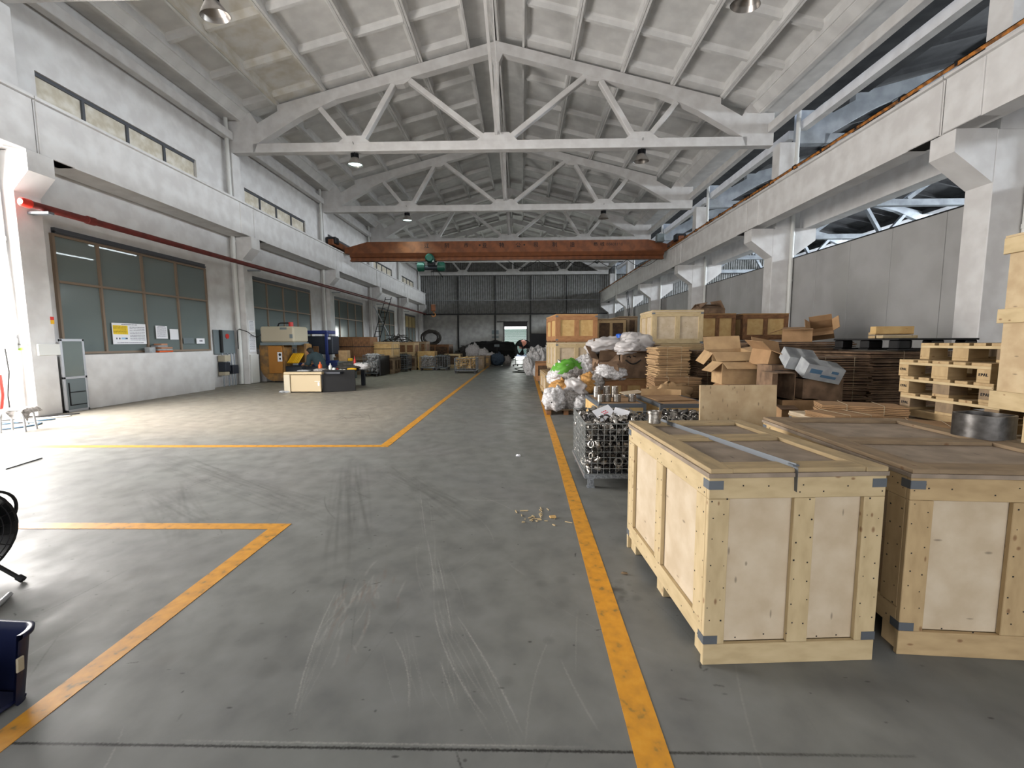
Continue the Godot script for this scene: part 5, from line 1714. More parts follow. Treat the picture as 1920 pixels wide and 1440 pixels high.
# ---------------------------------------------------------------- sacks and bags
func bag(called, label, at, r, mt, amp, freq, sd, turn = Vector3.ZERO, ridged := true, flat := 0.25, category := "bag", tie := true, group := ""):
	freq *= 0.62
	var s = mb()
	var o
	if tie:
		o = thing(called, label, category, T(at, turn.x, turn.y, turn.z), 0, group)
		blob(s, Transform3D(), r, amp, freq, sd, 30, 20, flat, ridged)
		obj("body", s, M[mt], o)
		s = mb()
		var p := []
		for i in 5: p.append(V(r.x * 0.1 * i, r.y * (0.86 + 0.09 * i), r.z * 0.05 * i))
		tube(s, p, [r.x * 0.35, r.x * 0.16, r.x * 0.1, r.x * 0.22, r.x * 0.3], 10)
		obj("gathered_neck", s, M[mt], o)
	else:
		blob(s, Transform3D(), r, amp, freq, sd, 30, 20, flat, ridged)
		o = obj(called, s, M[mt], null, T(at, turn.x, turn.y, turn.z))
		tag(o, label, category, group)
	return o

func build_sacks():
	rng.seed = 66
	# the pallet under them
	var pl = thing("wooden_pallet", "old brown pallet on the floor under the pile of bags", "pallet", V(0.78, 0, -7.95), 0)
	for z in [-0.36, -0.12, 0.12, 0.36]:
		var s = mb()
		bx(s, -0.36, 0.36, 0.075, 0.095, z - 0.06, z + 0.06)
		obj("deck_board", s, M.pine_grey, pl)
	for x in [-0.3, 0.0, 0.3]:
		var s = mb()
		bx(s, x - 0.04, x + 0.04, 0, 0.075, -0.45, 0.45)
		obj("bearer", s, M.brown_wood, pl)
	var w = bag("woven_sack", "white woven sack with dark holes at the near corner of the bag pile", V(0.585, 0.265, -7.62), V(0.185, 0.18, 0.2), "white_sack", 0.42, 0.5, 3)
	var s
	for q in [[-0.06, -0.02, 0.2], [0.075, 0.02, 0.185], [-0.02, -0.10, 0.185], [0.03, -0.09, 0.185]]:
		s = mb()
		blob(s, T(V(q[0], q[1], q[2] - 0.012)), Vector3(0.026, 0.03, 0.016), 0.3, 0.5, 4, 10, 8)
		obj("hole", s, M.ink, w)
	bag("woven_sack", "grey round sack beside the white holed sack", V(0.87, 0.235, -7.7), V(0.15, 0.17, 0.17), "grey_sack", 0.30, 0.5, 5)
	bag("plastic_bag", "clear grey bag slumped over the grey round sack", V(0.99, 0.43, -7.85), V(0.2, 0.16, 0.22), "film", 0.42, 0.6, 8)
	bag("woven_sack", "small white sack squeezed between the grey sack and the steel-edged crate", V(1.02, 0.2, -7.55), V(0.11, 0.12, 0.14), "white_sack", 0.3, 0.5, 11)
	bag("paper_sack", "creased brown paper sack behind the white holed sack", V(0.72, 0.42, -8.0), V(0.2, 0.13, 0.2), "brown_paper", 0.35, 0.5, 13, Vector3(0, 20, 14))
	bag("woven_sack", "dull grey sack under the green and white sack", V(0.84, 0.57, -8.2), V(0.19, 0.15, 0.2), "grey_sack", 0.3, 0.5, 17)
	var g = bag("woven_sack", "green and white printed sack lying aslant on the bag pile", V(0.76, 0.70, -8.25), V(0.27, 0.14, 0.2), "white_sack", 0.36, 0.5, 19, Vector3(0, 15, 38))
	s = mb()
	blob(s, T(V(0.06, 0.04, 0.02), 0, 0, -10), Vector3(0.22, 0.135, 0.2), 0.25, 0.5, 21, 24, 14, 0.25, true)
	obj("green_print", s, M.green_sack, g)
	var g2 = bag("woven_sack", "second green sack folded down beside the aslant one", V(1.0, 0.78, -8.3), V(0.17, 0.12, 0.17), "green_sack", 0.38, 0.5, 23, Vector3(0, -20, -42))
	s = mb()
	blob(s, T(V(0.09, -0.02, 0.03)), Vector3(0.12, 0.12, 0.17), 0.25, 0.5, 29, 20, 12, 0.25, true)
	obj("grey_lining", s, M.grey_sack, g2)
	bag("plastic_bag", "pale crumpled bag standing up behind the green sacks", V(1.22, 0.78, -8.35), V(0.17, 0.2, 0.17), "white_sack", 0.45, 0.6, 31)
	bag("paper_sack", "brown paper sack under the pale crumpled bag", V(1.19, 0.52, -7.85), V(0.14, 0.16, 0.14), "brown_paper", 0.35, 0.55, 37)
	bag("plastic_bag", "grey dotted bag hanging from the orange-railed crate", V(1.35, 0.56, -7.86), V(0.14, 0.16, 0.12), "grey_sack", 0.35, 0.6, 41)
	bag("plastic_sheet", "folded white plastic sheeting on the orange-railed crate", V(1.62, 0.73, -7.88), V(0.26, 0.12, 0.16), "white_sack", 0.42, 0.7, 43, Vector3(0, 8, -10), true, 0.5, "sheeting", false)
	bag("plastic_film", "crumpled clear film on the carton beside the stack of three", V(1.53, 1.20, -8.25), V(0.28, 0.125, 0.22), "film", 0.45, 0.6, 47, Vector3(0, 0, 10), true, 0.4, "film", false)
	bag("plastic_film", "big crumpled clear film bag on the arc-marked carton", V(2.14, 1.24, -8.2), V(0.28, 0.17, 0.24), "film", 0.40, 0.55, 53, Vector3(0, 0, -8), true, 0.35, "film", false)
	bag("plastic_film", "smaller clear film bag drooping over the arc-marked carton", V(1.92, 1.17, -7.92), V(0.2, 0.12, 0.17), "film", 0.42, 0.6, 59, Vector3(0, 0, 14), true, 0.3, "film", false)
	s = mb()
	box(s, T(V(1.93, 1.27, -8.62), 0, 10, 0), Vector3(0.11, 0.30, 0.16), 0.02); box(s, T(V(1.93, 1.27, -8.62), 0, 10, 0), Vector3(0.115, 0.02, 0.165))
	tag(obj("blue_package", s, M.blue_bright), "bright blue package behind the big film bag", "package")
	# sacks and a crate farther down the gangway
	var spots = [[0.28, 0.32, -16.6, 0.17, 0.34, 101, 12], [0.52, 0.42, -16.9, 0.18, 0.42, 103, -10], [0.80, 0.48, -17.1, 0.19, 0.46, 107, 8], [0.42, 0.5, -17.6, 0.18, 0.46, 109, 4], [0.72, 0.62, -17.8, 0.2, 0.42, 113, -6], [0.98, 0.6, -17.5, 0.18, 0.44, 127, 10], [0.62, 0.26, -16.1, 0.15, 0.25, 131, 20]]
	var pos = ["at the front beside the drum fan", "leaning second from the fan", "leaning against the small orange crate", "standing upright behind the front row beside the fan", "standing tallest in the back row", "at the back beside the stack of three", "low one lying at the foot of the row"]
	for i in spots.size():
		var q = spots[i]
		bag("woven_sack", "white woven sack " + pos[i], V(q[0], q[1], q[2]), V(q[3], q[4], q[3]), "white_sack", 0.4, 0.55, q[5], Vector3(0, 30 * i, q[6]), true, 0.2, "sack", true, "white sacks along the gangway")
	crate("wooden_crate", "small orange-framed crate beside the row of white sacks", V(0.78, 0, -14.5), 0, 0.62, 0.7, 0.62, {"ply": "ply_dark", "wood": "pine_orange", "mf": 0, "ms": 1, "bw": 0.08})
	# drum fan near the doorway
	fan(V(0.10, 0, -22.9), 0.42, 0.98, 24, "drum fan on a wheeled stand in front of the bright doorway", -25)

func fan(at, r, h, blades_n, label, turn):
	var f = thing("drum_fan", label, "fan", at, turn)
	var s = mb()
	var prof := []
	for i in 25:
		var a := TAU * i / 24.0
		prof.append(V(r * cos(a), h + r * sin(a), 0.11))
	lathe(s, Transform3D(Basis(Vector3.RIGHT, PI / 2), V(0, h, 0)), [Vector2(r - 0.012, -0.14), Vector2(r, -0.14), Vector2(r, 0.14), Vector2(r - 0.012, 0.14), Vector2(r - 0.012, -0.14)], 30)
	obj("drum", s, M.black, f)
	s = mb()
	for k in 6:
		var p := []
		for i in 25:
			var a := TAU * i / 24.0
			p.append(V(r * (k + 1) / 6.0 * cos(a), h + r * (k + 1) / 6.0 * sin(a), 0.15 - 0.008 * k))
		tube(s, p, 0.004, 5, false)
	for i in blades_n:
		var a = TAU * i / blades_n
		tube(s, [V(0.05 * cos(a), h + 0.05 * sin(a), 0.155), V(r * cos(a), h + r * sin(a), 0.12)], 0.003, 4)
	obj("grille", s, M.dark_metal, f)
	s = mb()
	for i in 3:
		var a := TAU * i / 3.0 + 0.3
		var pts := []
		for j in 5:
			for k in 5:
				var rr = 0.06 + (r - 0.1) * j / 4.0
				var aa := a + (k / 4.0 - 0.5) * 0.9
				pts.append(V(rr * cos(aa), h + rr * sin(aa), (k / 4.0 - 0.5) * 0.10))
		grid(s, pts, 4, 4)
	tube(s, [V(0, h, -0.1), V(0, h, 0.06)], 0.07, 14)
	obj("blades", s, M.dark_metal, f)
	s = mb()
	for x in [-1, 1]:
		tube(s, [V(x * (r + 0.03), h, 0), V(x * (r + 0.03), 0.10, 0), V(x * (r + 0.03), 0.06, 0.02)], 0.016, 8)
		tube(s, [V(x * (r + 0.03), 0.08, -0.28), V(x * (r + 0.03), 0.08, 0.28)], 0.016, 8)
		tube(s, [V(x * r, h, 0), V(x * (r + 0.05), h, 0)], 0.02, 8)
	tube(s, [V(-r - 0.03, 0.08, -0.2), V(r + 0.03, 0.08, -0.2)], 0.016, 8); tube(s, [V(-r - 0.03, 0.30, 0), V(r + 0.03, 0.30, 0)], 0.013, 8)
	obj("stand", s, M.black, f)
	for x in [-1, 1]:
		for z in [-0.26, 0.26]:
			s = mb()
			tube(s, [V(x * (r + 0.03) - 0.015, 0.045, z), V(x * (r + 0.03) + 0.015, 0.045, z)], 0.045, 12)
			obj("wheel", s, M.rubber, f)
	return f

# ---------------------------------------------------------------- the window side
func notice(called, label, x, y, z, w, h, m, turn = 90.0, group = ""):
	var s = mb()
	sheet_of_paper(s, Transform3D(), w, h)
	return tag(obj(called, s, m, null, T(V(x, y, z), 0, turn, 0)), label, "notice", group)

func build_window_side():
	rng.seed = 71
	var ink := Color(0.25, 0.25, 0.3)
	var rows := []
	for i in 9: rows.append([128, 30 + i * 14, 118, 4, ink])
	rows.append([70, 8, 116, 6, ink])
	for i in 6: rows.append([8, 26 + i * 11, 96, 4, Color(0.55, 0.42, 0.1)])
	rows.append([30, 166, 200, 4, ink])
	var poster = print_sheet("poster_print", 256, 180, [[6, 20, 108, 76, Color(0.93, 0.80, 0.22)], [62, 122, 30, 16, Color(0.62, 0.78, 0.90)], [92, 124, 16, 12, Color(0.2, 0.3, 0.4)], [24, 124, 8, 14, Color(0.3, 0.3, 0.35)], [44, 124, 10, 14, Color(0.3, 0.3, 0.35)]], rows)
	notice("notice_board", "large white notice with a yellow block on the first office window", -8.755, 1.49, -9.61, 0.84, 0.46, poster)
	rows = []
	for i in 14: rows.append([10, 14 + i * 8, 80, 3, Color(0.45, 0.45, 0.5)])
	var page = print_sheet("page_print", 100, 140, [[18, 6, 64, 4, Color(0.3, 0.3, 0.35)]], rows)
	notice("paper_notice", "white printed page on the first office window beside the large notice", -8.755, 1.545, -10.48, 0.34, 0.31, page)
	notice("paper_notice", "plain pale page on the first office window beside the printed page", -8.757, 1.50, -10.86, 0.27, 0.26, M.paper)
	var blk = print_sheet("label_print", 80, 48, [[30, 16, 10, 14, ink], [46, 16, 10, 14, ink]], [])
	notice("paper_label", "small white label with dark characters low on the first office window", -8.755, 1.335, -11.75, 0.30, 0.145, blk)
	notice("paper_label", "greyish worn label low on the first office window", -8.757, 1.34, -11.33, 0.36, 0.15, M.machine_grey)
	# things on the sill
	var s = mb()
	box(s, T(V(-8.62, 1.125, -9.95)), Vector3(0.12, 0.13, 0.17), 0.005)
	tag(obj("small_box", s, M.carton_white), "small cream box on the sill under the large notice", "box")
	for i in 5:
		s = mb()
		box(s, T(V(-8.63 + rng.randf_range(-0.02, 0.02), 1.083 + i * 0.042, -10.3 + [0.0, 0.02, -0.02, 0.05, 0.04][i]), 0, rng.randf_range(-12, 12), 0), Vector3(0.22, 0.038, [0.40, 0.38, 0.34, 0.24, 0.16][i]), 0.008)
		tag(obj("paper_packet", s, [M.bottle_orange, M.carton_white, M.skin, M.carton_white, M.skin][i]), ["lowest, orange packet", "second, white packet", "middle, pinkish packet", "fourth, short white packet", "topmost, smallest pinkish packet"][i] + " of the heap on the window sill", "packet", "packets on the window sill")
	# aluminium panel between column and low wall
	var pn = thing("aluminium_screen", "grey aluminium framed screen standing between the column and the low wall", "screen", V(-8.42, 0, -7.99), 90)
	s = mb()
	for x in [-0.21, 0.19]: bx(s, x, x + 0.035, 0, 1.36, -0.02, 0.02, 0.003)
	for y in [0.0, 0.62, 1.32]: bx(s, -0.21, 0.225, y, y + 0.045, -0.02, 0.02, 0.003)
	obj("frame", s, M.alu, pn)
	s = mb()
	bx(s, -0.18, 0.20, 0.66, 1.33, -0.006, 0.006)
	obj("upper_pane", s, M.office_glass, pn)
	s = mb()
	bx(s, -0.18, 0.20, 0.04, 0.63, -0.006, 0.006)
	obj("lower_panel", s, M.machine_grey, pn)
	s = mb()
	bx(s, -0.13, 0.17, 0.36, 0.375, 0.004, 0.02); bx(s, -0.13, -0.115, 0.12, 0.55, 0.004, 0.02); bx(s, -0.13, 0.17, 0.12, 0.135, 0.004, 0.02)
	obj("batten", s, M.dark_metal, pn)
	# warehouse sign and tray on the first column
	var sg = thing("warehouse_sign", "white sign with green corner and black characters on the nearest column", "sign", V(-8.66, 1.30, -7.322))
	s = mb()
	box(s, Transform3D(), Vector3(0.36, 0.27, 0.008), 0.001)
	obj("board", s, M.paper, sg)
	s = mb()
	glyph(s, T(V(-0.085, 0.005, 0.005)), "cang", 0.07, 0.009)
	glyph(s, T(V(0.03, 0.005, 0.005)), "ku", 0.07, 0.009)
	lettering(s, T(V(0, -0.03, 0.005)), "Warehouse", 0.048)
	obj("lettering", s, M.ink, sg)
	s = mb()
	prism(s, T(V(0, 0, 0.005)), PackedVector2Array([Vector2(-0.06, -0.134), Vector2(0.179, -0.134), Vector2(0.179, -0.05)]), 0.002)
	obj("green_corner", s, mat("lime", Color(0.72, 0.86, 0.36), 0.7), sg)
	s = mb()
	bx(s, -8.45, -8.41, 1.07, 1.27, -7.80, -7.42, 0.006)
	tag(obj("document_tray", s, M.white_plastic), "grey white paper holder on the inner face of the nearest column", "holder")
	for i in 2:
		s = mb()
		bx(s, -8.45, -8.444, [1.70, 1.63][i], [1.76, 1.70][i], -7.76, -7.70)
		tag(obj("sticker", s, [M.red_cap, M.guard_yellow][i]), ["small red sticker", "small yellow sticker"][i] + " on the edge of the nearest column", "sticker")
	# notices on the second column
	notice("paper_notice", "bluish page hung on the inner face of the second column", -8.447, 1.80, -13.56, 0.28, 0.35, page, 90)
	notice("paper_notice", "long white page hung lower on the second column", -8.446, 1.27, -13.55, 0.34, 0.54, page, 90)
	s = mb()
	bx(s, -8.45, -8.40, 0.02, 0.92, -13.76, -13.36, 0.008); bx(s, -8.402, -8.394, 0.36, 0.44, -13.65, -13.50)
	tag(obj("junction_cabinet", s, M.white_plastic), "flat pale cabinet at the foot of the second column", "cabinet")
	# electrical boxes at the end of the low wall
	var eb = thing("switch_board", "grey electrical board with a round red sign beside the second column", "switchboard", V(-8.81, 0, -12.72))
	s = mb()
	bx(s, 0.0, 0.05, 0.95, 1.66, -0.47, 0.42, 0.01)
	obj("back_plate", s, M.machine_grey, eb)
	s = mb()
	tube(s, [V(0.05, 1.48, -0.12), V(0.065, 1.48, -0.12)], 0.075, 18)
	obj("red_sign", s, M.bottle_red, eb)
	s = mb()
	bx(s, 0.05, 0.10, 1.0, 1.66, 0.14, 0.22)
	obj("cable_duct", s, M.black, eb)
	for q in [[0.74, 0.92, 0.05, 0.3, "cream"], [0.45, 0.72, 0.08, 0.3, "dark"], [0.36, 0.62, -0.28, -0.02, "dark"], [0.34, 0.44, 0.14, 0.32, "cream"]]:
		s = mb()
		bx(s, 0.02, 0.24, q[0], q[1], q[2], q[3], 0.012)
		obj("switch_box", s, M.machine_cream if q[4] == "cream" else M.machine_dark, eb)
	s = mb()
	for z in [0.18, -0.05, -0.2, -0.34]: tube(s, [V(0.08, 0.0, z), V(0.08, 0.97, z)], 0.02, 8)
	obj("conduit", s, M.galvanised, eb)
	s = mb()
	tube(s, [V(-8.66, 1.1, -13.17), V(-8.66, 1.66, -13.17), V(-8.60, 1.70, -13.19), V(-8.40, 1.62, -13.26), V(-8.36, 1.50, -13.45), V(-8.36, 1.46, -13.65), V(-8.33, 1.52, -13.80), V(-8.25, 1.70, -13.98), V(-8.2, 1.82, -14.1)], 0.012, 6)
	tag(obj("power_cable", s, M.rubber), "black power cable sagging from the drain pipe to the cream machine", "cable")
	build_machines()
	build_workbench()
	build_person()
	# stacked crates and baskets along the windows
	var cg = "crates along the windows"
	for k in 2:
		var c = crate("strapped_crate", ["brown strapped crate, the one nearer the blue press", "brown strapped crate, the one farther from the blue press"][k], V(-7.05 + k * 0.72, 0.70, -17.6), 0, 0.71, 0.9, 0.80, {"ply": "brown_wood", "wood": "brown_wood", "mf": 0, "ms": 0, "bw": 0.05, "group": cg, "skid": 0.03, "lid": 0.02})
		s = mb()
		box(s, T(V(0, 0.42, 0)), Vector3(0.722, 0.022, 0.912))
		obj("strap", s, M.black, c)
	crate("wooden_crate", "dark crate under the two brown strapped crates", V(-6.7, 0, -17.6), 0, 1.5, 0.95, 0.70, {"ply": "ply_dark", "wood": "pine_grey", "group": cg})
	var yc = crate("strapped_crate", "yellow strapped crate beside the two brown ones", V(-5.65, 0.66, -18.0), -3, 0.95, 0.85, 0.64, {"ply": "ply_yellow", "wood": "pine", "mf": 0, "ms": 0, "bw": 0.07, "group": cg, "skid": 0.03, "lid": 0.02})
	s = mb()
	box(s, T(V(0, 0.36, 0)), Vector3(0.962, 0.022, 0.862))
	obj("strap", s, M.black, yc)
	crate("wooden_crate", "dark crate under the yellow strapped crate", V(-5.7, 0, -18.1), 0, 1.05, 0.9, 0.66, {"ply": "ply_dark", "wood": "pine_grey", "group": cg})
	crate("wooden_crate", "brown crate with a pale end frame beyond the yellow strapped crate", V(-5.3, 0.66, -20.4), 0, 0.8, 0.9, 0.62, {"ply": "brown_wood", "wood": "pine", "mf": 1, "ms": 0, "group": cg})
	crate("wooden_crate", "brown crate with slatted front farther along the windows", V(-5.25, 0.66, -22.4), 0, 0.9, 0.9, 0.66, {"ply": "brown_wood", "wood": "pine_grey", "mf": 2, "ms": 0, "group": cg})
	crate("wooden_crate", "dark crate that carries the two brown crates beyond", V(-5.3, 0, -21.5), 0, 0.92, 3.0, 0.66, {"ply": "ply_dark", "wood": "pine_grey", "group": cg})
	crate("wooden_crate", "dark crate at the end of the row under the coiled hose", V(-5.4, 0, -26.0), 0, 2.4, 1.6, 1.15, {"ply": "ply_dark", "wood": "brown_wood", "mf": 2, "group": cg})
	crate("wooden_crate", "tall yellow plywood crate between the rows of mesh boxes", V(-4.42, 0, -20.45), 0, 0.8, 0.6, 0.86, {"ply": "ply_yellow", "wood": "ply_yellow", "mf": 0, "ms": 0, "group": cg})
	crate("wooden_crate", "pale open-fronted crate behind the mesh boxes", V(-3.4, 0, -21.8), 0, 0.8, 0.8, 0.70, {"ply": "ply_dark", "wood": "pine_pale", "mf": 0, "ms": 0, "group": cg, "lid": 0.0})
	var sheet = mb()
	bx(sheet, -5.38, -5.33, 0.02, 0.76, -17.5, -16.35, 0.01)
	tag(obj("steel_sheet", sheet, M.dark_metal), "dark steel sheet standing on edge beside the silver mesh box", "sheet")
	far_basket("mesh box of silver fittings beside the black workbench panel", -5.95, -5.42, -16.25, -17.1, 0.80, "white_sack", 201)
	far_basket("mesh box of dark scrap beyond the steel sheet", -5.55, -5.0, -18.9, -19.7, 0.72, "scrap", 203)
	far_basket("mesh box of mixed grey scrap, first of the pair before the yellow plywood crate", -4.6, -3.95, -19.6, -20.0, 0.62, "grey_sack", 207)
	far_basket("mesh box of reddish scrap, second of the pair before the pale open crate", -3.9, -3.35, -19.6, -20.4, 0.66, "scrap", 211)
	var yb = far_basket("low mesh box of pale yellow blanks at the gangway line", -2.75, -1.85, -17.8, -18.6, 0.62, "ply_yellow", 213)
	crate("wooden_crate", "grey brown crate behind the mesh box of yellow blanks", V(-2.2, 0, -21.0), 0, 0.9, 1.0, 0.60, {"ply": "ply_grey", "wood": "pine_grey", "group": cg})
	crate("wooden_crate", "small crate next to the blue bag by the gangway", V(-1.95, 0, -23.4), 0, 0.6, 0.8, 0.55, {"ply": "ply_yellow", "wood": "pine_grey", "mf": 0, "ms": 0, "group": cg})
	# small carton with a yellow package on a grey drum
	s = mb()
	bx(s, -6.45, -5.95, 0, 0.62, -15.6, -15.1, 0.02)
	tag(obj("grey_pedestal", s, M.machine_grey), "grey pedestal between workbench and silver mesh box", "pedestal")
	carton("yellowish carton on the grey pedestal", T(V(-6.28, 0.622, -15.35)), 0.30, 0.38, 0.3, [0, 0, 0, 0], "cardboard_pale")
	s = mb()
	box(s, T(V(-6.02, 0.68, -15.2)), Vector3(0.14, 0.11, 0.14), 0.02)
	tag(obj("yellow_package", s, M.guard_yellow), "orange yellow package beside the yellowish carton", "package")
	# crossed poles and ladder before the fourth window
	s = mb()
	tube(s, [V(-8.35, 3.35, -24.8), V(-8.05, 0.02, -29.2)], 0.035, 8)
	tag(obj("steel_pole", s, M.alu), "pale steel pole leaning across the fourth window", "pole")
	ladder("steel ladder leaning across the fourth window, crossing the pale pole", V(-8.0, 0.0, -22.6), V(-8.35, 4.1, -27.6), V(-0.18, 0, 0.0), 14)
	ladder("dark ladder leaning against a column on the crate side", V(7.0, 0.0, -27.4), V(6.45, 4.3, -27.0), V(0, 0, 0.16), 14)

func ladder(label, a: Vector3, b: Vector3, across: Vector3, n):
	var l = thing("ladder", label, "ladder")
	for sg in [-1.0, 1.0]:
		var s = mb()
		tube(s, [a + across * sg, b + across * sg], 0.025, 6)
		obj("stile", s, M.dark_metal, l)
	for i in n:
		var s = mb()
		var p := a.lerp(b, (i + 0.5) / n)
		tube(s, [p - across, p + across], 0.016, 6)
		obj("rung", s, M.dark_metal, l)

func far_basket(label, x0, x1, z0, z1, h, fill, sd):
	var b = thing("mesh_box", label, "basket", Vector3.ZERO, 0, "mesh boxes along the windows")
	var y0 := 0.12
	for q in [[V(x0, 0, z0), V(x1, 0, z0)], [V(x1, 0, z0), V(x1, 0, z1)], [V(x0, 0, z0), V(x0, 0, z1)], [V(x0, 0, z1), V(x1, 0, z1)]]:
		var s = mb()
		var l: float = q[0].distance_to(q[1])
		var n := int(l / 0.1)
		for i in n + 1:
			var p: Vector3 = q[0].lerp(q[1], float(i) / n)
			tube(s, [p + V(0, y0, 0), p + V(0, h, 0)], 0.012 if i == 0 or i == n else 0.004, 4)
		for j in 7: tube(s, [q[0] + V(0, lerpf(y0, h, j / 6.0), 0), q[1] + V(0, lerpf(y0, h, j / 6.0), 0)], 0.004 if j < 6 and j > 0 else 0.012, 4)
		obj("mesh_side", s, M.galvanised, b)
	var s2 = mb()
	bx(s2, x0, x1, y0 - 0.03, y0, z1, z0)
	for x in [x0 + 0.05, x1 - 0.05]:
		for z in [z0 - 0.05, z1 + 0.05]: bx(s2, x - 0.03, x + 0.03, 0, y0, z - 0.03, z + 0.03)
	obj("base_frame", s2, M.dark_metal, b)
	# what is in it: a mass of small pieces
	var s = mb()
	var r := RandomNumberGenerator.new()
	r.seed = sd
	for i in 150:
		var sz := Vector3(r.randf_range(0.05, 0.14), r.randf_range(0.04, 0.08), r.randf_range(0.04, 0.1))
		box(s, T(V(r.randf_range(x0 + 0.08, x1 - 0.08), r.randf_range(y0 + 0.06, h - 0.02) if i < 100 else h - 0.03 + r.randf_range(-0.03, 0.05), r.randf_range(z1 + 0.08, z0 - 0.08)), r.randf() * 360, r.randf() * 360, r.randf() * 360), sz, 0.01)
	tag(obj("scrap_pieces", s, M[fill]), "mass of small pieces in the " + label, "scrap", "", "stuff")
	return b

func build_machines():
	# cream and brown machine behind the second column
	var m = thing("forming_machine", "cream hooded brown machine with rounded foot beside the second column", "machine", V(-7.85, 0, -14.25))
	var s = mb()
	bx(s, -0.5, 0.60, 1.29, 1.80, -0.5, 0.45, 0.05)
	obj("hood", s, M.machine_cream, m)
	s = mb()
	bx(s, -0.505, 0.605, 1.20, 1.29, -0.5, 0.46, 0.01)
	obj("stripe", s, M.machine_grey, m)
	s = mb()
	bx(s, 0.16, 0.38, 1.70, 1.765, 0.452, 0.458); bx(s, 0.46, 0.56, 1.42, 1.55, 0.452, 0.458)
	obj("name_plate", s, M.machine_grey, m)
	s = mb()
	var pp := PackedVector2Array([Vector2(0.12, 1.22), Vector2(-0.5, 1.22)])
	for i in 9:
		var a := PI + PI * 0.5 * i / 8.0
		pp.append(Vector2(-0.02 + 0.48 * cos(a), 0.52 + 0.48 * sin(a)))
	pp.append(Vector2(0.3, 0.04)); pp.append(Vector2(0.3, 1.22))
	prism(s, T(V(-0.1, 0, 0.1)), pp, 0.5)
	obj("body_plate", s, M.machine_brown, m)
	s = mb()
	bx(s, -0.28, 0.16, 0.30, 1.18, 0.36, 0.42, 0.01)
	obj("side_guard", s, mat("guard_orange", Color(0.66, 0.44, 0.16), 0.6), m)
	var st = part("sticker", m)
	s = mb()
	bx(s, 0.02, 0.17, 0.68, 0.98, 0.421, 0.424)
	obj("label_paper", s, M.paper, st)
	s = mb()
	blob(s, T(V(0.10, 0.90, 0.425)), Vector3(0.045, 0.045, 0.002), 0.2, 0.6, 3, 12, 8); blob(s, T(V(0.10, 0.77, 0.425)), Vector3(0.03, 0.035, 0.002), 0.2, 0.6, 4, 12, 8)
	obj("drawing", s, M.ink, st)
	s = mb()
	for i in 7: tube(s, [V(0.22 + i * 0.055, 0.62, 0.2), V(0.30 + i * 0.055, 0.92, -0.05)], 0.028, 10)
	obj("roller", s, M.guard_yellow, m)
	s = mb()
	bx(s, 0.25, 0.72, 0.60, 1.22, -0.46, -0.36, 0.01); bx(s, 0.68, 0.76, 0.3, 1.25, -0.3, 0.0, 0.01)
	obj("frame", s, M.machine_brown, m)
	s = mb()
	bx(s, -0.2, 0.75, 0.0, 0.52, -0.4, 0.3, 0.02)
	obj("bed", s, M.machine_dark, m)
	s = mb()
	tube(s, [V(-0.1, 1.80, 0.1), V(-0.06, 1.90, 0.1), V(0.0, 1.92, 0.1), V(0.34, 1.92, 0.1)], 0.022, 8)
	obj("hydraulic_pipe", s, M.dark_metal, m)
	s = mb()
	tube(s, [V(0.34, 1.80, 0.1), V(0.34, 1.95, 0.1)], 0.07, 12)
	obj("valve", s, M.bottle_red, m)
	# blue press
	var b = thing("blue_press", "blue hydraulic press with dark front between the second and third columns", "press", V(-7.55, 0, -16.1))
	s = mb()
	bx(s, -0.62, 0.50, 1.60, 1.72, -0.4, 0.35, 0.02); bx(s, -0.62, -0.54, 0.3, 1.62, 0.2, 0.35, 0.01); bx(s, 0.40, 0.50, 0.2, 1.66, 0.2, 0.35, 0.01)
	obj("frame", s, M.machine_blue, b)
	s = mb()
	bx(s, -0.40, 0.66, 0.85, 1.52, -0.3, 0.30, 0.03)
	obj("front_housing", s, M.machine_dark, b)
	s = mb()
	bx(s, 0.45, 0.6, 1.40, 1.48, 0.302, 0.306); bx(s, 0.05, 0.2, 1.53, 1.555, 0.32, 0.34)
	obj("name_plate", s, M.paper, b)
	s = mb()
	bx(s, -0.2, 0.85, 0.0, 0.62, -0.35, 0.4, 0.06)
	obj("base", s, M.machine_blue, b)
	s = mb()
	tube(s, [V(0.42, 0.62, 0.15), V(0.42, 0.88, 0.15)], 0.08, 12)
	obj("ram", s, M.steel, b)
	s = mb()
	bx(s, -0.05, 0.16, 0.86, 1.15, 0.32, 0.36, 0.01)
	obj("control_panel", s, M.brown_wood, b)

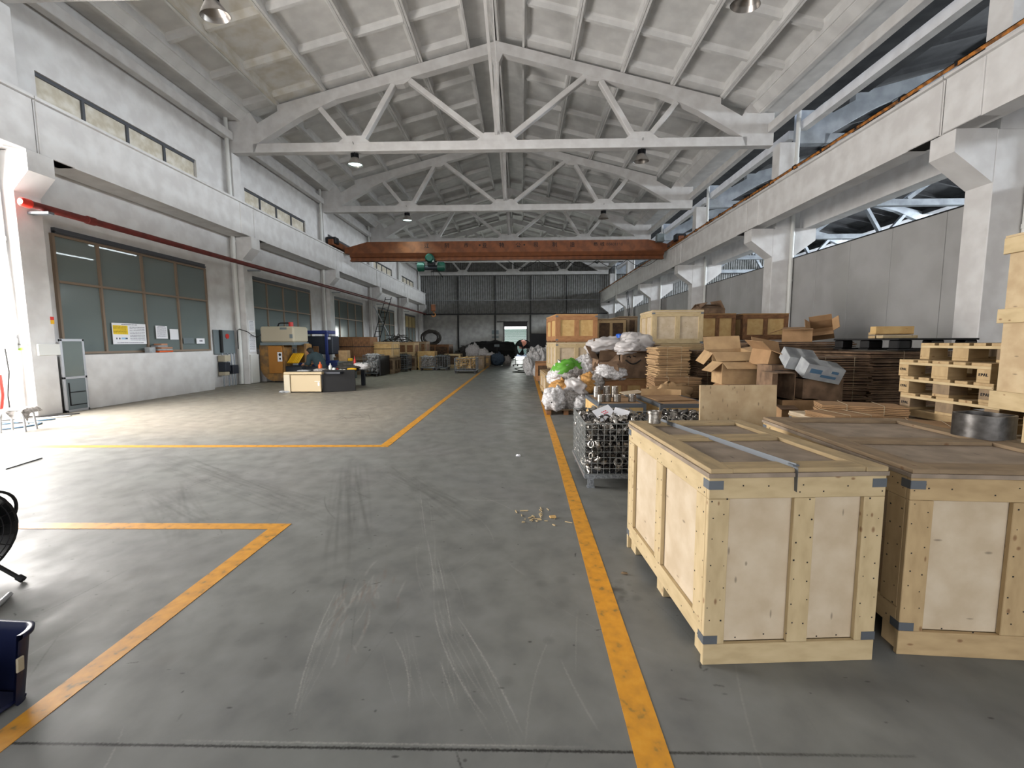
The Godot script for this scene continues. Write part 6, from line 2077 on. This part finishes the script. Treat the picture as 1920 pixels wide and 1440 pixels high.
func build_workbench():
	rng.seed = 72
	var w = thing("workbench", "low workbench with cream front and black side panel, covered in tools", "workbench", V(-5.25, 0, -12.0))
	var s = mb()
	bx(s, -0.8, 0.62, 0.47, 0.53, -0.95, 1.0, 0.008)
	obj("top", s, M.machine_dark, w)
	s = mb()
	bx(s, -0.78, 0.14, 0.03, 0.46, 1.02, 1.07, 0.006)
	obj("front_panel", s, M.board_cream, w)
	s = mb()
	bx(s, -0.80, -0.64, 0.0, 0.47, 1.03, 1.10, 0.006)
	obj("corner_post", s, M.machine_cream, w)
	s = mb()
	bx(s, -0.79, 0.20, 0.47, 0.535, 0.95, 1.12, 0.015)
	obj("edge_rail", s, M.board_cream, w)
	s = mb()
	box(s, T(V(0.50, 0.285, 0.80), 0, 24, 0), Vector3(0.80, 0.57, 0.06), 0.01)
	obj("side_panel", s, M.board_black, w)
	s = mb()
	bx(s, -0.75, 0.0, 0.0, 0.46, -0.9, -0.8); bx(s, 0.48, 0.58, 0.0, 0.47, -0.9, -0.8)
	obj("leg", s, M.machine_dark, w)
	s = mb()
	bx(s, -0.02, 0.12, 0.29, 0.30, 1.07, 1.073); bx(s, 0.06, 0.10, 0.18, 0.27, 1.07, 1.073)
	obj("chalk_mark", s, M.paper, w)
	var bottle := func(label, x, z, h, r, m):
		var o = thing("squeeze_bottle", label, "bottle", V(x, 0.53, z), 0, "bottles on the workbench")
		var t = mb()
		lathe(t, Transform3D(), [Vector2(0, 0), Vector2(r, 0), Vector2(r, h * 0.6), Vector2(r * 0.7, h * 0.72), Vector2(r * 0.3, h * 0.76)], 14)
		obj("bottle_body", t, M[m], o)
		t = mb()
		lathe(t, Transform3D(), [Vector2(r * 0.34, h * 0.75), Vector2(r * 0.34, h * 0.82), Vector2(r * 0.12, h), Vector2(0, h)], 12)
		obj("nozzle", t, M[m], o)
	(bottle as Callable).call("orange squeeze bottle on the workbench in front of the stooping worker", -5.42, -11.6, 0.24, 0.05, "bottle_orange")
	(bottle as Callable).call("white squeeze bottle on the workbench", -5.1, -11.5, 0.20, 0.045, "white_plastic")
	(bottle as Callable).call("tall thin red bottle on the far part of the workbench", -4.86, -12.6, 0.36, 0.035, "bottle_red")
	# odds and ends
	var kinds = [["grey oily rag on the workbench beside the orange bottle", "rag", "grey_sack", V(-5.3, 0.555, -11.35), V(0.16, 0.035, 0.10)], ["yellow work glove on the black side of the workbench", "glove", "guard_yellow", V(-4.62, 0.55, -11.75), V(0.11, 0.03, 0.05)], ["pale plastic cup on the workbench beside the white bottle", "cup", "white_plastic", V(-4.98, 0.565, -11.45), V(0.04, 0.04, 0.04)], ["dark heap of hand tools on the middle of the workbench", "tools", "scrap", V(-4.9, 0.57, -12.2), V(0.3, 0.06, 0.2)], ["tangle of white hose and wire at the end of the workbench", "hose", "white_sack", V(-4.55, 0.60, -12.3), V(0.2, 0.09, 0.14)], ["second dark heap of parts at the back of the workbench", "parts", "scrap", V(-5.0, 0.60, -12.75), V(0.34, 0.10, 0.14)], ["pale wiping cloth at the corner of the workbench", "cloth", "carton_white", V(-5.72, 0.545, -11.3), V(0.15, 0.02, 0.06)]]
	var i := 0
	for k in kinds:
		var t = mb()
		blob(t, Transform3D(), k[4], 0.5, 0.8, 300 + i, 20, 12, 0.2, true)
		tag(obj(k[1] + "_heap" if k[1] in ["tools", "parts"] else "work_" + k[1], t, M[k[2]], null, k[3]), k[0], k[1])
		i += 1
	for j in 9:
		var t = mb()
		var a := rng.randf() * TAU
		var l := rng.randf_range(0.1, 0.25)
		var p := V(rng.randf_range(-5.3, -4.6), 0.545, rng.randf_range(-12.7, -11.5))
		tube(t, [p, p + V(cos(a) * l, rng.randf_range(0.0, 0.02), sin(a) * l)], 0.013, 6)
		tag(obj("hand_tool", t, [M.steel, M.dark_metal, M.bottle_red][j % 3]), ["steel bar tool", "dark bar tool", "red handled bar tool"][j % 3] + " lying among the clutter of the workbench", "tool", ["steel bar tools on the workbench", "dark bar tools on the workbench", "red bar tools on the workbench"][j % 3])
	s = mb()
	blob(s, T(V(-6.05, 0.03, -10.95)), Vector3(0.14, 0.03, 0.08), 0.5, 0.8, 333, 16, 10, 0.2, true)
	tag(obj("floor_rag", s, M.carton_white), "pale rag on the floor at the foot of the cream workbench corner", "rag")

# ---- a figure as one surface: tapered capsules joined by a smooth minimum, meshed as surface nets
func figure(bones: Array, cell: float, k: float):
	var lo := Vector3.ONE * 1e9
	var hi := Vector3.ONE * -1e9
	for b in bones:
		for q in [[b[0], b[2]], [b[1], b[3]]]:
			lo = lo.min(q[0] - Vector3.ONE * (q[1] + 2.0 * cell))
			hi = hi.max(q[0] + Vector3.ONE * (q[1] + 2.0 * cell))
	var n := Vector3i(((hi - lo) / cell).ceil()) + Vector3i.ONE
	var f := PackedFloat32Array()
	f.resize(n.x * n.y * n.z)
	f.fill(1.0)
	for b in bones:
		var a: Vector3 = b[0]
		var ab: Vector3 = b[1] - a
		var l2 := maxf(ab.length_squared(), 1e-9)
		var m := maxf(b[2], b[3]) + k + 2.0 * cell
		var i0 := Vector3i(((a.min(b[1]) - Vector3.ONE * m - lo) / cell).floor()).clamp(Vector3i.ZERO, n - Vector3i.ONE)
		var i1 := Vector3i(((a.max(b[1]) + Vector3.ONE * m - lo) / cell).ceil()).clamp(Vector3i.ZERO, n - Vector3i.ONE)
		for z in range(i0.z, i1.z + 1):
			for y in range(i0.y, i1.y + 1):
				for x in range(i0.x, i1.x + 1):
					var p := lo + Vector3(x, y, z) * cell
					var t := clampf((p - a).dot(ab) / l2, 0.0, 1.0)
					var d := p.distance_to(a + ab * t) - lerpf(b[2], b[3], t)
					var id := (z * n.y + y) * n.x + x
					var o := f[id]
					var h := clampf(0.5 + 0.5 * (o - d) / k, 0.0, 1.0)
					f[id] = lerpf(o, d, h) - k * h * (1.0 - h)
	var ids := {}
	var pos := []
	var step := [1, n.x, n.x * n.y]
	for z in n.z - 1:
		for y in n.y - 1:
			for x in n.x - 1:
				var base := (z * n.y + y) * n.x + x
				var neg := 0
				var acc := Vector3.ZERO
				var cnt := 0
				for e in 12:
					var ax := e / 4
					var o1 := (ax + 1) % 3
					var o2 := (ax + 2) % 3
					var c := Vector3i.ZERO
					c[o1] = e & 1
					c[o2] = (e >> 1) & 1
					var v0 := f[base + c.x * step[0] + c.y * step[1] + c.z * step[2]]
					var d2 := c
					d2[ax] = 1
					var v1 := f[base + d2.x * step[0] + d2.y * step[1] + d2.z * step[2]]
					if (v0 < 0.0) != (v1 < 0.0):
						var q := Vector3(c)
						q[ax] = v0 / (v0 - v1)
						acc += q
						cnt += 1
				if cnt:
					ids[base] = pos.size()
					pos.append(lo + (Vector3(x, y, z) + acc / cnt) * cell)
	var s = mb()
	s.set_smooth_group(0)
	var sample := func(p: Vector3) -> float:
		var best := 1.0
		for b in bones:
			var ab: Vector3 = b[1] - b[0]
			var t := clampf((p - b[0]).dot(ab) / maxf(ab.length_squared(), 1e-9), 0.0, 1.0)
			var d: float = p.distance_to(b[0] + ab * t) - lerpf(b[2], b[3], t)
			var h := clampf(0.5 + 0.5 * (best - d) / k, 0.0, 1.0)
			best = lerpf(best, d, h) - k * h * (1.0 - h)
		return best
	var nrm := []
	for p in pos:
		var e := cell * 0.5
		nrm.append(Vector3((sample as Callable).call(p + V(e, 0, 0)) - (sample as Callable).call(p - V(e, 0, 0)), (sample as Callable).call(p + V(0, e, 0)) - (sample as Callable).call(p - V(0, e, 0)), (sample as Callable).call(p + V(0, 0, e)) - (sample as Callable).call(p - V(0, 0, e))).normalized())
	for z in range(1, n.z - 1):
		for y in range(1, n.y - 1):
			for x in range(1, n.x - 1):
				var base := (z * n.y + y) * n.x + x
				for ax in 3:
					if (f[base] < 0.0) != (f[base + step[ax]] < 0.0):
						var u = step[(ax + 1) % 3]
						var v = step[(ax + 2) % 3]
						var q := [base, base - u, base - u - v, base - v]
						if q.all(func(i): return ids.has(i)):
							var c := q.map(func(i): return [pos[ids[i]], nrm[ids[i]]])
							quad4(s, c[0], c[1], c[2], c[3], 0, 1, 0, 1)
	return s.commit()

func build_person():
	# a worker in a dark jacket, seated low and bent over the machine, seen from behind
	var at = V(-6.30, 0, -13.6)
	var p = thing("person", "worker in a dark teal jacket bent forward over the machine behind the workbench", "person", at, 62)
	var hand := func(w: Vector3, dir: Vector3, side: Vector3) -> Array:
		var out := [[w, w + dir * 0.075, 0.026, 0.030], [w + side * 0.02, w + dir * 0.08 + side * 0.028, 0.02, 0.016], [w - side * 0.02, w + dir * 0.08 - side * 0.028, 0.02, 0.016]]
		for i in 4:
			var o := side * (0.032 - 0.021 * i)
			var l: float = [0.065, 0.078, 0.072, 0.055][i]
			var k0 := w + dir * 0.085 + o
			var k1 := k0 + (dir * 0.8 + V(0, -0.45, 0)) * l * 0.55
			out.append([k0, k1, 0.0095, 0.0085])
			out.append([k1, k1 + (dir * 0.45 + V(0, -0.8, 0)) * l * 0.5, 0.0085, 0.0075])
		out.append([w + side * 0.03, w + dir * 0.05 + side * 0.062, 0.013, 0.0105])
		out.append([w + dir * 0.05 + side * 0.062, w + dir * 0.085 + side * 0.06, 0.0105, 0.009])
		return out
	# body under the clothes: head, neck, hands; local -z is the way the worker faces
	var skin := []
	skin += [[V(0, 0.93, -0.43), V(0, 0.97, -0.50), 0.055, 0.058], [V(0, 1.0, -0.54), V(0, 0.985, -0.60), 0.098, 0.088], [V(0, 0.94, -0.60), V(0, 0.915, -0.64), 0.07, 0.045], [V(0, 0.955, -0.685), V(0, 0.94, -0.70), 0.016, 0.018]]
	for sg in [-1.0, 1.0]:
		skin.append([V(sg * 0.095, 0.985, -0.56), V(sg * 0.1, 0.965, -0.565), 0.016, 0.012])
		skin.append([V(sg * 0.035, 0.975, -0.676), V(sg * 0.035, 0.974, -0.68), 0.013, 0.012])
		skin += (hand as Callable).call(V(sg * 0.16, 0.60, -0.62), V(0, -0.2, -0.98), V(-sg, 0, 0))
		skin.append([V(sg * 0.19, 0.64, -0.45), V(sg * 0.16, 0.60, -0.63), 0.038, 0.028])
	var body = obj("body", figure(skin, 0.010, 0.012), M.skin, p)
	var coat := []
	coat += [[V(0, 0.48, 0.0), V(0, 0.66, -0.10), 0.155, 0.16], [V(0, 0.66, -0.10), V(0, 0.84, -0.29), 0.165, 0.15], [V(-0.12, 0.84, -0.30), V(0.12, 0.84, -0.30), 0.10, 0.10], [V(0, 0.86, -0.33), V(0, 0.92, -0.42), 0.10, 0.07]]
	for sg in [-1.0, 1.0]:
		coat += [[V(sg * 0.19, 0.84, -0.32), V(sg * 0.25, 0.63, -0.30), 0.085, 0.066], [V(sg * 0.25, 0.63, -0.30), V(sg * 0.17, 0.61, -0.56), 0.063, 0.046]]
	obj("jacket", figure(coat, 0.018, 0.05), M.jacket, body)
	var legs := [[V(-0.08, 0.44, 0.02), V(0.08, 0.44, 0.02), 0.14, 0.14]]
	for sg in [-1.0, 1.0]:
		legs += [[V(sg * 0.10, 0.45, 0.0), V(sg * 0.17, 0.47, -0.42), 0.095, 0.068], [V(sg * 0.17, 0.47, -0.42), V(sg * 0.16, 0.11, -0.38), 0.068, 0.048]]
	obj("trousers", figure(legs, 0.018, 0.04), M.trousers, body)
	var hair := [[V(0, 1.03, -0.53), V(0, 1.03, -0.585), 0.098, 0.085], [V(0, 0.99, -0.50), V(0, 1.0, -0.52), 0.085, 0.09]]
	obj("hair", figure(hair, 0.010, 0.03), M.hair, body)
	var shoes := []
	for sg in [-1.0, 1.0]: shoes += [[V(sg * 0.16, 0.05, -0.36), V(sg * 0.17, 0.045, -0.52), 0.05, 0.042]]
	obj("shoes", figure(shoes, 0.012, 0.02), M.black, body)
	var st = thing("work_stool", "low dark stool under the stooping worker", "stool", at, 62)
	var s = mb()
	tube(s, [V(0, 0.27, 0.02), V(0, 0.31, 0.02)], 0.16, 18)
	obj("seat", s, M.machine_dark, st)
	for q in [[-0.1, -0.1], [0.1, -0.1], [-0.1, 0.12], [0.1, 0.12]]:
		s = mb()
		tube(s, [V(q[0], 0.27, q[1]), V(q[0] * 1.3, 0.0, q[1] * 1.3)], 0.014, 6)
		obj("leg", s, M.dark_metal, st)

# ---------------------------------------------------------------- far end of the hall
func build_far_end():
	rng.seed = 81
	var r := RandomNumberGenerator.new()
	r.seed = 82
	# heap of bar scrap, coiled hose
	var s = mb()
	for i in 260:
		var a := r.randf() * TAU
		var d := sqrt(r.randf())
		var p := V(-3.3 + cos(a) * d * 1.25, 0, -28.2 + sin(a) * d * 1.2)
		p.y = 0.1 + 1.05 * (1.0 - d * d) * r.randf_range(0.8, 1.0)
		var b := r.randf() * TAU
		var l := r.randf_range(0.15, 0.4)
		tube(s, [p, p + V(cos(b) * l, r.randf_range(-0.1, 0.14), sin(b) * l)], r.randf_range(0.012, 0.035), 5)
	blob(s, T(V(-3.3, 0.25, -28.2)), Vector3(1.15, 0.75, 1.1), 0.3, 0.8, 83, 26, 14)
	tag(obj("scrap_heap", s, M.scrap), "dark heap of bent bar scrap before the end wall", "scrap", "", "stuff")
	s = mb()
	for k in 9:
		var p := []
		var rad := 0.35 + r.randf_range(-0.08, 0.12)
		for i in 19: p.append(V(-5.45 + k * 0.03 + rad * 1.3 * cos(TAU * i / 18.0), 1.55 + rad * sin(TAU * i / 18.0) + r.randf_range(-0.02, 0.02), -26.0 + 0.06 * k + r.randf_range(-0.03, 0.03)))
		tube(s, p, 0.03, 6, false)
	tag(obj("coiled_hose", s, M.scrap), "coil of dark hose standing on the dark crate before the end wall", "hose")
	s = mb()
	for i in 40:
		var p := V(-7.75 + r.randf() * 0.7, 1.15 + r.randf() * 0.5, -26.2 + r.randf() * 0.6)
		var b := r.randf() * TAU
		tube(s, [p, p + V(cos(b) * 0.5, r.randf_range(-0.05, 0.25), sin(b) * 0.3), p + V(cos(b) * 0.8, r.randf_range(-0.1, 0.1), sin(b) * 0.5)], 0.02, 5)
	tag(obj("wire_tangle", s, M.scrap), "tangle of wire and strip piled under the farthest window", "wire", "", "stuff")
	crate("wooden_crate", "dark crate under the tangle of wire by the farthest window", V(-7.38, 0, -26.2), 0, 1.4, 1.2, 1.15, {"ply": "ply_dark", "wood": "brown_wood", "group": "crates along the windows"})
	bag("woven_sack", "large pale sack on the heap before the end wall", V(-2.75, 0.75, -24.8), V(0.38, 0.36, 0.3), "white_sack", 0.3, 0.5, 141)
	bag("woven_sack", "smaller pale sack beside the large one before the end wall", V(-2.15, 0.62, -24.6), V(0.26, 0.26, 0.24), "white_sack", 0.4, 0.6, 143)
	bag("woven_sack", "crumpled white sack spilling toward the blue bag", V(-1.72, 0.45, -24.4), V(0.26, 0.2, 0.22), "white_sack", 0.45, 0.7, 147)
	bag("plastic_bag", "big dark blue bag at the side of the gangway", V(-1.32, 0.32, -23.9), V(0.36, 0.30, 0.32), "blue_sack", 0.3, 0.5, 149)
	bag("woven_sack", "grey sack standing alone on the gangway beside the blue bag", V(-0.80, 0.24, -24.2), V(0.24, 0.24, 0.22), "grey_sack", 0.3, 0.5, 151)
	crate("wooden_crate", "low dark crate under the pale sacks before the end wall", V(-2.4, 0, -25.0), 0, 1.3, 1.0, 0.42, {"ply": "ply_dark", "wood": "pine_grey", "group": "crates along the windows"})
	# dark tarpaulin heap along the wall and platform scale
	s = mb()
	blob(s, T(V(-2.2, 0.55, -33.5)), Vector3(2.0, 0.85, 0.9), 0.25, 0.6, 155, 30, 16, 0.5)
	tag(obj("covered_heap", s, M.rubber), "long dark covered heap against the end wall beside the doorway", "heap")
	var sc = thing("platform_scale", "platform scale with a small raised display beside the gangway", "scale", V(-1.45, 0, -25.6))
	s = mb()
	bx(s, -0.3, 0.3, 0.02, 0.12, -0.35, 0.35, 0.01)
	obj("platform", s, M.dark_metal, sc)
	s = mb()
	tube(s, [V(0, 0.1, -0.32), V(0, 1.0, -0.32)], 0.025, 8)
	obj("post", s, M.dark_metal, sc)
	s = mb()
	box(s, T(V(0, 1.06, -0.3), -20, 0, 0), Vector3(0.3, 0.15, 0.08), 0.01)
	obj("display", s, M.machine_grey, sc)
	# cable on the gangway by the fan
	s = mb()
	tube(s, [V(0.15, 0.012, -22.4), V(-0.3, 0.012, -20.6), V(-0.1, 0.012, -19.4), V(0.35, 0.012, -18.6), V(0.1, 0.012, -18.0), V(-0.35, 0.012, -18.3), V(-0.1, 0.012, -18.9), V(0.7, 0.012, -19.6)], 0.014, 6)
	tag(obj("fan_cable", s, M.rubber), "black cable looped on the gangway before the drum fan", "cable")
	s = mb()
	bx(s, -2.55, -1.95, 1.95, 2.3, -38.0, -37.97); bx(s, -2.55, -1.95, 1.62, 1.8, -38.0, -37.97)
	tag(obj("wall_notice", s, M.machine_grey), "faded pale notice on the dark end wall beside the doorway", "notice")

# ---------------------------------------------------------------- near the side door and at the near edge
func build_foreground_left():
	rng.seed = 93
	# stool beside the first column
	var st = thing("small_stool", "small white stool with a crumpled cloth beside the nearest column", "stool", V(-7.38, 0, -6.14), 20)
	var s = mb()
	box(s, T(V(0, 0.325, 0)), Vector3(0.30, 0.022, 0.26), 0.008)
	obj("seat", s, M.white_plastic, st)
	for q in [[-0.12, -0.10], [0.12, -0.10], [-0.12, 0.10], [0.12, 0.10]]:
		s = mb()
		tube(s, [V(q[0], 0.32, q[1]), V(q[0] * 1.15, 0.0, q[1] * 1.15)], 0.014, 8)
		obj("leg", s, M.alu, st)
	s = mb()
	for x in [-0.12, 0.12]: tube(s, [V(x, 0.29, -0.1), V(x, 0.29, 0.1)], 0.01, 6)
	obj("stretcher", s, M.alu, st)
	s = mb()
	var pts := []
	for j in 13:
		for i in 17:
			var u := i / 16.0 - 0.5
			var v := j / 12.0 - 0.5
			var drop := 0.0
			if absf(u) > 0.36: drop += (absf(u) - 0.36) * 0.5
			if v > 0.3: drop += (v - 0.3) * (0.45 + 0.25 * sin(u * 14.0))
			pts.append(V(u * 0.40, 0.341 - drop + 0.006 * sin(u * 31.0) * cos(v * 23.0), v * 0.34))
	grid(s, pts, 16, 12)
	tag(obj("cleaning_cloth", s, M.grey_sack, null, T(V(-7.38, 0, -6.14), 0, 20, 0)), "grey white cloth crumpled over the small stool", "cloth")
	# cables and hoses by the column
	var kinds = [["blue_hose", "blue air hose looping along the floor behind the small stool", "blue_hose", 0.011], ["white_hose", "white hose looped on the floor under the small stool", "white_plastic", 0.010], ["black_cable", "black cable trailing along the foot of the low wall", "rubber", 0.009]]
	for k in 3:
		s = mb()
		var p := []
		for i in 22:
			var t := i / 21.0
			p.append(V(-8.2 + 0.7 * sin(t * 9.0 + k) * (1.0 - 0.6 * t) - 0.1 * k, 0.013 + 0.004 * k, -6.3 - 0.5 * t * (1.0 + k) + 0.35 * cos(t * 11.0 + k * 1.3)))
		tube(s, p, kinds[k][3], 7)
		tag(obj(kinds[k][0], s, M[kinds[k][2]]), kinds[k][1], "hose")
	s = mb()
	tube(s, [V(-8.86, 1.2, -7.30), V(-8.80, 0.8, -7.27), V(-8.83, 0.4, -7.24), V(-8.78, 0.02, -7.2)], 0.012, 6)
	tag(obj("hanging_cable", s, M.rubber), "dark cable hanging down beside the nearest column", "cable")
	s = mb()
	tube(s, [V(-8.95, 0.75, -7.25), V(-8.93, 0.4, -7.24), V(-8.97, 0.1, -7.22)], 0.03, 8)
	tag(obj("red_tool_handle", s, M.bottle_red), "red tool handle leaning beside the nearest column", "tool")
	# drum fan and blue box cut by the edge of the view
	var f = thing("floor_fan", "black round floor fan at the edge of the view beside the blue box", "fan", V(-3.02, 0, -2.09), 78)
	var h := 0.275
	var r := 0.255
	s = mb()
	lathe(s, Transform3D(Basis(Vector3.RIGHT, PI / 2), V(0, h, 0)), [Vector2(r - 0.01, -0.12), Vector2(r, -0.12), Vector2(r, 0.12), Vector2(r - 0.01, 0.12), Vector2(r - 0.01, -0.12)], 36)
	obj("drum", s, M.black, f)
	s = mb()
	for k in 7:
		var p := []
		for i in 33:
			var a := TAU * i / 32.0
			var rr := r * (k + 1) / 7.0
			p.append(V(rr * cos(a), h + rr * sin(a), 0.16 - 0.04 * pow(float(k + 1) / 7.0, 3.0)))
		tube(s, p, 0.003, 5, false)
	for i in 24:
		var a := TAU * i / 24
		tube(s, [V(0.04 * cos(a), h + 0.04 * sin(a), 0.16), V(r * cos(a), h + r * sin(a), 0.12)], 0.0025, 4)
	obj("grille", s, M.dark_metal, f)
	s = mb()
	var pv := []
	for i in 9:
		var a := 0.15 + 0.7 * i / 8.0
		pv.append(V((r + 0.005 + 0.03 * sin(PI * i / 8.0)) * cos(a), h + (r + 0.005 + 0.03 * sin(PI * i / 8.0)) * sin(a), 0.1))
	tube(s, pv, 0.008, 6)
	obj("handle", s, M.black, f)
	for sg in [-1.0, 1.0]:
		s = mb()
		tube(s, [V(sg * 0.1, 0.14, 0.1), V(sg * 0.14, 0.016, 0.32)], 0.010, 8); tube(s, [V(sg * 0.135, 0.03, 0.305), V(sg * 0.142, 0.012, 0.33)], 0.016, 8)
		tube(s, [V(sg * 0.1, 0.14, -0.1), V(sg * 0.14, 0.016, -0.22)], 0.010, 8)
		obj("leg", s, M.rubber, f)
	s = mb()
	tube(s, [V(-0.02, h, -0.1), V(0, h, 0.08)], 0.06, 16)
	for i in 4:
		var a := TAU * i / 4.0
		var g := []
		for j in 5:
			for k in 5:
				var rr := 0.05 + 0.22 * j / 4.0
				var aa := a + (k / 4.0 - 0.5) * 0.8
				g.append(V(rr * cos(aa), h + rr * sin(aa), (k / 4.0 - 0.5) * 0.08))
		grid(s, g, 4, 4)
	obj("blades", s, M.dark_metal, f)
	s = mb()
	tube(s, [V(-2.585, 0.012, -2.03), V(-2.49, 0.012, -1.86)], 0.012, 6)
	tag(obj("metal_strip", s, M.alu), "short bright metal strip on the floor under the black fan", "strip")
	# blue plastic box: open tub with a grip hole in its end
	var b = thing("blue_box", "dark blue plastic box with a grip hole at the near edge of the floor", "box", V(-2.03, 0, -1.27), -3)
	s = mb()
	var hw := 0.28
	var hd := 0.20
	var hh := 0.26
	var ring := func(sx: float, sz: float, y: float, rr: float) -> Array:
		var o := []
		for i in 41:
			var a := TAU * i / 40.0
			var c := Vector2(cos(a), sin(a))
			var q := Vector2(signf(c.x) * (sx - rr) + c.x * rr, signf(c.y) * (sz - rr) + c.y * rr)
			o.append(V(q.x, y, q.y))
		return o
	var all := []
	for q in [[0.25, 0.17, 0.0, 0.05], [0.252, 0.172, 0.01, 0.06], [0.275, 0.195, hh - 0.02, 0.07], [0.285, 0.205, hh - 0.015, 0.075], [0.287, 0.207, hh, 0.075], [0.27, 0.19, hh, 0.065], [0.265, 0.185, hh - 0.03, 0.06], [0.243, 0.163, 0.02, 0.05]]:
		all += (ring as Callable).call(q[0], q[1], q[2], q[3])
	grid(s, all, 40, 7, true)
	obj("tub", s, M.blue_box, b)
	s = mb()
	bx(s, -0.24, 0.24, 0.004, 0.02, -0.16, 0.16, 0.006)
	obj("bottom", s, M.blue_box, b)
	s = mb()
	box(s, T(V(0.2715, 0.155, -0.125), 0, 0, -5.5), Vector3(0.008, 0.055, 0.024), 0.004)
	obj("grip_insert", s, M.machine_cream, b)
